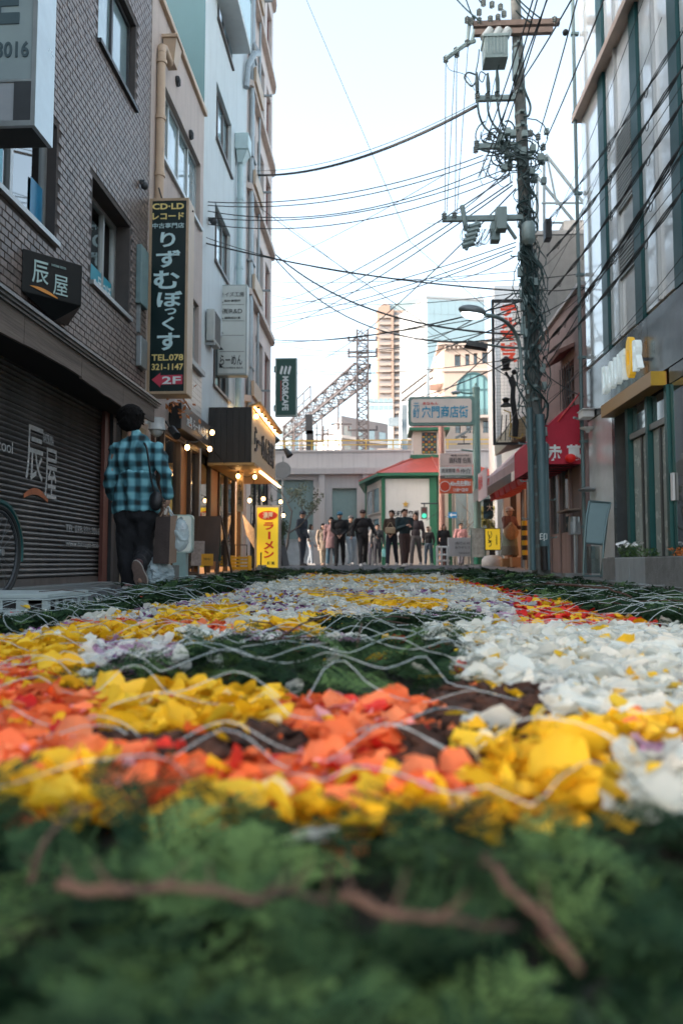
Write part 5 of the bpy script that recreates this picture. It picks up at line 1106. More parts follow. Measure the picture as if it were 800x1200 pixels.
# roof: a skirt of seven slopes rising to the lantern
ctr = Vector((PY(497, 0, 32.5).x, 32.6, 0)); ov = []
for p in base: d = (p-ctr); ov.append(p+d.normalized()*.35)
rt = [ctr+(p-ctr).normalized()*1.05 for p in base]
zr0, zr1 = 3.86, 4.72
for i in range(7):
    j = (i+1) % 7; MB().quad(ov[i]+Z*zr0, ov[j]+Z*zr0, rt[j]+Z*zr1, rt[i]+Z*zr1).build('roof_slope', KR, kb_)
ea = MB(); ea.prism([p+Z*(zr0-.12) for p in ov], (0, 0, .115)); ea.build('green_eave', GREENP, kb_)
sm = MB()
for i in range(5): sm.tube([ov[i]+Z*(zr0+.02), rt[i]+Z*(zr1+.02)], .04, 5)
sm.build('roof_hip', mat('coral_ridge', (.45, .1, .07), .5), kb_)
lt = thing; hx = 1.0
MB().box(ctr.x-.8, 31.6, 4.68, ctr.x+.8, 33.4, 4.84).build('lantern_base', GREENP, kb_)
MB().box(ctr.x-.68, 31.7, 4.84, ctr.x+.68, 33.3, 5.86).build('lantern_tower', KW, kb_)
MB().prism([(ctr.x-.85, 31.45, 5.86), (ctr.x+.85, 31.45, 5.86), (ctr.x+.85, 33.5, 5.86), (ctr.x-.85, 33.5, 5.86)], (0, 0, .13)).build('lantern_eave', GREENP, kb_)
MB().add([(ctr.x-.8, 31.5, 5.995), (ctr.x+.8, 31.5, 5.995), (ctr.x+.8, 33.45, 5.995), (ctr.x-.8, 33.45, 5.995), (ctr.x, 32.5, 6.35)], [(0, 1, 4), (1, 2, 4), (2, 3, 4), (3, 0, 4)]).build('lantern_roof', KR, kb_)
gl = []
cols_ = [(.5, .3, .05), (.05, .12, .2), (.4, .12, .03), (.1, .2, .12), (.45, .4, .2), (.04, .05, .06)]
MB().box(ctr.x-.31, 31.68, 4.9, ctr.x+.31, 31.699, 5.8).build('glass_leading', BLACKM, kb_)
for i in range(5):
    for j in range(8): 
        x0 = ctr.x-.30+i*.12; z0 = 4.91+j*.109; MB().box(x0+.008, 31.665, z0+.008, x0+R.uniform(.08, .112), 31.679, z0+R.uniform(.07, .1)).build('stained_pane', mat('stained_glass_%d' % ((i*3+j*5) % 6), cols_[(i*3+j*5) % 6], .2), kb_)
MB().box(ctr.x+.685, 31.9, 4.95, ctr.x+.695, 32.8, 5.75).build('side_pane', GLASSD, kb_)
# ================================================================== railway viaduct wall with teal shutters
vd = thing('railway_viaduct', 'long pale concrete railway viaduct with teal shutters behind the crowd', 'viaduct', (0, 38, .2))
VC = mat('pale_viaduct_concrete', (.50, .47, .45), .85, var=.06, scale=1, streak=.3, bump=.2)
VY = 38.0; O7 = Vector((-30, VY, 0)); xa = lambda px: PY(px, 600, VY).x+30; zt_ = lambda py: PY(400, py, VY).z
ops = []
for (x0, x1, y0) in ((200, 236, 562), (246, 290, 562), (321, 367, 562), (389, 418, 572), (450, 470, 572)): ops.append((xa(x0), xa(x1), .2, zt_(y0)))
facade('wall', VC, vd, O7, UX, Vector((0, -1, 0)), 62, zt_(548), ops, depth=.35, z0=.15, thick=9)
MB().box(-30, VY-.25, zt_(556), 32, VY+.001, zt_(549)).build('string_course', VC, vd)
MB().box(-30, VY+.4, zt_(549), 32, VY+.7, zt_(528)).build('parapet', VC, vd)
MB().box(-30, VY+.35, zt_(528), 32, VY+.75, zt_(526)).build('parapet_coping', VC, vd)
for x_ in (300, 318, 374, 425, 442): MB().box(xa(x_)-30, VY-.18, .2, xa(x_)-30+.3, VY-.002, zt_(556)-.003).build('pier', VC, vd)
TS = mat('teal_grey_shutter', (.25, .34, .32), .6, var=.06, streak=.2)
for o in ops:
    g_ = MB(); k = 1.35
    MB().box(-30+o[0], VY+.2, 1.5, -30+o[1], VY+.25, o[3]).build('shutter', TS, vd)
    MB().box(-30+o[0], VY+.3, .2, -30+o[1], VY+.34, 1.5).build('low_panel', mat('white_low_panel', (.5, .52, .52), .6, var=.2, scale=3), vd)
rl = MB()
for k in range(44): rl.box(-30+k*1.4, VY+.5, zt_(526), -30+k*1.4+.05, VY+.55, zt_(514))
rl.box(-30, VY+.51, zt_(515), 32, VY+.54, zt_(513.6)); rl.box(-30, VY+.51, zt_(520), 32, VY+.54, zt_(519)); rl.build('yellow_handrail', mat('safety_yellow', (.6, .38, .05), .5), vd)
MB().box(-30, VY+.8, zt_(530)-.6, 32, VY+9, zt_(530)-.5).build('track_bed', CONCD, vd)
# ================================================================== rail gantry
GM = mat('rusty_lattice_steel', (.10, .085, .085), .6, .2, var=.25)
gy = thing('rail_gantry', 'tall lattice mast and slanting lattice beam of the railway catenary', 'gantry', (-1, 45, 5))
def lattice(p0, p1, w_, m, nm, par, n_, r=.05, up=Z):
    d = (p1-p0); L_ = d.length; d.normalize(); s = d.cross(up).normalized() if abs(d.dot(up)) < .9 else UX; t = s.cross(d).normalized(); mb = MB()
    cs = [s*w_/2+t*w_/2, -s*w_/2+t*w_/2, -s*w_/2-t*w_/2, s*w_/2-t*w_/2]
    for c in cs: mb.tube([p0+c, p1+c], r*1.4, 4)
    for i in range(n_):
        a = p0+d*L_*i/n_; b = p0+d*L_*(i+1)/n_
        for k in range(4):
            c0, c1 = cs[k], cs[(k+1) % 4]
            mb.tube([a+c0, b+c1] if i % 2 else [a+c1, b+c0], r*.7, 4); mb.tube([a+c0, a+c1], r*.6, 4)
    return mb.build(nm, m, par, fix=False)
mx = PY(425, 600, 45).x
lattice(Vector((mx, 45, 4.8)), Vector((mx, 45, PY(425, 388, 45).z)), .66, GM, 'mast', gy, 22, .055)
T1 = Vector((mx, 45, PY(425, 436, 45).z)); T2 = PY(338, 503, 66); T2 = Vector((T2.x, 66, T1.z))
lattice(T1, T2, 1.0, GM, 'beam', gy, 16, .06)
lattice(Vector((T2.x, 66, 4.8)), T2+Z*.6, .8, GM, 'far_mast', gy, 12, .05)
for k, z_ in enumerate((PY(425, 400, 45).z, PY(425, 414, 45).z, PY(425, 419, 45).z, PY(425, 505, 45).z)):
    ins = MB(); ins.box(mx-.9, 44.9, z_, mx+.9, 45.0, z_+.08)
    for s in (-.85, .85): ins.cyl((mx+s, 44.95, z_), (mx+s, 44.95, z_+.3), .06)
    ins.build('insulator_arm', GM, gy)
ins = MB().tube([PY(414, 401, 45), PY(414, 398, 45), PY(424, 386, 45), PY(424, 400, 45)], .05).build('top_frame', GM, gy)
for t in (.25, .45, .6, .75, .9):
    p = T1.lerp(T2, t); ins = MB().tube([p-Z*.5, p-Z*2.2], .06); ins.tube([p-Z*2.2-UX*.5, p-Z*2.2+UX*.9], .05); ins.cyl(p-Z*2.6, p-Z*2.2, .09); ins.build('hanger', GM, gy)
pf = MB(); q0 = T1.lerp(T2, .62)+Z*.6; q1 = T1.lerp(T2, .84)+Z*.6
for t in (0, .5, 1): pf.tube([q0.lerp(q1, t), q0.lerp(q1, t)+Z*1.7], .06)
pf.tube([q0+Z*1.7, q1+Z*1.7], .06); pf.tube([q0+Z*.9, q1+Z*.9], .05); pf.build('signal_frame', GM, gy)
sgl = MB()
for p in (PY(362, 497, 52), PY(363, 516, 52)): sgl.box(p.x-.25, 52, p.z-.7, p.x+.25, 52.2, p.z+.7); sgl.cyl((p.x, 52.1, 5), (p.x, 52.1, p.z), .06)
tag(sgl.build('railway_signal', BLACKM), 'dark railway signals on thin posts under the lattice beam', 'railway signal')
for i, px in enumerate((345, 352, 371, 379, 384)):
    p = PY(px, 490+i*3, 55); m_ = MB().cyl((p.x, 55, 5), (p.x, 55, p.z), .05, n=6); m_.box(p.x-.3, 54.95, p.z-.4, p.x+.3, 55, p.z-.34)
    tag(m_.build('line_post', GM), 'thin railway line post under the slanting lattice beam', 'post', 'thin line posts under the lattice beam')
# ================================================================== background buildings
def polyb(name, label, pts, z1, m, z0=0.0, cat='building'):
    t = thing(name, label, cat, (pts[0][0], pts[0][1], 0)); mb = MB(); mb.prism([(p[0], p[1], z0) for p in pts], (0, 0, z1-z0)); mb.build('wall', m, t); return t
def gridwin(par, a, b, z0, z1, cols, rows, m, fx=.6, fz=.6, out=.03, name='window'):
    a = Vector((a[0], a[1], 0)); b = Vector((b[0], b[1], 0)); u = (b-a).normalized(); n = Vector((u.y, -u.x, 0)); L_ = (b-a).length
    proto = None
    for i in range(cols):
        for j in range(rows):
            cu = L_*(i+.5)/cols; cz_ = z0+(z1-z0)*(j+.5)/rows; hw = L_/cols*fx/2; hz = (z1-z0)/rows*fz/2
            if proto is None: proto = MB().bb(a, u, n, cu-hw, cu+hw, -.02, out, cz_-hz, cz_+hz).build(name, m, par); pc = a+u*cu+Z*cz_
            else:
                q_ = a+u*cu+Z*cz_; dup(proto, q_-pc)
# grey apartment block right behind the viaduct
GB = mat('mid_grey_wall', (.25, .25, .26), .8, var=.05, streak=.1); GBW = mat('off_white_wall', (.58, .58, .57), .8, var=.04, streak=.15)
g = polyb('grey_apartment_block', 'grey apartment block with a white end behind the lattice mast', [(PY(400, 0, 75).x, 75), (PY(452, 0, 80).x, 80), (PY(452, 0, 80).x, 92), (PY(372, 0, 92).x, 92)], PY(400, 487, 75).z, GB)
A0, A1 = (PY(400, 0, 75).x, 75), (PY(452, 0, 80).x, 80); W0 = (PY(372, 0, 92).x, 92)
MB().prism([(A0[0]-.02, A0[1]-.02, 0), (W0[0]-.05, W0[1], 0), (W0[0]+.2, W0[1]+.2, 0), (A0[0]+.1, A0[1]+.2, 0)], (0, 0, PY(400, 490, 75).z)).build('white_end', GBW, g)
z = lambda py: PY(400, py, 76).z
gridwin(g, A0, A1, z(513), z(500), 4, 1, GLASSP, .6, .9); gridwin(g, A0, A1, z(532), z(521), 4, 1, GLASSP, .55, .9)
gridwin(g, W0, A0, z(530), z(505), 3, 2, GLASSD, .3, .5)
MB().prism([(A0[0], A0[1]-.15, z(515)), (A1[0], A1[1]-.15, z(515)), (A1[0], A1[1]-.02, z(515)), (A0[0], A0[1]-.02, z(515))], (0, 0, .3)).build('band', GBW, g)
MB().box(PY(407, 0, 82).x, 82, z(487), PY(417, 0, 82).x, 84, z(479)).build('roof_house', mat('pale_teal_roof_house', (.4, .5, .5), .6), g)
t = polyb('low_blue_building', 'low pale blue building with terraces left of the long sign', [(PY(431, 0, 100).x, 100), (PY(458, 0, 100).x, 100), (PY(458, 0, 100).x, 108), (PY(431, 0, 100).x, 108)], PY(440, 469, 100).z, mat('pale_teal_wall', (.42, .5, .52), .6, var=.06))
gridwin(t, (PY(431, 0, 100).x, 100), (PY(458, 0, 100).x, 100), PY(0, 486, 100).z, PY(0, 470, 100).z, 5, 2, GLASSP, .8, .6)
# beige tower
BT = mat('warm_beige_tower_wall', (.36, .26, .205), .8, var=.08); DK = mat('tower_recess', (.25, .24, .24), .7)
tw_ = thing('beige_tower', 'tall beige residential tower with stacked balconies and curved glass roof edge', 'tower', (3, 305, 0))
D = 305; X_ = lambda px, d=D: PY(px, 0, d).x; Z_ = lambda py, d=D: PY(0, py, d).z
pts = [(X_(439), D+3), (X_(441), D), (X_(470), D), (X_(490), D+8), (X_(490), D+16), (X_(439), D+16)]
MB().prism([(x, y, 0) for x, y in pts], (0, 0, Z_(371))).build('wall', BT, tw_)
top = MB(); 
for i in range(10):
    t0 = i/10; x0, x1 = X_(439+5*i), X_(444+5*i); h0 = Z_(371-14*math.sin(t0*1.5)); h1 = Z_(371-14*math.sin((t0+.1)*1.5))
    top.add([(x0, D+1, Z_(372)), (x1, D+1, Z_(372)), (x1, D+1, h1), (x0, D+1, h0), (x0, D+12, Z_(372)), (x1, D+12, Z_(372)), (x1, D+12, h1), (x0, D+12, h0)], [(0, 1, 2, 3), (4, 7, 6, 5), (3, 2, 6, 7), (0, 3, 7, 4), (1, 5, 6, 2)])
top.build('curved_crown', mat('crown_glass', (.3, .4, .42), .25), tw_)
MB().prism([(X_(441), D-.1, Z_(380)), (X_(455), D-.1, Z_(380)), (X_(455), D-.1, Z_(364)), (X_(448), D-.1, Z_(363)), (X_(441), D-.1, Z_(368))], (0, 1.0, 0)).build('crown_wall', BT, tw_)
fl0 = (PY(0, 380, D).z)
proto = None
for k in range(34):
    zz_ = fl0-k*2.85
    if zz_ < 20: break
    for (x0, x1) in ((443, 456), (459.5, 468)):
        m1 = MB().box(X_(x0), D-.05, zz_+1.0, X_(x1), D+.6, zz_+2.35); m1.build('balcony_recess', DK, tw_)
        MB().box(X_(x0)-.1, D-.9, zz_-.1, X_(x1)+.1, D-.06, zz_+.95).build('balcony', mat('pale_balcony', (.36, .31, .27), .7), tw_)
gridwin(tw_, (X_(470), D), (X_(490), D+8), 25, fl0, 3, 26, GLASSD, .5, .45)
MB().box(X_(456.5), D-1.2, 0, X_(459), D-.02, Z_(371)).build('pilaster', BT, tw_)
# blue-white office tower
OW = mat('sunlit_office_panel', (.40, .43, .44), .5, var=.04); OT = mat('shaded_teal_glass_wall', (.30, .42, .46), .3, var=.1, scale=.05)  # sun on the side and shade on the front are put into these colours
of = thing('office_tower', 'broad office tower with sunlit white side and shaded teal glass front', 'tower', (12, 200, 0))
C0 = (PY(497, 0, 200).x, 200); L1 = (PY(466, 0, 216).x, 216); R1 = (PY(562, 0, 203).x, 203); Hh = PY(497, 349, 200).z
MB().prism([(L1[0], L1[1], 0), (C0[0], C0[1], 0), (R1[0], R1[1], 0), (R1[0]+4, 230, 0), (L1[0]+4, 235, 0)], (0, 0, Hh)).build('wall', OW, of)
u = (Vector(R1)-Vector(C0)).normalized(); u = Vector((u.x, u.y, 0)); n = Vector((u.y, -u.x, 0)); Lw = (Vector(R1)-Vector(C0)).length
k = 0
proto = None
nc, nr = 8, 17
for i in range(nc):
    for j in range(nr):
        z0 = Hh-.4-(j+1)*4.0
        if proto is None: proto = MB().bb((C0[0], C0[1], 0), u, n, .1+i*(Lw-.2)/nc, .1+(i+1)*(Lw-.2)/nc-.06, 0, .08, z0+.05, z0+3.98).build('glass_panel', OT, of)
        else: dup(proto, u*(i*(Lw-.2)/nc)-Z*(j*4.0))
MB().prism([(L1[0]-.2, L1[1], Hh), (C0[0]-.2, C0[1]-.2, Hh), (R1[0], R1[1]-.2, Hh), (R1[0]+4, 230, Hh), (L1[0]+4, 235, Hh)], (0, 0, .6)).build('parapet', OW, of)
u2 = (Vector(C0)-Vector(L1)).normalized(); u2 = Vector((u2.x, u2.y, 0)); n2 = Vector((u2.y, -u2.x, 0))
txt('KOBE KOTSU', Vector((L1[0], L1[1], Hh-7))+u2*2+n2*.1, u2, Z, 12, 2.4, mat('grey_roof_letters', (.4, .42, .42), .5), of, ext=.1)
an = MB(); p = PY(517, 330, 210); an.cyl((p.x, 210, Hh), (p.x, 210, p.z), .15, .05, n=6); p = PY(560, 347, 205); 
for k in range(5): an.cyl((p.x+k*.4, 205, Hh), (p.x+k*.3, 205, Hh+4-k*.6), .08, n=5)
an.build('antenna', DARKM, of)
# cream civic building with arched window
CB_ = mat('cream_stone_block', (.42, .34, .285), .8, var=.05, scale=1, bump=.2, streak=.12); CB2 = mat('cream_stone_trim', (.47, .39, .34), .75, var=.04)
cv_ = thing('cream_arch_building', 'cream stone building with a great arched window behind the long sign', 'building', (8, 62, 0))
D = 62; X_ = lambda px: PY(px, 0, D).x; Z_ = lambda py: PY(0, py, D).z
xo = X_(516); Wd = X_(640)-xo
ops = [(X_(528)-xo-.0, X_(535)-xo, Z_(435.5), Z_(422.5)), (X_(540)-xo, X_(545)-xo, Z_(435), Z_(422)), (X_(549.5)-xo, X_(554)-xo, Z_(434), Z_(421)), (X_(559)-xo, X_(566)-xo, Z_(433), Z_(420)),
       (X_(590)-xo, X_(597)-xo, Z_(433), Z_(420)), (X_(528)-xo, X_(534)-xo, Z_(512), Z_(501)), (X_(540)-xo, X_(546)-xo, Z_(512), Z_(501)), (X_(551)-xo, X_(556)-xo, Z_(512), Z_(501)), (X_(559)-xo, X_(568)-xo, Z_(512), Z_(498))]
facade('wall', CB_, cv_, (xo, D, 0), UX, Vector((0, -1, 0)), Wd, Z_(413), ops, depth=.4, z0=0, thick=15)
for o in ops: window(cv_, Vector((xo, D, 0)), UX, Vector((0, -1, 0)), o[0], o[1], o[2], o[3], rec=.3, cols=2 if o[1]-o[0] > .45 else 1, rows=2, fm=DARKM, gm=GLASSD, fw=.06, sill=False)
MB().box(xo-.5, D-.35, Z_(413), xo+Wd, D+15, Z_(409)).build('cornice', CB2, cv_); MB().box(xo-.2, D-.15, Z_(442), xo+Wd, D-.003, Z_(439)).build('string_course', CB2, cv_)
dn = MB(); x = xo
while x < xo+Wd: dn.box(x, D-.25, Z_(413)-.25, x+.18, D-.003, Z_(413)-.01); x += .36
dn.build('dentils', CB2, cv_)
cx_ = X_(549); Rr = X_(568)-cx_; zc_ = Z_(463)
pa_ = [(cx_+Rr*math.cos(t), D-.02, zc_+Rr*math.sin(t)) for t in [math.pi*k/20 for k in range(21)]]+[(cx_-Rr, D-.02, Z_(493)), (cx_+Rr, D-.02, Z_(493))]
MB().prism(pa_, (0, -.05, 0)).build('arched_glass', mat('teal_arch_glass', (.16, .3, .31), .1, var=.1, scale=.6), cv_)
ar = MB(); ar.tube([(cx_+Rr*math.cos(t), D-.09, zc_+Rr*math.sin(t)) for t in [math.pi*k/20 for k in range(21)]], .09, 6)
for k in (-.6, -.2, .2, .6): ar.box(cx_+k*Rr-.05, D-.12, Z_(493), cx_+k*Rr+.05, D-.071, zc_+Rr*math.sqrt(1-k*k)-.02)
ar.box(cx_-Rr, D-.13, zc_-.06, cx_+Rr, D-.071, zc_+.06); ar.build('arch_mullions', mat('teal_dark_frame', (.05, .12, .13), .4), cv_)
MB().box(cx_-Rr-.1, D-.6, Z_(496), cx_+Rr+.3, D-.003, Z_(493)).build('balcony_ledge', CB2, cv_)
b2 = MB(); 
for k in range(14): b2.box(cx_+Rr*.3+k*.14, D-.55, Z_(493), cx_+Rr*.3+k*.14+.04, D-.5, Z_(486))
b2.build('railing', DARKM, cv_)
# chamfered left shoulder with window and rounded balconies
sh_ = MB(); sh_.prism([(X_(509), D+4, 0), (xo-.01, D+.02, 0), (xo-.01, D+14, 0), (X_(509), D+14, 0)], (0, 0, Z_(418))); sh_.build('left_shoulder', CB_, cv_)
MB().prism([(X_(508.5), D+3.6, Z_(418)), (xo+.1, D-.35, Z_(418)), (xo-.01, D+14, Z_(418)), (X_(508.5), D+14, Z_(418))], (0, 0, .5)).build('left_cornice', CB2, cv_)
for py0, py1 in ((455, 441), (473, 466)):
    p0 = X_(501); MB().lathe(((X_(501)+X_(517))/2+.3, D+1.5, Z_(py0)), [(1.3, 0), (1.35, .1), (1.35, Z_(py1)-Z_(py0)), (1.25, Z_(py1)-Z_(py0))], 20).build('round_balcony', mat('blush_balcony', (.62, .5, .44), .7), cv_)
# stepped white building with roof railings
sw_ = thing('stepped_white_building', 'white building with diagonal stair railings between the tower and the cream building', 'building', (4, 55, 0))
D = 56; 
MB().prism([PY(470, 515, D), PY(470, 471, D), PY(500, 451, D), PY(500, 515, D)], (0, 5, 0)).build('wall', mat('clean_white_wall', (.72, .72, .71), .6, var=.03), sw_)
MB().prism([PY(478, 515, D-4), PY(478, 486, D-4), PY(512, 462, D-4), PY(512, 515, D-4)], (0, 3, 0)).build('lower_wall', mat('clean_white_wall', (.72, .72, .71)), sw_)
rl = MB(); P0, P1 = PY(470, 461, D), PY(507, 433, D); Q0, Q1 = PY(470, 470, D), PY(507, 442, D)
rl.tube([P0, P1], .08, 5); rl.build('handrail', mat('bronze_rail', (.08, .07, .06), .5), sw_); rl = MB(); rl.tube([Q0, Q1], .08, 5)
for k in range(16): rl.tube([P0.lerp(P1, k/15), Q0.lerp(Q1, min(1, (k+.7)/15))], .03, 4)
rl.build('stair_railing', mat('bronze_rail', (.08, .07, .06)), sw_); MB().tube([PY(478, 484, D-4.2), PY(503, 463, D-4.2)], .1, 5).build('lower_handrail', mat('bronze_rail', (.08, .07, .06)), sw_)
ct = MB(); ct.box(PY(468, 0, 50).x, 50, 0, PY(474, 0, 50).x, 50.6, PY(0, 479, 50).z); ct.box(PY(497.5, 0, 50).x-.05, 50, 6, PY(499.5, 0, 50).x, 50.5, PY(0, 436, 50).z); ct.build('grey_column', mat('blue_grey_column', (.25, .3, .32), .5), sw_)
for y0, y1 in ((490, 500), (515, 526)): a = PY(455, y1, 50); b = PY(467, y0, 50); tag(MB().box(a.x, 49.7, a.z, b.x, 49.9, b.z).build('blue_panel_sign', mat('grey_blue_panel', (.35, .42, .45), .5)), 'small upper grey-blue panel sign left of the long street sign' if y0 < 500 else 'small lower grey-blue panel sign left of the police box tower', 'sign')
# balcony building between (right of mast)
t = polyb('terraced_block', 'block with pale terraces just left of the police box roof', [(PY(440, 0, 52).x, 52), (PY(468, 0, 52).x, 52), (PY(468, 0, 52).x, 58), (PY(440, 0, 52).x, 58)], PY(0, 529, 52).z, mat('beige_terrace_wall', (.45, .38, .33), .8))
for y_ in (530, 541): a = PY(438, y_+5, 51.5); b = PY(466, y_, 51.5); MB().box(a.x, 51.3, a.z, b.x, 51.98, b.z).build('terrace', GBW, t)
# far backdrop behind: hill on the left, rows of low blocks to the sides
hl = MB(); vs = []; fs = []
nxh, nyh = 60, 8
for j in range(nyh):
    for i in range(nxh):
        x = -700+1400*i/(nxh-1); y = 420+j*45; h = 0 if j == 0 else (18+60*math.exp(-((x+120)/160)**2)+18*noise.noise(Vector((x*.008, y*.01, 3))))*math.sin(math.pi*j/(nyh-1))
        vs.append((x, y, max(-1, h)))
fs = [(j*nxh+i, j*nxh+i+1, (j+1)*nxh+i+1, (j+1)*nxh+i) for j in range(nyh-1) for i in range(nxh-1)]
hl.add(vs, fs).build('hills', mat('far_hill_green', (.16, .24, .2), .9, var=.2, scale=.03), kind='structure', smooth=True)
for k, (px0, px1, py, d, m) in enumerate(((320, 352, 560, 60, GBW), (330, 347, 530, 120, mat('pale_teal_wall', (.42, .5, .52))), (352, 372, 545, 110, mat('warm_grey_wall', (.42, .38, .36), .8)))):
    a, b = PY(px0, 0, d), PY(px1, 0, d); t = polyb('low_house', ['white low block seen just above the viaduct at far left', 'pale teal block behind the far mast of the gantry', 'warm grey block between the thin line posts'][k], [(a.x, d), (b.x, d), (b.x, d+8), (a.x, d+8)], PY(0, py-8-20*(k > 0), d).z, m)
    gridwin(t, (a.x, d), (b.x, d), PY(0, py+5, d).z, PY(0, py-8-18*(k > 0), d).z, 3, 2, GLASSP, .6, .5)
# side street blocks outside the gap so that the place goes on
polyb('left_corner_block', 'tall grey block round the left corner, mostly hidden by the pink building', [(-22, 26, ), (-6.2, 26), (-6.2, 34), (-22, 34)], 14, GB)
polyb('right_corner_block', 'cream white block behind the neon grid sign at right', [(4.6, 25), (14, 25), (14, 31), (4.6, 31)], 9.5, mat('cream_white_wall', (.6, .57, .53)))
p0 = PY(577, 0, 26); 
wb = thing('white_slab_building', 'plain white building edge behind the neon grid sign', 'building', (5, 24.4, 0))
MB().prism([(PY(574, 0, 24.4).x, 24.4, 0), (9, 24.4, 0), (9, 24.9, 0), (PY(574, 0, 24.4).x, 24.9, 0)], (0, 0, PY(0, 345, 24.4).z)).build('wall', mat('clean_white_wall', (.72, .72, .71)), wb)
# ================================================================== trees
def tree(name, label, base, h, seed, lm, dens, r0=.05, spread=.9, lsz=.05, lean=0.0):
    rr_ = random.Random(seed); t = thing(name, label, 'tree', base); tm = MB(); tips = []
    base = Vector(base)
    def br(p, d, L_, r, lv):
        pts = [p]; n_ = 5; q_ = p.copy(); dd = d.copy()
        for i in range(n_):
            dd = (dd+Vector((rr_.uniform(-.18, .18), rr_.uniform(-.18, .18), rr_.uniform(-.02, .16)))).normalized(); q_ = q_+dd*L_/n_; pts.append(q_.copy())
        tm.tube(pts, r, 5, [r*(1-.65*i/n_) for i in range(n_+1)])
        if lv == 0 or r < .004: tips.extend(pts[2:]); return
        for k in range(3 if lv > 1 else 4):
            i = rr_.randint(2, n_); a = rr_.uniform(0, 6.28); nd = (dd*.6+Vector((math.cos(a)*spread, math.sin(a)*spread, rr_.uniform(.1, .6)))).normalized()
            br(pts[i], nd, L_*rr_.uniform(.5, .75), r*.5, lv-1)
    br(base, Vector((lean, 0, 1)).normalized(), h*.5, r0, 3)
    tm.build('trunk', mat('grey_bark', (.13, .115, .10), .85, var=.3), t, fix=False)
    lb = MB()
    for p in tips:
        for k in range(dens):
            c = p+Vector((rr_.gauss(0, .06), rr_.gauss(0, .06), rr_.gauss(0, .06))); d = Vector((rr_.uniform(-1, 1), rr_.uniform(-1, 1), rr_.uniform(-1, 1))).normalized()*lsz; e = d.orthogonal().normalized()*lsz*.45
            lb.quad(c-d, c+e, c+d, c-e)
    lb.build('crown', lm, t, fix=False); return t
OLV = mat('dull_olive_leaf', (.10, .12, .07), .6, var=.4, scale=8)
tb_ = PY(341, 660, 22.5); tree('street_tree', 'thin sparse-leaved street tree at the corner behind the yellow ramen sign', (tb_.x-.25, 22.5, gz(23)), 3.4, 5, OLV, 5, .06, 1.0, .05, .12)
tb_ = PY(532, 655, 28.5); tree('bare_tree', 'small bare branched tree in front of the police box windows', (tb_.x, 28.5, .2), 3.0, 9, OLV, 0, .05, .9)
tb_ = PY(572, 655, 27.5); tree('shrub_tree', 'small yellow-green leafy tree left of the yellow lantern sign', (tb_.x-.1, 27.5, .2), 2.6, 13, mat('yellow_green_leaf', (.22, .2, .04), .6, var=.5, scale=5), 7, .05, .9, .07)
tree('potted_conifer', 'dark green bush by the pavement left of the yellow ramen sign', (-2.75, 19.0, gz(19)), 1.4, 21, mat('dark_leaf', (.04, .07, .03), .6, var=.5), 7, .03, .7, .05)
# grey barrier boards with writing, map board
def upr(name, label, cat, x0, y0, x1, y1, Y, m, th=.05, legs=True):
    t = thing(name, label, cat, (PY(x0, y1, Y).x, Y, gz(24))); a, b = PY(x0, y1, Y), PY(x1, y0, Y)
    MB().box(a.x, Y, a.z, b.x, Y+th, b.z).build('board', m, t, bevel=.006)
    if legs:
        for x in (a.x+.05, b.x-.05): MB().box(x-.02, Y+th+.002, gz(24), x+.02, Y+th+.04, a.z+.2).build('leg', STEEL, t)
    return t
bb_ = upr('notice_board', 'low grey notice board with two short lines of writing', 'sign', 526, 630, 553, 652, 23.0, mat('pale_grey_notice', (.45, .48, .5), .5, var=.05), .5)
face('通行止め', 533, 635, 550, 638, INK, 22.99, bb_); face('ありがとう', 533, 640, 550, 643, INK, 22.99, bb_); face('元町商店会', 537, 647, 550, 649, INK, 22.99, bb_)
mp_ = upr('map_board', 'pale blue-green map board on thin legs left of the yellow lantern', 'sign', 552, 619, 568, 653, 22.6, mat('map_print', (.42, .5, .48), .5, var=.45, scale=9))
fr = MB(); a, b = PY(552, 653, 22.55), PY(568, 619, 22.55); fr.tube([(a.x, 22.57, gz(24)), (a.x, 22.57, b.z), (b.x, 22.57, b.z), (b.x, 22.57, gz(24))], .02, 4); fr.build('frame', TP, mp_)
br_ = thing('white_barrier', 'white pipe barrier in front of the black-hooded woman', 'barrier', (2.2, 23.3, .2))
b_ = MB()
for x in (512, 517, 524): p = PY(x, 661, 23.3); b_.cyl((p.x, 23.3, gz(24)), (p.x, 23.3, PY(x, 640, 23.3).z), .035, n=8)
for y in (641, 650, 657): b_.cyl(PY(512, y, 23.3), PY(527, y, 23.3), .03, n=8)
b_.build('pipes', WHITEP, br_)
# ================================================================== utility pole
PYY = 12.0
PC = mat('weathered_pole_concrete', (.115, .125, .12), .85, var=.25, scale=6, bump=.5, bscale=50, streak=.5)
EQ = mat('teal_grey_equipment', (.2, .27, .27), .5, .2, var=.15, scale=8, streak=.3)
EQD = mat('dark_teal_cable', (.012, .04, .042), .55, var=.2)
CAB = mat('black_cable', (.02, .025, .028), .6, var=.2)
INS = mat('porcelain_grey', (.32, .36, .36), .3, var=.1)
up = thing('utility_pole', 'leaning concrete utility pole crowded with transformer, arms and cable tangles', 'utility pole', (2.68, PYY, gz(12)))
top_, bot_ = PY(601, -60, PYY), PY(634, 673, PYY); bot_.z = gz(12)
def pax(py): t = (py+60)/733; return PY(601+33*t, py, PYY)
n_ = 14; pts = [top_.lerp(bot_, i/n_) for i in range(n_+1)]
MB().tube(pts, .1, 20, [.075+.07*(i/n_) for i in range(n_+1)]).build('pole_shaft', PC, up, smooth=True)
cl = MB()
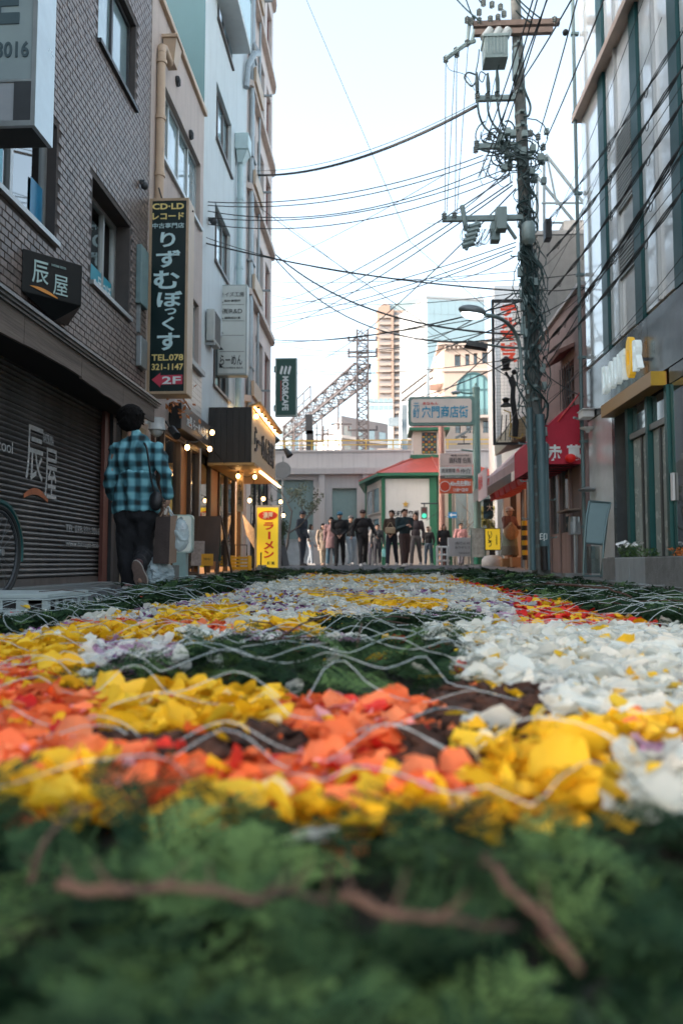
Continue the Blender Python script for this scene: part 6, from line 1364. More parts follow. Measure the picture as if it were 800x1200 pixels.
for py in (55, 75, 110, 135, 150, 186, 212, 248, 262, 300, 330, 352, 380, 408, 430, 455, 470, 505, 520, 548, 580, 610, 640):
    p = pax(py); t = (py+60)/733; cl.cyl(p-Z*.025, p+Z*.025, .084+.07*t, n=16); cl.box(p.x-.03, p.y-.13-.07*t, p.z-.02, p.x+.03, p.y-.07, p.z+.02)
cl.build('steel_band', mat('band_steel', (.14, .19, .19), .5, .4), up)
def P(px, py, dy=0.0): return PY(px, py, PYY+dy)
ar = MB(); h_ = .045
for (x0, y0, x1, y1, m_) in ((554, 28, 655, 26, 0), (556, 38, 647, 36, 0)):
    a, b = P(x0, y0, -.12), P(x1, y1, -.12); MB().box(a.x, a.y-.04, b.z-h_, b.x, a.y+.04, b.z+h_).build('crossarm', mat('rusty_arm', (.16, .12, .1), .7, .2, var=.3), up)
for (x0, y0, x1, y1) in ((557, 116, 604, 115), (558, 172, 606, 171), (518, 257, 612, 253)):
    a, b = P(x0, y0, -.12), P(x1, y1, -.12); MB().box(a.x, a.y-.035, a.z-.04, b.x, a.y+.035, a.z+.04).build('crossarm', EQ, up)
MB().tube([P(592, 262, -.1), P(604, 280, -.1)], .03, 6).build('arm_brace', EQ, up)
MB().tube([P(572, 214, -.1), P(601, 181, -.1)], .0).V if False else None
# transformer : ribbed box and three bushings
tf_ = MB(); a, b = P(566, 76, -.2), P(594, 48, -.2); tf_.box(a.x, a.y-.18, a.z, b.x-.02, a.y+.15, b.z)
for k in range(6): tf_.box(a.x+.03+k*.055, a.y-.2, a.z+.05, a.x+.045+k*.055, a.y-.18, b.z-.03)
tf_.box(a.x-.02, a.y-.2, b.z-.05, b.x, a.y+.17, b.z+.0)
tfo = tf_.build('transformer', EQ, up, bevel=.01)
for px in (571, 582, 592): c = P(px, 40, -.25); MB().cyl(c+Vector((.05, 0, .07)), c-Vector((.05, 0, .09)), .07, .085, n=14).build('bushing', INS, tfo)
dg = MB(); dg.tube([P(522, 69, -.2), P(534, 60, -.2), P(547, 51, -.15), P(556, 48, -.1)], .035, 6); dg.tube([P(547, 51, -.1), P(550, 22, -.1), P(557, 20, -.1)], .03, 6); dg.tube([P(552, 50, -.1), P(556, 35, -.1)], .03, 6); dg.build('insulator_chain_arm', EQ, up)
def insul(x, y, s=1.0, d=-.15):
    c = P(x, y, d); m_ = MB()
    for k in range(3): m_.lathe((c.x, c.y, c.z-.05*s+k*.035*s), [(.012, 0), (.045*s, .006), (.03*s, .022), (.012, .03)], 10)
    m_.cyl(c-Z*.07*s, c+Z*.07*s, .012); return m_
for (x, y) in ((522, 69), (534, 59), (535, 63), (547, 50), (547, 23), (552, 25), (561, 24), (574, 22), (583, 20), (590, 16), (649, 23), (520, 253), (532, 252), (559, 112), (571, 112), (582, 110), (558, 168), (573, 160), (621, 156), (630, 160), (636, 172), (557, 175), (566, 3), (576, 5), (586, 8), (561, 14)):
    insul(x, y).build('insulator', INS, up)
for (x, y0) in ((558, 85), (571, 86), (582, 82)):
    MB().tube([P(x, y0, -.2), P(x+.5, y0+12, -.2), P(x+1, 108, -.2)], .03, 8, [.018, .035, .03]).build('cable_terminal', EQD, up)
# loops and hanging cables
def smooth(pts, n=6):
    out = []; pts = [Vector(p) for p in pts]; Q = [pts[0]]+pts+[pts[-1]]
    for i in range(1, len(Q)-2):
        for k in range(n):
            t = k/n; a, b, c, d = Q[i-1], Q[i], Q[i+1], Q[i+2]
            out.append(.5*((2*b)+(c-a)*t+(2*a-5*b+4*c-d)*t*t+(3*b-a-3*c+d)*t**3))
    out.append(pts[-1]); return out
lc = MB()
def cabl(pts, r=.014, d=-.18): lc.tube(smooth([P(x, y, d+.02*i*((-1)**i)) for i, (x, y) in enumerate(pts)]), r, 5)
cabl([(558, 88), (548, 85), (544, 92), (552, 101), (557, 96)]); cabl([(570, 88), (563, 84), (561, 92), (565, 96), (568, 88)], .009)
cabl([(559, 118), (561, 134), (567, 148), (578, 158), (586, 166), (590, 175)], .018); cabl([(571, 118), (572, 132), (578, 146), (590, 158), (596, 172)], .018); cabl([(582, 116), (585, 135), (590, 152), (596, 168)], .018)
cabl([(611, 95), (616, 110), (621, 124), (619, 135), (614, 137)], .02); cabl([(592, 56), (586, 70), (578, 100), (570, 140), (560, 168)], .006)
cabl([(561, 58), (560, 70), (557, 85)], .01); cabl([(522, 72), (527, 82), (545, 88), (556, 106)], .005)
RC = random.Random(4)
for k in range(58):                                   # the tangle around the middle arm
    cx, cy = RC.uniform(575, 622), RC.uniform(155, 212); rx_, ry_ = RC.uniform(6, 22), RC.uniform(8, 26); t0 = RC.uniform(0, 6.28); d_ = RC.uniform(-.35, .25)
    sp_ = RC.uniform(2.2, 4.8); lc.tube([P(cx+rx_*math.cos(t0+sp_*i/10), cy+ry_*math.sin(t0+sp_*i/10)*(.8 if cy < 200 else .6), d_) for i in range(11)], RC.choice([.006, .009, .013, .013]), 4)
for k in range(34):                                   # runs down the pole
    y0 = RC.uniform(180, 380); L_ = RC.uniform(60, 220); pts = []
    for i in range(7):
        y = y0+L_*i/6; c = pax(y); pts.append(c+Vector((RC.uniform(-.17, .19), RC.uniform(-.24, -.1), 0)))
    lc.tube(smooth(pts, 3), RC.choice([.007, .01, .016]), 4)
for k in range(16):
    x0 = RC.uniform(545, 560); cabl([(x0, 262), (x0+RC.uniform(-8, 2), 278+RC.uniform(-5, 10)), (x0+RC.uniform(2, 14), 286), (x0+14+RC.uniform(0, 10), 268)], .004)
for k in range(20):
    y0 = RC.uniform(285, 460); x_ = RC.choice([-1, 1]); c = pax(y0); lc.tube([c+Vector((x_*(.12+.12*math.sin(math.pi*i/6)*RC.uniform(.6, 1.5)), -.15, -.12*i*RC.uniform(.8, 1.2))) for i in range(7)], .01, 4)
tag(lc.build('cable_tangle', EQD, up), kind='stuff')
tk = MB()
for k in range(26):                                   # clamps and small fittings
    c = P(RC.uniform(585, 640), RC.uniform(150, 215), RC.uniform(-.3, 0)); s = RC.uniform(.02, .05); tk.box(c.x-s, c.y-s, c.z-s*1.4, c.x+s, c.y+s, c.z+s)
for k in range(40):
    y0 = RC.uniform(290, 540); c = pax(y0)+Vector((RC.choice([-1, 1])*RC.uniform(.08, .17), -.14, 0)); s = RC.uniform(.012, .04); tk.box(c.x-s, c.y-s, c.z-s*2, c.x+s, c.y+s, c.z+s*2)
tag(tk.build('cable_clamp', EQ, up), kind='stuff')
for (x0, y0, x1, y1, d, m) in ((580, 271, 593, 245, -.25, EQ), (574, 284, 585, 262, -.1, EQ), (637, 282, 645, 259, -.2, BLACKM), (600, 92, 606, 60, -.2, EQ)):
    a, b = P(x0, y1, d), P(x1, y0, d)
    if a.z > b.z: a.z, b.z = b.z, a.z
    MB().box(a.x, a.y-.1, a.z, b.x, a.y+.08, b.z).build('switch_box', m, up, bevel=.012)
c = P(619, 283, -.25); MB().lathe((c.x, c.y, c.z), [(.05, -.06), (.1, 0), (.11, .02), (.11, .27), (.09, .3), (.02, .31)], 14).build('round_can', EQ, up, smooth=True)
sw_ = MB(); c = P(552, 276, -.2)
M_ = Matrix.Rotation(rad(20), 3, 'Y')
for k in range(5): v = M_ @ Vector((0, 0, .16-k*.08)); sw_.cyl(c+v+Vector((-.09, 0, -.02)), c+v+Vector((.09, 0, .03)), .05, n=10)
sw_.tube([c+M_ @ Vector((0, 0, .25)), c+M_ @ Vector((0, 0, -.25))], .03, 6); sw_.build('fuse_switch', EQ, up)
tg = MB(); tg.tube([P(541, 241, -.15), P(546, 270, -.15)], .04, 6); tg.build('arm_post', EQ, up)
# protective tubes at the foot, steps, marker
for (x0, y0, x1, y1, r_, m) in ((620, 478, 624, 668, .045, 'a'), (632, 486, 637.5, 640, .075, 'a'), (639, 520, 641, 668, .04, 'a'), (637, 640, 638, 668, .06, 'b')):
    MB().cyl(P(x0, y0, -.2), P(x1, y1, -.2), r_, n=14).build('cable_guard', mat('blue_grey_guard', (.08, .15, .17), .45, var=.15, streak=.3) if m == 'a' else BLACKM, up, smooth=True)
c = P(636, 630, -.285); txt('印', (c.x-.06, c.y, c.z-.05), UX, Z, .12, .12, LETW, up, ext=.003)
for k in range(16):
    c = pax(300+k*22); s = 1 if k % 2 else -1; MB().cyl(c, c+UX*s*.26, .01, n=6).cyl(c+UX*s*.26, c+UX*s*.26+Z*.03, .01, n=6).build('climbing_step', EQ, up)
# street lamp on the pole
slp = thing('street_lamp', 'oval street lamp lit white on a curved arm from the pole', 'street lamp', P(609, 450))
sa = MB(); sa.tube(smooth([P(568, 369, -.9), P(580, 371, -.8), P(592, 377, -.6), P(603, 390, -.3), P(609, 410, -.2), P(611, 450, -.18)]), .03, 8); sa.build('arm', EQ, slp, smooth=True)
c = P(553, 365, -.95); rot = Matrix.Rotation(rad(10), 3, 'Y')
MB().ball(c+Z*.01, .2, 18, 10, (1.05, .5, .42), rot).build('lamp_housing', mat('lamp_grey', (.16, .19, .2), .4, .3), slp, smooth=True)
MB().ball(c-Z*.045, .17, 18, 10, (1, .48, .42), rot).build('lamp_glass', mat('lamp_glow', (.8, .9, .95), .3, emit=(.85, .95, 1), es=14), slp, smooth=True)
f2 = thing('tube_lamp', 'dark narrow lamp housing under the lit street lamp', 'street lamp', P(570, 405))
a, b = P(545, 407, -.6), P(571, 401, -.6); MB().add([(a.x, a.y, a.z+.04), (b.x, a.y, a.z-.02), (b.x, a.y+.18, a.z-.02), (a.x, a.y+.18, a.z+.04), (a.x+.04, a.y, b.z+.04), (b.x, a.y, b.z-.02), (b.x, a.y+.18, b.z-.02), (a.x+.04, a.y+.18, b.z+.04)], [(0,3,2,1),(4,5,6,7),(0,1,5,4),(1,2,6,5),(2,3,7,6),(3,0,4,7)]).build('housing', BLACKM, f2)
MB().tube([P(571, 404, -.55), P(590, 407, -.3), P(612, 408, -.1)], .018, 6).build('arm', EQ, f2)
# steel frame on the roof of the pink building
rf = thing('roof_frame', 'grey steel lattice frame standing on the grey roof behind the utility pole', 'steel frame', (3.6, 15, 6.9))
FY = 15.2; S_ = mat('pale_grey_steel', (.3, .35, .36), .5, .3)
for i, seg in enumerate(([(629, 330), (629, 205)], [(637, 330), (637, 182)], [(639, 181), (685, 240)], [(629, 207), (690, 282)], [(634, 238), (690, 238)], [(636, 261), (672, 261)], [(672, 262), (640, 330)], [(685, 240), (655, 300)], [(640, 182), (652, 240)])):
    MB().tube([PY(x, y, FY+.25*(i % 2)) for x, y in seg], .035 if i < 4 else .025, 4).build('strut', S_, rf)
# grey service column of pipes between pole and pink wall
tag(MB().box(3.02, 14.95, .1, 3.17, 15.3, PY(0, 300, 14.9).z).build('grey_service_column', mat('blue_grey_column', (.25, .3, .32))), 'narrow blue-grey column rising between the utility pole and the pink wall', 'column')
# ================================================================== overhead wires: every one an object
def wire(name, label, group, p0, p1, sag, r, m=CAB, n=18, cat='cable'):
    p0, p1 = Vector(p0), Vector(p1)
    pts = [p0.lerp(p1, i/n)-Z*sag*4*(i/n)*(1-i/n) for i in range(n+1)]
    return tag(MB().tube(pts, r*1.2, 4).build(name, m), label, cat, group)
W1 = 'thin wires from the left buildings to the utility pole'
Lw = PX(291, 205, -2.9)
wire('thick_cable', 'thick black sagging cable from the pink building pipes to the upper pole arm', None, PY(291, 205, 17.6), P(558, 124, -.1), .35, .022)
wire('overhead_wire', 'thin wire bound just above the thick black sagging cable', None, PY(291, 200, 17.6), P(558, 120, -.1), .33, .005)
for (x0, y0, x1, y1, s) in ((234, 236, 566, 182, .28), (236, 240, 572, 186, .30), (236, 246, 574, 196, .42), (236, 254, 590, 199, .35), (237, 262, 596, 204, .40)):
    wire('overhead_wire', 'thin black wire of the bundle strung from the cream building to the pole tangle', W1, PY(x0, y0, 12.9), P(x1, y1, -.1), s, .007)
for (x0, y0, Y0, x1, y1, Y1, s, r) in ((229, 282, 12.8, 628, 342, 12, .15, .012), (229, 274, 12.8, 700, 318, 12, .45, .006), (320, 296, 21.5, 608, 392, 12, .55, .017), (318, 298, 21.5, 608, 395, 12, .9, .012),
        (300, 240, 18, 640, 470, 12, .1, .006), (319, 360, 21.5, 604, 284, 12, .15, .008), (319, 372, 21.5, 604, 289, 12, .18, .008), (319, 378, 21.5, 600, 294, 12, .2, .008), (319, 330, 21.5, 604, 318, 12, .1, .006),
        (319, 346, 21.5, 640, 338, 12, .28, .007), (319, 398, 21.5, 614, 352, 12, .25, .013), (319, 402, 21.5, 614, 364, 12, .1, .008), (340, 406, 24, 614, 378, 12, .3, .008), (320, 417, 21.5, 616, 392, 12, .1, .006),
        (320, 436, 21.5, 480, 434, 24, .1, .006), (350, 432, 24, 618, 418, 12, .2, .008), (320, 250, 21.5, 560, 430, 24, .1, .005), (319, 310, 21.5, 520, 205, 14, .1, .005)):
    if Y1 == 12: q1 = P(x1, y1, -.1)
    else: q1 = PY(x1, y1, Y1)
    wire('overhead_wire', 'black wire crossing the street between the left corner and the pole, one of many', 'wires crossing the street low before the towers', PY(x0, y0, Y0), q1, s, r)
for (x0, y0, x1, y1) in ((357, -5, 480, 283), (480, 283, 640, 420)):
    wire('overhead_wire', 'lone thin wire slanting down the open sky' if x0 < 400 else 'lone thin wire slanting on behind the street lamp', None, PY(x0, y0, 20), PY(x1, y1, 20), .02, .007)
for (x0, y0, x1, y1) in ((522, 72, 521, 252), (533, 66, 523, 252), (535, 66, 533, 250), (548, 54, 535, 250)):
    wire('drop_wire', 'thin near vertical wire between the upper and the lower pole arm', 'drop wires between the pole arms', P(x0, y0, -.15), P(x1, y1, -.15), 0, .006, n=3)
# lines from the lower arm away to lower left, far
for i, (x0, y0, x1, y1) in enumerate(((597, 205, 330, 352), (600, 213, 326, 368), (600, 217, 322, 386), (604, 221, 380, 420), (601, 193, 500, 262), (604, 300, 500, 322))):
    wire('overhead_wire', 'wire slanting from the pole down to the far left beyond the green cafe sign', 'wires slanting from the pole to the far left', P(x0, y0, -.1), PY(x1, y1, 30), .3, .01)
for i, (x0, y0, x1, y1) in enumerate(((600, 345, 470, 400), (604, 360, 440, 395), (608, 372, 430, 420), (608, 398, 445, 380), (612, 372, 490, 470), (614, 416, 430, 470))):
    wire('overhead_wire', 'wire running from the pole over the street gate toward the railway', 'wires running from the pole toward the railway', P(x0, y0, -.1), PY(x1, y1, 36), .35, .011)
# bundles sweeping toward the camera along the glossy building
bund = [((638, 262), (800, -18), .022), ((640, 300), (800, 22), .03), ((642, 345), (800, 60), .03), ((640, 402), (800, 105), .035), ((636, 420), (800, 178), .03), ((640, 310), (800, 45), .012), ((648, 392), (800, 120), .02), ((650, 372), (800, 168), .014), ((640, 470), (800, 262), .012), ((646, 452), (800, 290), .008), ((628, 300), (760, -20), .012), ((640, 330), (775, 20), .01)]
for i, ((x0, y0), (x1, y1), r) in enumerate(bund):
    p0 = P(x0, y0, -.15); Yn = 2.95*880/(x1-442+4); p1 = PY(x1+60*(x1 > 790), y1-45*(x1 > 790), 1); Yn = 2.9/(p1.x); p1 = PY(x1+60*(x1 > 790), y1-45*(x1 > 790), Yn)
    n_ = 26; pts = [p0.lerp(p1, k/n_)-Z*.18*4*(k/n_)*(1-k/n_) for k in range(n_+1)]
    mb = MB().tube(pts, r*.3, 5)
    if r > .018:
        for j in range(2): mb.tube([p+Vector((.02*math.sin(k*.9+j*3), .0, .02*math.cos(k*.9+j*3))) for k, p in enumerate(pts)], r*.2, 4)
        for k in range(3, n_, 5): c = pts[k]; mb.tube([c+Vector((0, .05*math.cos(t), .05*math.sin(t)-.03)) for t in [m*math.pi/4 for m in range(9)]], .004, 4)
    ORD = ['highest thick cable bundle', 'second highest thick cable bundle', 'third highest thick cable bundle', 'fourth thick cable bundle, the thickest one', 'lowest thick cable bundle', 'thin cable under the two highest bundles', 'slimmer bundle beside the thickest one', 'thin cable starting lowest among the upper ones', 'thin cable just above the shop lettering', 'lowest, thinnest cable of all', 'thin cable passing left of every bundle', 'thin cable rising steepest of the bundles']
    tag(mb.build('cable_bundle' if r > .018 else 'cable', CAB), ORD[i]+' running from the pole past the glossy building', 'cable', 'cables past the glossy building')
# high lines running up out of the frame
for i, (x0, y0, x1, y1) in enumerate(((560, 208, 655, -40), (568, 208, 640, -40), (586, 166, 652, -40), (600, 110, 680, -20), (632, 155, 686, -40), (640, 162, 722, -40), (571, 160, 633, -30))):
    wire('high_wire', 'wire climbing from the pole up and out of the top of the picture', 'wires climbing from the pole to the top edge', P(x0, y0, -.15), PY(x1, y1, 7.5), .05, .008)
c = PY(662, 38, 9.3); tag(MB().ball(c, .04, 8, 6).build('wire_clamp', CAB), 'small dark clamp on a climbing wire right of the pole top', 'clamp')
for i, (x0, y0, x1, y1) in enumerate(((540, -20, 556, 24), (553, -20, 566, 6), (590, -20, 640, 26), (597, -10, 632, 28), (604, 12, 630, 27), (562, 24, 520, -20))):
    wire('high_wire', 'short jumper wire at the very top of the pole', 'jumper wires at the pole top', P(x0, y0, -.3), P(x1, y1, -.1), .06, .01, EQD, 8)
# wires from pole to the pink / white buildings on the right
for i, (x0, y0, x1, y1, Y1) in enumerate(((630, 340, 700, 332, 11.55), (632, 440, 686, 352, 11.55), (628, 430, 684, 465, 11.6), (620, 455, 580, 520, 15.5), (612, 350, 598, 352, 16.1), (634, 480, 690, 420, 11.58), (626, 372, 700, 325, 11.4))):
    wire('service_wire', 'short service wire from the pole to the buildings beside it', 'service wires beside the pole', P(x0, y0, -.1), PY(x1, y1, Y1), .05, .007)
# ================================================================== people
SKIN = mat('skin', (.42, .25, .18), .55, var=.08, scale=20); HAIR = mat('black_hair', (.008, .007, .007), .85, var=.5, scale=40, stretch=(1, 1, .3), bump=.9, spec=.15)
def remesh(mb, name, m, parent, M, vox, disp=0.0, mats=None, sm=3):
    me = bpy.data.meshes.new('t'); me.from_pydata([tuple(M @ Vector(v)) for v in mb.V], [], mb.F)
    b = bmesh.new(); b.from_mesh(me); bmesh.ops.recalc_face_normals(b, faces=b.faces[:]); b.to_mesh(me); b.free()
    o = bpy.data.objects.new('t', me); COL.objects.link(o)
    md = o.modifiers.new('r', 'REMESH'); md.mode = 'VOXEL'; md.voxel_size = vox; md.use_smooth_shade = True
    if sm: s_ = o.modifiers.new('s', 'SMOOTH'); s_.factor = .5; s_.iterations = sm
    dg = bpy.context.evaluated_depsgraph_get(); m2 = bpy.data.meshes.new_from_object(o.evaluated_get(dg), depsgraph=dg)
    bpy.data.objects.remove(o); bpy.data.meshes.remove(me)
    w0 = wloc(parent); k = len(m2.vertices); co = np.zeros(k*3); m2.vertices.foreach_get('co', co); co = co.reshape(-1, 3)
    if disp > 0:
        no_ = np.zeros(k*3); m2.vertices.foreach_get('normal', no_); no_ = no_.reshape(-1, 3)
        f = np.array([noise.noise(Vector((c[0]*9, c[1]*9, c[2]*5)))+.5*noise.noise(Vector((c[0]*20, c[1]*20, c[2]*12))) for c in co]); co = co+no_*f[:, None]*disp
    co = co-np.array(w0)[None, :]; m2.vertices.foreach_set('co', co.ravel())
    m2.materials.clear(); m2.materials.append(m); m2.polygons.foreach_set('use_smooth', [True]*len(m2.polygons)); m2.update()
    o = bpy.data.objects.new(name, m2); COL.objects.link(o); o.parent = parent; WL[o.name] = w0; return o
def hand(mb, w, d, side, s=1.0, curl=.5, grip=None):
    """palm and five fingers from wrist w along d; grip bends them round"""
    d = d.normalized(); f = Vector((0, -1, 0)); sd = d.cross(f).normalized() if abs(d.dot(f)) < .95 else UX
    f = sd.cross(d).normalized(); palm = w+d*.05*s
    mb.cap2(w, w+d*.075*s, .021*s, .024*s, 8)
    mb.ball(w+d*.06*s, .034*s, 8, 6, (.75, .75, 1.1))
    for k in range(4):
        o = f*((k-1.5)*.019*s); L_ = (.07, .08, .075, .058)[k]*s; b = w+d*.085*s+o
        m1 = b+(d*math.cos(curl*.6)+sd*side*-math.sin(curl*.6))*L_*.45; m2 = m1+(d*math.cos(curl*1.7)+sd*side*-math.sin(curl*1.7))*L_*.32; m3 = m2+(d*math.cos(curl*2.6)+sd*side*-math.sin(curl*2.6))*L_*.25
        mb.cap2(b-d*.02, m1, .0105*s, .0095*s, 6); mb.cap2(m1, m2, .0095*s, .009*s, 6); mb.cap2(m2, m3, .009*s, .0075*s, 6)
    t0 = w+d*.03*s+f*-.03*s; t1 = t0+(d*.7-f*.6).normalized()*.045*s; t2 = t1+(d*.9-f*.1).normalized()*.03*s; mb.cap2(t0, t1, .013*s, .011*s, 6); mb.cap2(t1, t2, .011*s, .009*s, 6)
def person(label, px, Y, h=1.72, face_=0.0, top=(.02, .02, .022), leg=(.02, .02, .022), shoe=(.03, .03, .03), arms='down', step=.12, hair='short', cap=None, wide=1.0, long=False, vox=.0125, z=None, extra=None, skirt=None, hood=None, walk=1, group=None, legw=1.0, X=None):
    p0 = PY(px, 660, Y); x = p0.x if X is None else X; zg = gz(Y) if z is None else z; s = h/1.75
    t = thing('person', label, 'person', (x, Y, zg), group)
    M = Matrix.Translation((x, Y, zg)) @ Matrix.Rotation(rad(face_), 4, 'Z') @ Matrix.Scale(s, 4)
    hip = [Vector((sx*.09, 0, .90)) for sx in (-1, 1)]
    kn = [Vector((-.10, -step*.9*walk, .50)), Vector((.10, step*.5*walk, .50))]; an = [Vector((-.10, -step*1.3*walk, .09)), Vector((.10, step*1.9*walk, .09+.05*step*4))]
    shd = [Vector((-.185*wide, .01, 1.42)), Vector((.185*wide, .01, 1.42))]
    if arms == 'down': el = [Vector((-.25*wide, .04, 1.14)), Vector((.25*wide, .04, 1.14))]; wr = [Vector((-.25*wide, -.06, .89)), Vector((.25*wide, -.06, .89))]
    elif arms == 'front': el = [Vector((-.24, .02, 1.15)), Vector((.24, .02, 1.15))]; wr = [Vector((-.07, -.17, .98)), Vector((.07, -.17, .98))]
    elif arms == 'phone': el = [Vector((-.24, .02, 1.14)), Vector((.24, .0, 1.14))]; wr = [Vector((-.06, -.26, 1.22)), Vector((.1, -.24, 1.18))]
    elif arms == 'out': el = [Vector((-.32, .06, 1.16)), Vector((.32, .0, 1.16))]; wr = [Vector((-.36, -.08, .93)), Vector((.40, -.1, .95))]
    elif arms == 'reach': el = [Vector((-.24, -.06, 1.15)), Vector((.22, -.1, 1.16))]; wr = [Vector((-.12, -.22, 1.02)), Vector((.2, -.38, 1.15))]
    elif arms == 'bag': el = [Vector((-.24, .02, 1.14)), Vector((.24, .02, 1.14))]; wr = [Vector((-.13, -.2, 1.05)), Vector((.25, -.05, .89))]
    b = MB(); hd_ = Vector((0, -.015, 1.62))
    # body: one assembly grown together into one surface
    b.ball(hd_, .10, 16, 12, (.80, .95, 1.18)); b.ball(hd_+Vector((0, -.03, -.06)), .065, 12, 8, (.85, .9, .9)); b.cap2(hd_+Vector((0, -.092, .0)), hd_+Vector((0, -.108, -.028)), .009, .014, 8)
    b.ball(hd_+Vector((0, -.088, -.062)), .02, 8, 6, (1.2, .6, .4))
    for sx in (-1, 1): b.ball(hd_+Vector((sx*.083, .005, -.01)), .022, 8, 6, (.45, .8, 1.3))
    b.cap2((0, .01, 1.42), (0, 0, 1.56), .055, .05, 12); b.ball((0, .01, 1.30), .15, 14, 10, (1.05*wide, .68, 1.05)); b.ball((0, 0, 1.08), .135, 14, 10, (.95*wide, .7, 1.2)); b.ball((0, .01, .95), .155, 14, 10, (1.0, .72, .85))
    for i in (0, 1):
        b.cap2(hip[i], kn[i], .085*legw, .056, 12); b.cap2(kn[i], an[i], .055, .036, 12); b.cap2(an[i]-Z*.03, an[i]+Vector((0, -.13, -.055)), .038, .03, 10)
        b.cap2(shd[i]+Vector((-.02*(i*2-1), 0, -.01)), el[i], .052, .038, 12); b.cap2(el[i], wr[i], .038, .026, 12); hand(b, wr[i], wr[i]-el[i], 1 if i else -1, 1.0, .5)
    b.cap2(shd[0], shd[1], .055, .055, 12)
    remesh(b, 'body', SKIN, t, M, vox)
    ey = MB()
    for sx in (-1, 1): ey.ball(M @ (hd_+Vector((sx*.034, -.088, .008))), .0105*s, 8, 6); ey.cap2(M @ (hd_+Vector((sx*.02, -.094, .032))), M @ (hd_+Vector((sx*.05, -.086, .034))), .005*s, .004*s, 6)
    ey.build('eyes', INK, t)
    # trousers
    cn = lambda c: mat('cloth_%d_%d_%d' % tuple(int(v*999) for v in c), c, .85, var=.16, scale=14, bump=.3, bscale=30)
    tr = MB(); tr.ball((0, .01, .95), .17, 14, 10, (1.02, .76, .8))
    if skirt:
        tr = MB().lathe((0, 0, .35), [(.26, 0), (.25, .2), (.2, .45), (.16, .68)], 18)
    else:
        for i in (0, 1): tr.cap2(hip[i], kn[i], .1*legw, .076*legw, 12); tr.cap2(kn[i], an[i]+Z*.0, .076*legw, .06*legw, 12)
    remesh(tr, 'skirt' if skirt else 'trousers', cn(skirt or leg), t, M, vox, .012)
    for i in (0, 1):
        sh = MB(); a_ = an[i]; sh.cap2(a_+Vector((0, .02, -.04)), a_+Vector((0, -.15, -.055)), .043, .036, 10); sh.box(a_.x-.045, a_.y-.19, a_.z-.095, a_.x+.045, a_.y+.06, a_.z-.07)
        remesh(sh, 'shoe', cn(shoe), t, M, .012)
    tp = MB(); tp.ball((0, .01, 1.29), .175, 14, 10, (1.08*wide, .74, 1.0)); tp.ball((0, 0, 1.08), .165, 14, 10, (1.0*wide, .76, 1.25)); tp.cap2(shd[0], shd[1], .075, .075, 12)
    tp.cap2((0, .01, 1.42), (0, .0, 1.475), .075, .062, 12)
    if long: tp.lathe((0, 0, .62), [(.22, 0), (.2, .2), (.17, .4)], 16)
    for i in (0, 1): tp.cap2(shd[i], el[i], .078, .06, 12); tp.cap2(el[i], wr[i].lerp(el[i], .08), .06, .045, 12)
    tpo = remesh(tp, 'top', cn(top), t, M, vox, .014)
    # hair, cap, hood
    if hair != 'none':
        hm = MB(); hm.ball(hd_+Vector((0, .02, .035)), .104, 16, 10, (.88, .96, 1.02)); 
        if hair == 'long': hm.ball(hd_+Vector((0, .05, -.08)), .10, 14, 10, (1.0, .6, 1.5)); [hm.cap2(hd_+Vector((sx*.08, -.01, .02)), hd_+Vector((sx*.09, -.01, -.2)), .026, .02, 8) for sx in (-1, 1)]
        else: hm.cap2(hd_+Vector((-.05, -.06, .085)), hd_+Vector((.05, -.06, .085)), .03, .03, 8)
        remesh(hm, 'hair', HAIR, t, M, .012, .01)
    if cap:
        cm = MB(); cm.ball(hd_+Vector((0, .0, .06)), .112, 16, 10, (.9, 1.0, .72)); cm.ball(hd_+Vector((0, -.11, .055)), .07, 12, 6, (1, .9, .16)); remesh(cm, 'cap', cn(cap), t, M, .011)
    if hood:
        cm = MB(); cm.ball(hd_+Vector((0, .035, .02)), .135, 16, 10, (.9, .85, 1.05)); cm.ball(hd_+Vector((0, .06, -.13)), .13, 12, 8, (1.1, .8, .6)); remesh(cm, 'hood', cn(hood), t, M, .012, .01)
    if extra: extra(t, M, cn)
    return t
def held(t, M, name, m, pts_box, **k):
    x0, y0, z0, x1, y1, z1 = pts_box; mb = MB().box(x0, y0, z0, x1, y1, z1); return remesh(mb, name, m, t, M, .02)
def bagthing(name, label, cat, t, M, box, m, handles=False):
    o = thing(name, label, cat, tuple(M @ Vector(((box[0]+box[3])/2, (box[1]+box[4])/2, box[2]))))
    remesh(MB().box(*box), 'bag_body', m, o, M, .016, .012)
    if handles: MB().tube([M @ Vector((box[0]+.05, (box[1]+box[4])/2, box[5]-.02)), M @ Vector(((box[0]+box[3])/2-.02, (box[1]+box[4])/2, box[5]+.14)), M @ Vector(((box[0]+box[3])/2+.02, (box[1]+box[4])/2, box[5]+.14)), M @ Vector((box[3]-.05, (box[1]+box[4])/2, box[5]-.02))], .008, 5).build('handle', m, o)
    return o
BK = (.018, .018, .02)
person('person in dark blue uniform and peaked cap standing side-on by the bare tree', 354, 23.4, 1.72, 60, (.035, .05, .07), (.03, .04, .055), BK, 'down', .05, cap=(.03, .045, .065))
person('person in black clothes and blue cap walking with hands held together', 398, 23.3, 1.68, 0, BK, BK, BK, 'front', .14, cap=(.06, .2, .3), wide=1.12)
person('person all in black with a dark cap striding, arms swinging wide', 425, 23.0, 1.72, 8, BK, BK, (.6, .6, .6), 'out', .2, cap=(.05, .03, .03), wide=1.12)
person('person in black jacket and wide pale blue jeans between two in black', 411, 25.0, 1.66, 24, (.03, .03, .03), (.33, .4, .45), (.4, .4, .4), 'down', .1, cap=(.12, .12, .12), legw=1.25)
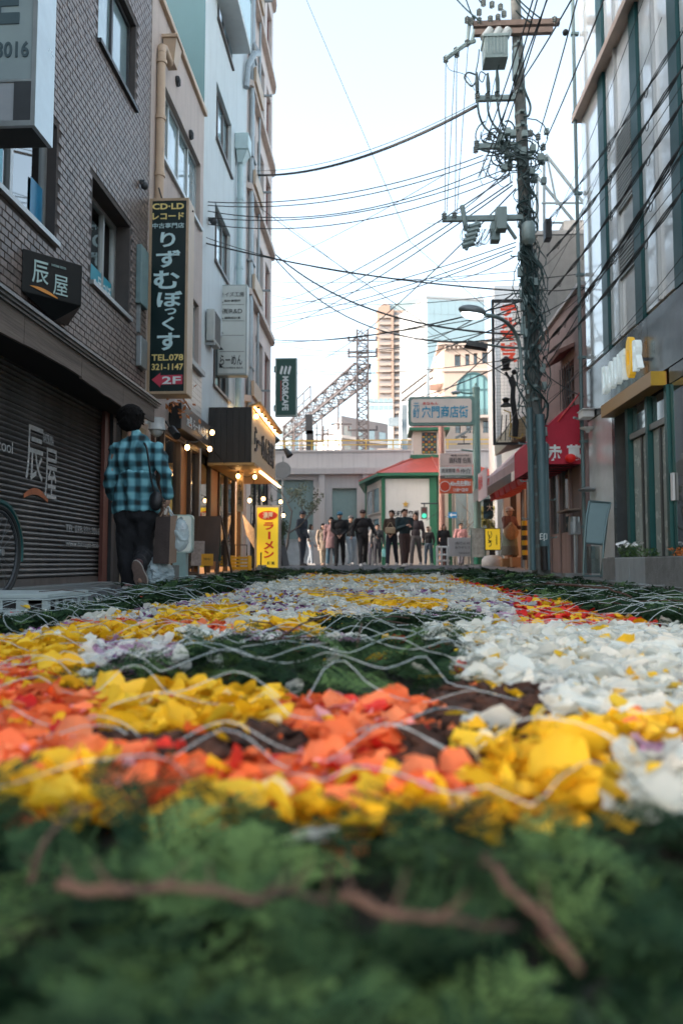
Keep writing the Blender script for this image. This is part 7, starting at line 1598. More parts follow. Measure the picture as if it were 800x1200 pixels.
def ex_b(t, M, cn): bagthing('handbag', 'beige square bag held before the belly of the person in the brown sweater', 'bag', t, M, (-.16, -.27, 1.0, .17, -.19, 1.2), cn((.42, .33, .22)), True)
person('person in dark brown sweater and dark jeans holding a beige bag', 459, 23.2, 1.72, -14, (.05, .032, .022), (.03, .035, .05), (.5, .5, .5), 'front', .14, extra=ex_b)
def ex_p(t, M, cn):
    o = thing('phone', 'small dark phone held up by the person in the dark teal jacket', 'phone', tuple(M @ Vector((0, -.33, 1.28)))); mb = MB(); b_ = [M @ Vector(v) for v in ((-.035, -.37, 1.26), (.035, -.37, 1.26), (.035, -.34, 1.39), (-.035, -.34, 1.39))]; mb.prism(b_, Vector((0, .012, 0))).build('phone_case', BLACKM, o)
person('person in dark teal jacket looking down at a phone', 474, 22.8, 1.74, 22, (.012, .035, .045), (.05, .035, .035), (.4, .4, .4), 'phone', .08, wide=1.15, extra=ex_p, legw=1.1)
person('person in dark jacket and grey patterned trousers half hidden behind the phone user', 487, 24.2, 1.68, -15, (.05, .04, .045), (.12, .11, .11), (.3, .3, .3), 'down', .16, hair='long')
person('small person with pale hood, black jacket and blue jeans', 502, 24.6, 1.27, -25, BK, (.08, .11, .14), (.4, .4, .4), 'down', .1, hood=(.6, .52, .42))
def ex_t(t, M, cn): pass
person('person in long black hooded coat with long dark hair at the white barrier', 520, 24.4, 1.32, 0, BK, BK, BK, 'down', .04, hair='long', long=True)
person('person with long hair in beige coat walking behind the crowd at left', 378, 25.5, 1.42, 25, (.42, .33, .25), (.4, .34, .26), (.3, .2, .15), 'down', .14, hair='long', long=True)
person('person in dusty pink scarf coat and blue jeans beside the one in black', 388, 24.6, 1.58, -10, (.28, .17, .17), (.07, .14, .19), (.3, .3, .3), 'down', .1, hair='long', long=True)
person('person in pale top mostly hidden behind the uniformed one', 364, 26.5, 1.45, 70, (.4, .42, .42), (.3, .35, .4), (.3, .3, .3), 'down', .08, hair='long')
def ex_k(t, M, cn): bagthing('shopping_bag', 'turquoise shopping bag at the knees of a person behind the crowd', 'bag', t, M, (.2, -.12, .35, .42, .02, .68), cn((.15, .4, .42)), True)
person('person in dark striped jacket hidden behind the two walkers', 442, 26.0, 1.42, 0, (.04, .045, .05), (.05, .05, .06), (.3, .3, .3), 'down', .1, extra=ex_k)
person('person in grey coat behind the crowd, left of the bag holder', 436, 27.5, 1.5, 0, (.25, .23, .22), (.1, .1, .12), BK, 'down', .1)
person('person in pink and white top at the back right of the crowd', 540, 26.8, 1.5, 10, (.5, .25, .25), (.15, .15, .18), BK, 'down', .1, hair='short')
def ex_w(t, M, cn):
    o = thing('straw_bag', 'round woven straw bag hugged by the woman in the white hat', 'bag', tuple(M @ Vector((-.1, -.25, .85))))
    remesh(MB().ball((-.14, -.2, 1.02), .25, 16, 12, (1.1, .55, .9)).ball((-.14, -.22, 1.2), .1, 10, 8), 'bag_body', mat('woven_straw', (.36, .25, .15), .8, var=.45, scale=45, bump=.6), o, M, .014, .02)
    cm = MB(); cm.ball((0, 0, 1.70), .115, 16, 10, (1.0, 1.0, .7)).ball((0, -.03, 1.665), .14, 16, 6, (1, 1, .14)); remesh(cm, 'hat', cn((.66, .64, .6)), t, M, .011)
    ap = MB(); ap.lathe((0, 0, .42), [(.25, 0), (.23, .3), (.19, .6)], 16); remesh(ap, 'apron', cn((.16, .19, .15)), t, M, .014, .012)
person('person in white hat, brown top and grey-green apron dress with a straw bag', 597, 21.0, 1.66, 35, (.16, .08, .07), BK, BK, 'reach', .06, skirt=(.12, .12, .10), extra=ex_w)
# ------------------------------------------------------------------ the walking man seen from behind
MYY = 7.1; mg = gz(MYY); mp0 = PY(160, 660, MYY); mx0 = mp0.x
man = thing('person', 'person in teal plaid shirt seen from behind, walking with shopping bags', 'person', (mx0, MYY, mg))
I4 = Matrix.Identity(4)
def m3(px, py, dy=0.0): return PY(px, py, MYY+dy)     # measured joint positions
head = m3(154, 491, .02); head.z += 0
neck = m3(158, 512, 0); sL, sR = m3(139, 527, 0), m3(181, 527, .0)
eL, wL = m3(130.5, 556, -.02), m3(134, 582, .1); eR, wR = m3(194, 555, -.04), m3(196, 581, .02)
hpL, hpR = m3(150, 603, 0), m3(170, 603, 0)
kL, aL = m3(148, 645, .08), m3(153, 684, .05)        # standing leg
kR, aR = m3(168, 648, .10), m3(163, 664, -.3)       # lifted foot, kicked toward the viewer
b = MB(); Rz = .105
b.ball(head, .105, 18, 14, (.82, .95, 1.12)); b.cap2(head-Z*.09, neck-Z*.03, .052, .06, 14); b.cap2(head+Vector((-.02, .09, -.02)), head+Vector((-.02, .115, -.03)), .012, .014, 8)
for s in (-1, 1): b.ball(head+Vector((s*.088, .015, -.01)), .026, 10, 8, (.4, .8, 1.25))
b.cap2(sL, sR, .06, .06, 14); b.ball(m3(160, 540), .165, 16, 12, (1.05, .66, 1.0)); b.ball(m3(160, 570), .155, 16, 12, (.95, .68, 1.15)); b.ball(m3(160, 600), .14, 16, 12, (1, .68, .8))
for A_, B_, C_ in ((sL, eL, wL), (sR, eR, wR)): b.cap2(A_, B_, .056, .042, 14); b.cap2(B_, C_, .042, .029, 14)
for A_, B_, C_ in ((hpL, kL, aL), (hpR, kR, aR)): b.cap2(A_, B_, .08, .055, 14); b.cap2(B_, C_, .052, .036, 14)
b.cap2(aL, aL+Vector((0, .14, -.03)), .04, .034); b.cap2(aR, aR+Vector((.01, .02, -.12)), .04, .034)
# right hand closed round the bag handles, left hand relaxed
def hand2(mb, w, d, inward, curl):
    d = d.normalized(); f = Vector((0, 1, 0)); f = (f-d*f.dot(d)).normalized(); sd = inward
    mb.ball(w+d*.05, .042, 12, 10, (.55, .95, 1.1)); mb.cap2(w, w+d*.06, .027, .03, 12)
    for k in range(4):
        L_ = (.072, .08, .076, .06)[k]; b0 = w+d*.075+f*((1.5-k)*.021); c = [curl*.5, curl*1.5, curl*2.6]
        p = b0
        for j, fr_ in enumerate((.42, .33, .27)):
            q_ = p+(d*math.cos(c[j])+sd*math.sin(c[j]))*L_*fr_; mb.cap2(p-(d*.015 if j == 0 else d*0), q_, .0105-.0008*j, .0098-.0008*j, 8); p = q_
    t0 = w+d*.02+f*.03; t1 = t0+(d*.6+f*.45+sd*.5).normalized()*.045; t2 = t1+(d*.5+sd*.8).normalized()*.032; mb.cap2(t0, t1, .0135, .0115, 8); mb.cap2(t1, t2, .0115, .0095, 8)
hand2(b, wR, (wR-eR), Vector((-1, 0, 0)), .95); hand2(b, wL, (wL-eL), Vector((1, 0, 0)), .4)
remesh(b, 'body', SKIN, man, I4, .0085, 0, sm=2)
# plaid shirt
pm = bpy.data.materials.new('teal_plaid'); pm.use_nodes = True; t_ = pm.node_tree; N = t_.nodes; L = t_.links; bs = N['Principled BSDF']; bs.inputs['Roughness'].default_value = .85
tc = N.new('ShaderNodeTexCoord'); sx = N.new('ShaderNodeSeparateXYZ'); L.new(tc.outputs['Object'], sx.inputs[0])
def bandn(out, freq, ph, lo, hi):
    m_ = N.new('ShaderNodeMath'); m_.operation = 'MULTIPLY_ADD'; L.new(out, m_.inputs[0]); m_.inputs[1].default_value = freq; m_.inputs[2].default_value = ph
    s_ = N.new('ShaderNodeMath'); s_.operation = 'SINE'; L.new(m_.outputs[0], s_.inputs[0])
    r_ = N.new('ShaderNodeMapRange'); r_.interpolation_type = 'SMOOTHSTEP'; r_.inputs[1].default_value = lo; r_.inputs[2].default_value = hi; L.new(s_.outputs[0], r_.inputs[0]); return r_.outputs[0]
nd = N.new('ShaderNodeTexNoise'); nd.inputs['Scale'].default_value = 4; L.new(tc.outputs['Object'], nd.inputs[0])
wx = N.new('ShaderNodeMath'); wx.operation = 'MULTIPLY_ADD'; L.new(nd.outputs[0], wx.inputs[0]); wx.inputs[1].default_value = .05; L.new(sx.outputs['X'], wx.inputs[2])
wz = N.new('ShaderNodeMath'); wz.operation = 'MULTIPLY_ADD'; L.new(nd.outputs[0], wz.inputs[0]); wz.inputs[1].default_value = .05; L.new(sx.outputs['Z'], wz.inputs[2])
vx = bandn(wx.outputs[0], 55, .6, -.9, .7); vz = bandn(wz.outputs[0], 50, 0, -.9, .7); tx = bandn(wx.outputs[0], 55, 2.6, .94, .995); tz = bandn(wz.outputs[0], 50, 2.2, .93, .995)
def mixc(f, a, b):
    m_ = N.new('ShaderNodeMix'); m_.data_type = 'RGBA'; L.new(f, m_.inputs[0])
    for i, v in ((6, a), (7, b)):
        if isinstance(v, tuple): m_.inputs[i].default_value = v+(1,)
        else: L.new(v, m_.inputs[i])
    return m_.outputs[2]
DKT, MDT, LTT = (.007, .016, .02), (.045, .15, .19), (.19, .46, .53)
cA = mixc(vx, DKT, MDT); cB = mixc(vx, MDT, LTT); c_ = mixc(vz, cA, cB); L.new(c_, bs.inputs['Base Color'])
tp = MB(); tp.cap2(sL, sR, .08, .08, 16); tp.cap2(sL, neck, .07, .06, 12); tp.cap2(sR, neck, .07, .06, 12); tp.ball(m3(160, 540), .195, 18, 14, (1.05, .72, 1.05)); tp.ball(m3(160, 572), .19, 18, 14, (1.08, .74, 1.05))
tp.cyl(m3(160, 555), m3(161, 600), .19, .215, n=24); tp.cap2(neck-Z*.03, neck+Z*.02, .085, .07, 14)
for A_, B_, C_ in ((sL, eL, wL), (sR, eR, wR)): tp.cap2(A_, B_, .076, .064, 14); tp.cap2(B_, C_-(C_-B_)*.06, .066, .048, 14)
v0 = np.array(tp.V); c0 = m3(161, 600)
tp.V = [tuple((v[0], (v[1]-MYY)*.72+MYY if abs(v[0]-c0.x) < .24 and v[2] < 1.1 else v[1], v[2])) for v in tp.V]
remesh(tp, 'plaid_shirt', pm, man, I4, .0095, .038, sm=2)
BKC = mat('black_trousers', (.012, .012, .015), .9, var=.2, bump=.4, bscale=25)
tr = MB(); tr.ball(m3(160, 598), .185, 16, 12, (1.02, .76, .8))
tr.cap2(hpL, kL, .115, .095, 14); tr.cap2(kL, aL+Z*.01, .095, .085, 14); tr.cap2(hpR, kR, .115, .09, 14); tr.cap2(kR, aR.lerp(kR, .1), .09, .072, 14)
remesh(tr, 'trousers', BKC, man, I4, .0105, .028)
hm = MB(); hm.ball(head+Vector((0, -.012, .025)), .122, 18, 12, (1.06, 1.0, .98)); hm.ball(head+Vector((0, -.03, -.05)), .105, 16, 10, (1.05, .9, .9))
for s in (-1, 1): hm.ball(head+Vector((s*.07, .0, -.02)), .05, 10, 8, (.7, 1, 1.2))
rh = random.Random(3)
for k in range(130):
    a_ = rh.uniform(0, 6.28); e_ = rh.uniform(-.5, 1.3); d_ = Vector((math.cos(a_)*math.cos(e_), math.sin(a_)*math.cos(e_), math.sin(e_)))
    if d_.y > .55 and e_ < .5: continue
    p_ = head+Vector((0, -.012, .03))+Vector((d_.x*.1, d_.y*.105, d_.z*.105)); hm.cap2(p_, p_+d_*.035+Vector((rh.uniform(-.02, .02), 0, -.03)), .014, .005, 6)
remesh(hm, 'hair', HAIR, man, I4, .0085, .012, sm=1)
SHO = mat('dark_red_sneaker', (.06, .02, .022), .6, var=.3, scale=30); SOL = mat('brown_grey_sole', (.19, .13, .11), .7, var=.25, scale=40, bump=.5, bscale=120)
sh = MB(); sh.cap2(aL+Vector((0, -.05, -.03)), aL+Vector((0, .15, -.045)), .05, .042, 14); remesh(sh, 'shoe', mat('floral_sneaker', (.3, .16, .16), .7, var=.9, scale=60), man, I4, .009)
sl_ = MB(); sl_.box(aL.x-.05, aL.y-.11, mg+.002, aL.x+.05, aL.y+.21, mg+.035); remesh(sl_, 'sole', mat('white_rubber', (.5, .48, .45), .6), man, I4, .009)
# raised shoe: toe down, sole facing the viewer
hc = m3(160, 661, -.36); tc_ = m3(167, 686, -.26)
ss_ = MB(); ax_ = (tc_-hc); ss_.cap2(hc+Vector((0, .05, .0)), tc_+Vector((0, .05, .03)), .05, .045, 14); ss_.cap2(aR, hc+Vector((0, .06, -.02)), .045, .045, 12); so = remesh(ss_, 'shoe', SHO, man, I4, .009)
u_ = ax_.normalized(); s_ = u_.cross(Vector((0, -1, 0))).normalized(); n_s = s_.cross(u_).normalized()
pts = []
for k in range(24):
    t = 2*math.pi*k/24; wdt = .056 if math.cos(t) < 0 else .066; L_ = ax_.length/2+.035; wv = wdt*(1-.18*math.exp(-((math.cos(t)+.1)/.3)**2)); pts.append((hc+tc_)/2+u_*L_*math.cos(t)*1.0+s_*wv*math.sin(t)*-1+Vector((0, -.0, 0)))
MB().prism(pts, Vector((0, -.022, 0))).build('sole', SOL, man, bevel=.005)
pts2 = [(hc+tc_)/2+(p-(hc+tc_)/2)*1.06+Vector((0, .003, 0)) for p in pts]; MB().prism(pts2, Vector((0, .012, 0))).build('sole_rim', mat('white_rubber', (.5, .48, .45)), man)
# shoulder bag: strap and pouch
sp = MB(); sp.tube(smooth([sR+Vector((-.10, -.02, .07)), m3(172, 525, -.16), m3(175, 545, -.19), m3(178, 565, -.18), m3(182, 578, -.16)], 5), .011, 6)
bg2 = thing('shoulder_bag', 'small black pouch on a thin strap at the right hip of the person in plaid', 'bag', tuple(m3(183, 587, -.15)))
sp.build('strap', BLACKM, bg2); remesh(MB().ball(m3(183, 587, -.13), .085, 16, 12, (.85, .6, 1.1)), 'pouch', mat('black_leather', (.012, .012, .014), .45, var=.2), bg2, I4, .009, .008)
# carried bags
hx = wR+(wR-eR).normalized()*.085
pb = thing('paper_bag', 'large brown paper bag carried in the right hand, dark face and pale side', 'bag', tuple(m3(190, 660, 0)))
q0, q1 = m3(180, 661, -.08), m3(207, 604, -.08)
B0 = [m3(179, 660, -.06), m3(198, 661, -.12), m3(207, 659, .0), m3(190, 658, .08)]; B1 = [m3(183, 606, -.05), m3(200, 605, -.1), m3(208, 604, .0), m3(192, 603, .06)]
PB1 = mat('dark_printed_paper', (.07, .05, .045), .75, var=.2, scale=5, bump=.3); PB2 = mat('kraft_paper', (.28, .19, .14), .8, var=.12, scale=5, bump=.3)
for i, mm in ((0, PB1), (1, PB2), (2, PB2), (3, PB1)):
    j = (i+1) % 4; gp2 = MB(); n_ = 6; vs = []
    for r_ in range(n_+1):
        for c_2 in range(n_+1):
            a0 = B0[i].lerp(B0[j], c_2/n_); a1 = B1[i].lerp(B1[j], c_2/n_); p = a0.lerp(a1, r_/n_); f_ = math.sin(math.pi*c_2/n_)*math.sin(math.pi*r_/n_); p = p+Vector((0, -1, 0))*.02*f_*noise.noise(p*9); vs.append(p)
    gp2.add(vs, [(r_*(n_+1)+c_2, r_*(n_+1)+c_2+1, (r_+1)*(n_+1)+c_2+1, (r_+1)*(n_+1)+c_2) for r_ in range(n_) for c_2 in range(n_)]).build('bag_side', mm, pb, fix=False)
MB().quad(*B0).build('bag_bottom', PB1, pb)
for i, j in ((0, 1), (2, 3)):
    a0, a1 = B1[i].lerp(B1[j], .3), B1[i].lerp(B1[j], .7); MB().tube(smooth([a0, hx+Vector((-.012, 0, -.02)), hx+Vector((.012, 0, -.02)), a1], 4), .005, 5).build('handle', PB2, pb)
PLM = glassmat('cloudy_plastic', (.62, .72, .76), .12)
pmx = bpy.data.materials.new('white_thin_plastic'); pmx.use_nodes = True; N = pmx.node_tree.nodes; L = pmx.node_tree.links; bs = N['Principled BSDF']; bs.inputs['Base Color'].default_value = (.55, .66, .7, 1); bs.inputs['Roughness'].default_value = .25
trn = N.new('ShaderNodeBsdfTransparent'); ms = N.new('ShaderNodeMixShader'); ms.inputs[0].default_value = .62; L.new(trn.outputs[0], ms.inputs[1]); L.new(bs.outputs[0], ms.inputs[2]); L.new(ms.outputs[0], N['Material Output'].inputs[0])
def plasticbag(name, label, c, r_, sc_, knot, amp, seed):
    t = thing(name, label, 'bag', tuple(c)); mb = MB().ball(c, r_, 36, 24, sc_)
    V2 = []
    for v in mb.V:
        v = Vector(v); d = (v-c); n1 = abs(noise.noise(d*9+Vector((seed, 0, 0))))+.6*abs(noise.noise(d*22+Vector((0, seed, 0)))); v = v-d.normalized()*amp*n1
        if v.z < gz(MYY)+.012: v.z = gz(MYY)+.012+.02*(v.z-gz(MYY)-.012)
        V2.append(tuple(v))
    mb.V = V2; mb.build('bag_body', pmx, t, fix=False)
    MB().tube([c+Vector((0, 0, r_*sc_[2]*.75)), c.lerp(knot, .5)+Vector((.01, 0, 0)), knot], .02, 8, [.06, .022, .014]).build('bag_neck', pmx, t); return t
plasticbag('plastic_bag', 'big crumpled translucent plastic bag hanging low behind the raised foot', m3(184, 672, .05), .2, (.9, .75, .82), m3(192, 622, .0), .07, 1.3)
plasticbag('plastic_bag', 'small bluish plastic bag hanging from the hand beside the brown paper bag', m3(211, 628, .02), .115, (.8, .7, 1.5), hx+Vector((0, 0, -.02)), .035, 4.1)
gb = MB(); 
B2 = (m3(193, 690, .25), m3(207, 662, .25)); gb.box(B2[0].x, MYY+.2, gz(MYY)+.004, B2[1].x, MYY+.36, B2[1].z); tag(gb.build('grey_carton', mat('grey_carton', (.2, .21, .2), .8, var=.15), bevel=.008), 'grey carton standing on the ground behind the big plastic bag', 'box')
# ================================================================== the flower carpet
def xmin(y): return -1.42 if y < 4.55 else (-1.42-.43*min(1, (y-4.55)/.8))
def vnoise(x, y, s, o=0): return noise.noise(Vector((x*s+o, y*s-o, o*1.7)))
def cbase(x, y): return gz(y)+.03+.012*vnoise(x, y, 5, 2)+.008*vnoise(x, y, 14, 7)-.028*max(0, min(1, (.66-y)/.08))
REG = [('Y', 40, 150, 884, 962), ('Y', -400, 210, 925, 962), ('Y', 150, 560, 934, 965), ('L', 725, 1400, 866, 905), ('W', 735, 1400, 905, 968), ('Y', 560, 735, 862, 965),
       ('B', 120, 340, 856, 884), ('B', 490, 606, 856, 905), ('R', 380, 470, 885, 918), ('O', -400, 560, 858, 936), ('Y', 150, 322, 808, 858), ('B', 520, 632, 798, 852), ('Y', 590, 1400, 836, 880),
       ('O', -400, 560, 812, 872), ('O', -400, 45, 776, 800), ('O', -400, 150, 808, 830), ('Y', -400, 108, 754, 812), ('L', 90, 200, 752, 784), ('G', 118, 548, 752, 818), ('W', 508, 1400, 736, 836),
       ('L', -400, 60, 746, 766), ('Y', 60, 205, 735, 752), ('W', 205, 240, 740, 760), ('L', 240, 420, 743, 766), ('G', 378, 568, 727, 754), ('O', 85, 262, 729, 747), ('Y', 188, 292, 711, 730), ('P', 225, 352, 694, 722),
       ('R', 600, 778, 708, 750), ('L', 480, 645, 716, 731), ('Y', 640, 1000, 700, 712)]
def region(x, y):
    zz = gz(y)+.05; px, py = proj((x, y, zz)); dn = (py-660)
    px += dn*.22*vnoise(x, y, 7/max(.4, y), 3)+dn*.08*vnoise(x, y, 30/max(.4, y), 5); py += dn*.05*vnoise(x, y, 8/max(.4, y), 9)+dn*.03*vnoise(x, y, 26/max(.4, y), 1)
    if py > 950: return 'G'
    if y > 1.9 and (x < -1.12+.12*vnoise(x, y, 2, 4) or x > 1.02+.12*vnoise(x, y, 2, 8)): return 'G'
    for r in REG:
        if r[1] <= px <= r[2] and r[3] <= py <= r[4]: return r[0]
    if y > 10.8: return 'G' if vnoise(x, y, 1.5, 3) < .28 else 'R'
    if y > 9.6: return 'W' if vnoise(x, y, 2, 5) < .1 else 'Y'
    if y > 3.6 and x > .82: return 'R'
    n1 = vnoise(x, y*.6, 1.4, 6); n2 = vnoise(x, y*.6, 1.7, 12)
    if n1 > .2: return 'P'
    if n2 > .24: return 'Y'
    if n2 < -.5: return 'L'
    return 'W'
# what each area is made of
MIX = {'Y': (('yellow', .93), ('cream', .04), ('orange', .03)), 'O': (('orange', .74), ('red', .11), ('pink', .13), ('yellow', .02)), 'R': (('red', .8), ('orange', .08), ('yellow', .12)),
       'W': (('white', .90), ('yellow', .08), ('lilac', .02)), 'L': (('lilac', .76), ('white', .17), ('purple', .07)), 'P': (('purple', .65), ('white', .2), ('yellow', .08), ('lilac', .07)),
       'B': (('brown', .94), ('orange', .03), ('yellow', .03)), 'G': ()}
PM = {'yellow': petalmat('yellow_petals', (.80, .43, .008), (.86, .58, .04), .3), 'cream': petalmat('cream_petals', (.8, .66, .35), (.85, .75, .5), .35), 'orange': petalmat('orange_petals', (.84, .13, .025), (.90, .27, .11), .35),
      'red': petalmat('red_petals', (.55, .015, .012), (.7, .04, .02), .2), 'pink': petalmat('pink_petals', (.85, .28, .26), (.85, .42, .42), .3), 'white': petalmat('white_petals', (.76, .79, .74), (.88, .85, .76), .5),
      'lilac': petalmat('lilac_petals', (.48, .24, .38), (.68, .47, .60), .35), 'purple': petalmat('purple_petals', (.15, .035, .16), (.30, .12, .28), .2), 'brown': petalmat('brown_bark_chips', (.03, .012, .007), (.085, .035, .02), 0.0, .8)}
# template petals: 5 x 4 grid, cupped and curled
def petal_tpl(rs, kind):
    nu, nv = 6, 5; V = []
    wd = rs.uniform(.65, 1.0) if kind != 'frill' else rs.uniform(.3, .45); cup = rs.uniform(.0, .4); curl = rs.uniform(-.3, .5); tw = rs.uniform(-.35, .35)
    for i in range(nu):
        u = i/(nu-1)
        w_ = wd*(.22+1.25*u**.7*(1-u**3.2*.72))*.62
        for j in range(nv):
            v = j/(nv-1)*2-1; x = u-.5; y = v*w_*.62; z = cup*(v*v)*w_*.7+curl*(u-.45)**2+rs.uniform(-.03, .03)+tw*v*(u-.5)*.5; x += rs.uniform(-.03, .03)-.08*abs(v)*u; z += rs.uniform(-.014, .014)+.03*math.sin(v*3+u*4)*u; y += rs.uniform(-.02, .02)
            V.append((x, y, z))
    F = [(i*nv+j, i*nv+j+1, (i+1)*nv+j+1, (i+1)*nv+j) for i in range(nu-1) for j in range(nv-1)]
    return np.array(V), np.array(F)
rsP = random.Random(2); TPL = [petal_tpl(rsP, 'n') for _ in range(14)]
def chip_tpl(rs):
    mb = MB().ball((0, 0, 0), .5, 6, 4, (1, .5, .28)); V = np.array(mb.V); V += np.array([[rs.uniform(-.09, .09) for _ in range(3)] for _ in range(len(V))]); return V, np.array(mb.F)
CTPL = [chip_tpl(rsP) for _ in range(6)]
def rotm(a, b, c):
    ca, sa, cb, sb, cc, sc_ = math.cos(a), math.sin(a), math.cos(b), math.sin(b), math.cos(c), math.sin(c)
    Rz = np.array([[ca, -sa, 0], [sa, ca, 0], [0, 0, 1]]); Ry = np.array([[cb, 0, sb], [0, 1, 0], [-sb, 0, cb]]); Rx = np.array([[1, 0, 0], [0, cc, -sc_], [0, sc_, cc]])
    return Rz @ Ry @ Rx
rc = random.Random(33)
def mound(x, y, col):                               # small heaps inside each colour field
    m = .5+.5*noise.noise(Vector((x*6.5, y*6.5, 1.3))); m2 = .5+.5*noise.noise(Vector((x*15, y*15, 4.3)))
    amp = {'yellow': .024, 'cream': .022, 'white': .03, 'orange': .018, 'red': .018, 'brown': .022}.get(col, .016)*(1.0 if y < 1.5 else 1.3)
    return amp*(m**1.5*1.1+.35*m2)
P_ = []                                             # (colour, x, y, z, size, a, b, c, tpl)
def scatter(y0, y1, dens, size):
    xl = max(-1.9, -.62*y1-.25); xr = min(1.78, .50*y1+.25); n = int((xr-xl)*(y1-y0)*dens)
    for _ in range(n):
        x = rc.uniform(xl, xr); y = rc.uniform(y0, y1); g = region(x, y)
        if g == 'G':
            if rc.random() > .012 or y < .62: continue
            col = rc.choice(['yellow', 'white', 'red'])
        else:
            r = rc.random(); col = MIX[g][-1][0]
            for c, p in MIX[g]:
                if r < p: col = c; break
                r -= p
        s = size*rc.choice((rc.uniform(.55, .95), rc.uniform(.85, 1.45)))*{'yellow': 1.1, 'white': 1.05, 'orange': .95, 'red': .9, 'purple': .8, 'lilac': .8, 'brown': .8, 'pink': .8}.get(col, 1)
        lay = rc.random(); z = cbase(x, y)+mound(x, y, col)*(.35+.65*lay)+.004
        tilt = .33 if col in ('yellow', 'white', 'cream') else .26
        P_.append((col, x, y, z, s, rc.uniform(0, 6.28), rc.gauss(-.1, tilt), rc.gauss(0, tilt), rc.randrange(100)))
for (y0, y1, dn, sz) in ((.60, .9, 3000, .068), (.9, 1.3, 3200, .058), (1.3, 2.0, 2600, .055), (2.0, 3.0, 1900, .055), (3.0, 4.5, 1150, .05), (4.5, 6.5, 720, .056), (6.5, 9, 430, .064), (9, 12.2, 280, .07)): scatter(y0, y1, dn, sz)
def area_px(p):
    return (p[4]/p[2])**2*(1.0 if -20 < proj(p[1:4])[0] < 820 else 0)
vis = sorted([i for i in range(len(P_)) if P_[i][3] > cbase(P_[i][1], P_[i][2])+.016], key=lambda i: -area_px(P_[i]))
single = {}; cntc = {}
LIM = {'yellow': 110, 'orange': 60, 'white': 60, 'red': 15, 'brown': 20, 'lilac': 20, 'cream': 8, 'pink': 7}
for i in vis:
    c = P_[i][0]
    if cntc.get(c, 0) < LIM.get(c, 0): single[i] = 1; cntc[c] = cntc.get(c, 0)+1
PLAB = {'yellow': 'large loose yellow petal uppermost in the nearest rows', 'orange': 'loose orange petal uppermost in the nearest orange field', 'white': 'loose white petal uppermost in the nearest white field',
        'red': 'loose red petal uppermost among the nearest orange ones', 'brown': 'dark brown bark chip uppermost in the nearest brown patch', 'lilac': 'lilac petal uppermost in a near lilac patch',
        'cream': 'pale cream petal lying among the nearest yellow ones', 'pink': 'pink petal lying among the nearest orange ones'}
single_mesh = {}
def tp_of(col, k): return CTPL[k % 6] if col == 'brown' else TPL[k % 14]
acc = {}
for i, p in enumerate(P_):
    col, x, y, z, s, a, b, c, k = p; V, F = tp_of(col, k)
    if i in single:
        key = (col, k % (6 if col == 'brown' else 14))
        if key not in single_mesh:
            me = bpy.data.meshes.new('petal'); me.from_pydata(V.tolist(), [], F.tolist()); me.polygons.foreach_set('use_smooth', [True]*len(me.polygons)); me.materials.append(PM[col]); single_mesh[key] = me
        o = bpy.data.objects.new('bark_chip' if col == 'brown' else 'petal', single_mesh[key]); COL.objects.link(o); o.location = (x, y, z); o.scale = (s, s, s)
        o.rotation_euler = Matrix(rotm(a, b, c).tolist()).to_euler(); zx = proj((x, y, z))[0]; zn = 'left third' if zx < 267 else ('middle third' if zx < 533 else 'right third')
        tag(o, PLAB[col]+', '+zn+' of the picture', 'bark chip' if col == 'brown' else 'petal', 'nearest %s %s, %s' % (col, 'bark chips' if col == 'brown' else 'petals', zn)); continue
    W = (V*s) @ rotm(a, b, c).T+np.array([x, y, z]); acc.setdefault(col, []).append((W, F, rc.random()))
def joined(name, items, m, label, cat, parent=None, smooth=True):
    nv = 0; Vs, Fs, Rn = [], [], []
    for W, F, r in items: Vs.append(W); Fs.append(F+nv); Rn.append(np.full(len(W), r)); nv += len(W)
    V = np.vstack(Vs); F = np.vstack(Fs); me = bpy.data.meshes.new(name); k = F.shape[1]
    me.vertices.add(len(V)); me.vertices.foreach_set('co', V.astype(np.float32).ravel()); me.loops.add(F.size); me.loops.foreach_set('vertex_index', F.astype(np.int32).ravel())
    me.polygons.add(len(F)); me.polygons.foreach_set('loop_start', np.arange(0, F.size, k, dtype=np.int32)); me.polygons.foreach_set('loop_total', np.full(len(F), k, dtype=np.int32))
    if smooth: me.polygons.foreach_set('use_smooth', np.ones(len(F), bool))
    at = me.attributes.new('rnd', 'FLOAT', 'POINT'); at.data.foreach_set('value', np.concatenate(Rn).astype(np.float32)); me.update(calc_edges=True); me.validate(); me.materials.append(m)
    o = bpy.data.objects.new(name, me); COL.objects.link(o); o.parent = parent; return tag(o, label, cat, kind='stuff')
for col, it in acc.items():
    joined('bark_chips' if col == 'brown' else col+'_petals', it, PM[col], 'mass of %s strewn over the flower carpet' % ('dark brown bark chips' if col == 'brown' else col+' petals'), 'petals' if col != 'brown' else 'bark')
# base mat of dark trimmings
ys_ = [.12+.1*k for k in range(20)]+[2.1+.25*k for k in range(42)]; nx_ = 34; vs = []
for y in ys_:
    for i in range(nx_): x0_ = xmin(y)-.03; x = x0_+(1.88-x0_)*i/(nx_-1); vs.append((x, y, cbase(x, y)-(.03 if i in (0, nx_-1) or y < .2 else 0)))
MB().add(vs, [(j*nx_+i, j*nx_+i+1, (j+1)*nx_+i+1, (j+1)*nx_+i) for j in range(len(ys_)-1) for i in range(nx_-1)]).build('carpet_base', mat('dark_trimmings', (.012, .014, .008), .9, var=.7, scale=30, bump=.8, bscale=90), smooth=True, kind='structure')
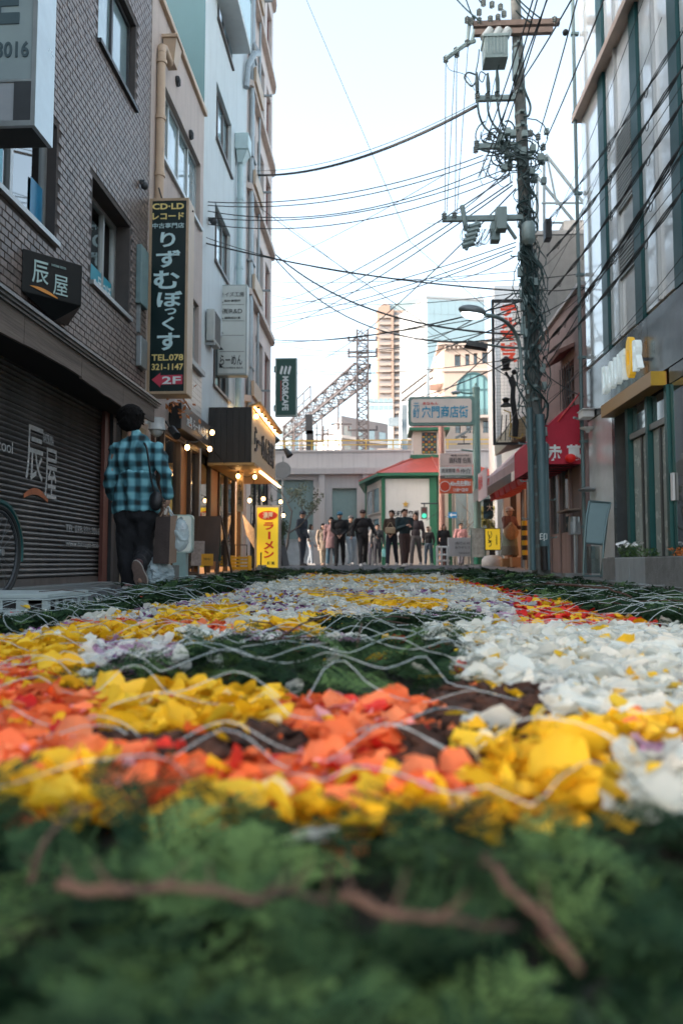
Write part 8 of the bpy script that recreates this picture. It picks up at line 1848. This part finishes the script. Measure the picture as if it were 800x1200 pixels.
# conifer sprigs: flat branching sprays of small scale leaves
def sprig_tpl(rs, fine):
    V, F = [], []
    def leaf(p, d, n, L_, w_):
        k = len(V); s = d.cross(n).normalized()*w_; V.extend([tuple(p), tuple(p+d*L_*.5+s), tuple(p+d*L_), tuple(p+d*L_*.5-s)]); F.append((k, k+1, k+2, k+3))
    n_ = 9 if fine else 6; p = Vector((-.5, 0, 0)); d = Vector((1, 0, rs.uniform(-.1, .25))).normalized()
    for i in range(n_):
        t = i/n_; nx = p+d*(1/n_); leaf(p, d, Z, 1.15/n_, .012); d = (d+Vector((0, rs.uniform(-.14, .14), rs.uniform(-.1, .07)))).normalized()
        for s in (-1, 1):
            L_ = .42*(math.sin(math.pi*(t*.75+.2)))*rs.uniform(.7, 1.15); bd = (d*.75+Vector((0, s*.75, rs.uniform(-.15, .2)))).normalized(); q_ = nx; m_ = 5 if fine else 3
            for j in range(m_):
                q2 = q_+bd*L_/m_; leaf(q_, bd, Z, L_/m_*1.25, .012 if fine else .03)
                for s2 in (-1, 1):
                    ld = (bd*.8+d.cross(Z)*s2*.55+d*.3*s2+Vector((0, 0, rs.uniform(-.12, .2)))).normalized(); leaf(q_, ld, Vector((rs.uniform(-.4, .4), rs.uniform(-.4, .4), 1)).normalized(), .085*(1-.4*j/m_) if fine else .13, .012 if fine else .026)
                q_ = q2; bd = (bd+Vector((0, 0, rs.uniform(-.12, .08)))+d*.08).normalized()
        p = nx
    return np.array(V), np.array(F)
rg = random.Random(8); SF = [sprig_tpl(rg, True) for _ in range(6)]; SC_ = [sprig_tpl(rg, False) for _ in range(6)]
GR = petalmat('conifer_green', (.007, .028, .014), (.09, .16, .055), .15, .8)
GR.node_tree.nodes['Principled BSDF'].inputs['Specular IOR Level'].default_value = .15
it = []; tries = 0
def sprigs(y0, y1, dens, size, fine, lift):
    xl = max(-1.98, -.62*y1-.3); xr = min(1.86, .5*y1+.3)
    for _ in range(int((xr-xl)*(y1-y0)*dens)):
        x = rg.uniform(xl, xr); y = rg.uniform(y0, y1)
        if region(x, y) != 'G' or x < xmin(y)+.05: continue
        if y < .62 and vnoise(x, y, 15, 5) < (-.02 if y < .45 else -.12): continue
        V, F = (SF if fine else SC_)[rg.randrange(6)]; s = size*rg.uniform(.7, 1.3); edge = 1.0+.9*vnoise(x, y, 9, 1)
        z = cbase(x, y)+rg.random()*lift*edge; it.append(((V*s) @ rotm(rg.uniform(0, 6.28), rg.gauss(-.06, .25 if y < 2.4 else .13), rg.gauss(0, .3)).T+np.array([x, y, z]), F, min(.74, max(.26, .5+.42*vnoise(x, y, 13, 3)+.12*(rg.random()-.5)))))
sprigs(.16, .42, 1500, .11, True, .055); sprigs(.42, .65, 2300, .085, True, .045); sprigs(.2, .56, 200, .17, True, .065); sprigs(.64, 1.2, 900, .10, True, .025); sprigs(1.2, 2.4, 800, .10, True, .04); sprigs(2.4, 4.5, 700, .11, False, .035); sprigs(4.5, 8, 420, .14, False, .04); sprigs(8, 12.6, 300, .17, False, .045)
joined('conifer_sprigs', it, GR, 'dark green conifer sprigs bordering and banding the flower carpet', 'greenery', smooth=False)
# sparse twigs in the greenery
TW = mat('brown_twig', (.06, .032, .022), .85, var=.4, scale=30, bump=.3)
def twig(pts, r, label):
    q_ = smooth([Vector(p) for p in pts], 7); q_ = [p+Vector((vnoise(p.x, p.y, 40, 1), vnoise(p.x, p.y, 37, 2), vnoise(p.x, p.y, 43, 3)))*r*.8 for p in q_]; n_ = len(q_)
    mb = MB().tube(q_, r, 8, [r*.75*(1.05-.55*i/n_)*(1+.22*math.sin(i*2.1)*math.sin(i*.7)) for i in range(n_)])
    for i in range(3, n_-2, 5): d_ = Vector((rg.uniform(-1, 1), rg.uniform(-1, 1), rg.uniform(.1, .8))).normalized(); mb.tube([q_[i], q_[i]+d_*r*3, q_[i]+d_*r*5+Vector((0, 0, r))], r*.3, 4, [r*.4, r*.25, r*.1])
    tag(mb.build('twig', TW, smooth=True), label, 'twig')
def pz(px, py, zz):
    d = ray(px, py); t = (zz-CAMZ)/d.z; return Vector((d.x*t, d.y*t, zz))
twig([pz(72, 1034, .078), pz(130, 1046, .092), pz(190, 1038, .094), pz(290, 1050, .094), pz(340, 1044, .09), pz(385, 1058, .08)], .0042, 'long reddish brown twig lying level across the left of the front greenery')
twig([pz(400, 1052, .08), pz(450, 1070, .092), pz(520, 1078, .092), pz(600, 1090, .08)], .004, 'shorter brown twig continuing to the right of the long level one')
twig([pz(570, 1004, .088), pz(605, 1052, .094), pz(648, 1090, .09), pz(680, 1138, .078)], .0038, 'brown twig slanting down to the right in the front greenery')
twig([pz(38, 1032, .06), pz(50, 992, .08), pz(74, 965, .09), pz(108, 944, .098)], .0032, 'curved brown twig rising at the left over the nearest yellow petals')
twig([pz(640, 683, .16), pz(680, 687, .17), pz(712, 690, .165), pz(740, 700, .14)], .008, 'pale brown twig in the right green border before the planter')
mb = MB()
for k in range(260):
    x = rg.uniform(-1.9, 1.8); y = rg.uniform(1.2, 12)
    if region(x, y) != 'G': continue
    p = Vector((x, y, cbase(x, y)+rg.uniform(.02, .09))); d = Vector((rg.uniform(-1, 1), rg.uniform(-.6, .6), rg.uniform(-.12, .2)))*.14; mb.tube([p-d, p+Vector((0, 0, .01)), p+d], .002+.0008*y/4, 4)
tag(mb.build('small_twigs', TW, fix=False), 'small brown twigs caught in the green borders', 'twigs', kind='stuff')
# white string net thrown over everything: every wavy strand a part
net = thing('string_net', 'thin white wavy string netting thrown over the flower carpet', 'net', (0, 3, 0)); NM = mat('white_string', (.42, .48, .49), .5, var=.15, scale=20)
rn_ = random.Random(17)
def surf(x, y): g = region(x, y); return cbase(x, y)+{'Y': .058, 'W': .05, 'G': .075 if y > .9 else .06}.get(g, .036)+.004
y = .74; k = 0
while y < 11.5:
    st_x = max(-1.9, -.6*y-.3); en = min(1.8, .5*y+.3); pts = []; x = st_x; ph = rn_.uniform(0, 6); am = .03+.02*rn_.random()
    stp = .02+.012*y; yy = y
    while x < en:
        yy += rn_.gauss(0, .008); q_ = y+(yy-y)*.8+am*math.sin(x*(17/(1+.1*y))+ph)+.7*am*math.sin(x*41/(1+.1*y)+k)+.06*y**.5*vnoise(x, y, 3, k); pts.append((x, q_, surf(x, max(.62, q_))-.012+.012*math.sin(x*33+ph)+.01*vnoise(x, q_, 18, k))); x += stp
    if rn_.random() < .8 or y < 2: MB().tube(smooth(pts, 2) if y < 3 else pts, .0005+.0002*y, 4).build('strand', NM, net, smooth=True, fix=False)
    y += .075+.045*y*rn_.uniform(.6, 1.3); k += 1
for k in range(26):                                  # cross strands running away from the viewer
    x0 = rn_.uniform(-1.7, 1.6); y0 = rn_.uniform(.8, 4.5); L_ = .5+y0*.35; pts = []
    for i in range(20): t = i/19; yy = y0+L_*t; xx = x0+.05*y0*math.sin(t*9+k)+.5*L_*(k % 5-2)*t+.03*y0**.5*math.sin(t*25+k); pts.append((xx, yy, surf(xx, yy)+.01*math.sin(t*15+k)))
    MB().tube(smooth(pts, 3), .0005+.0002*y0, 4).build('strand', NM, net, smooth=True, fix=False)
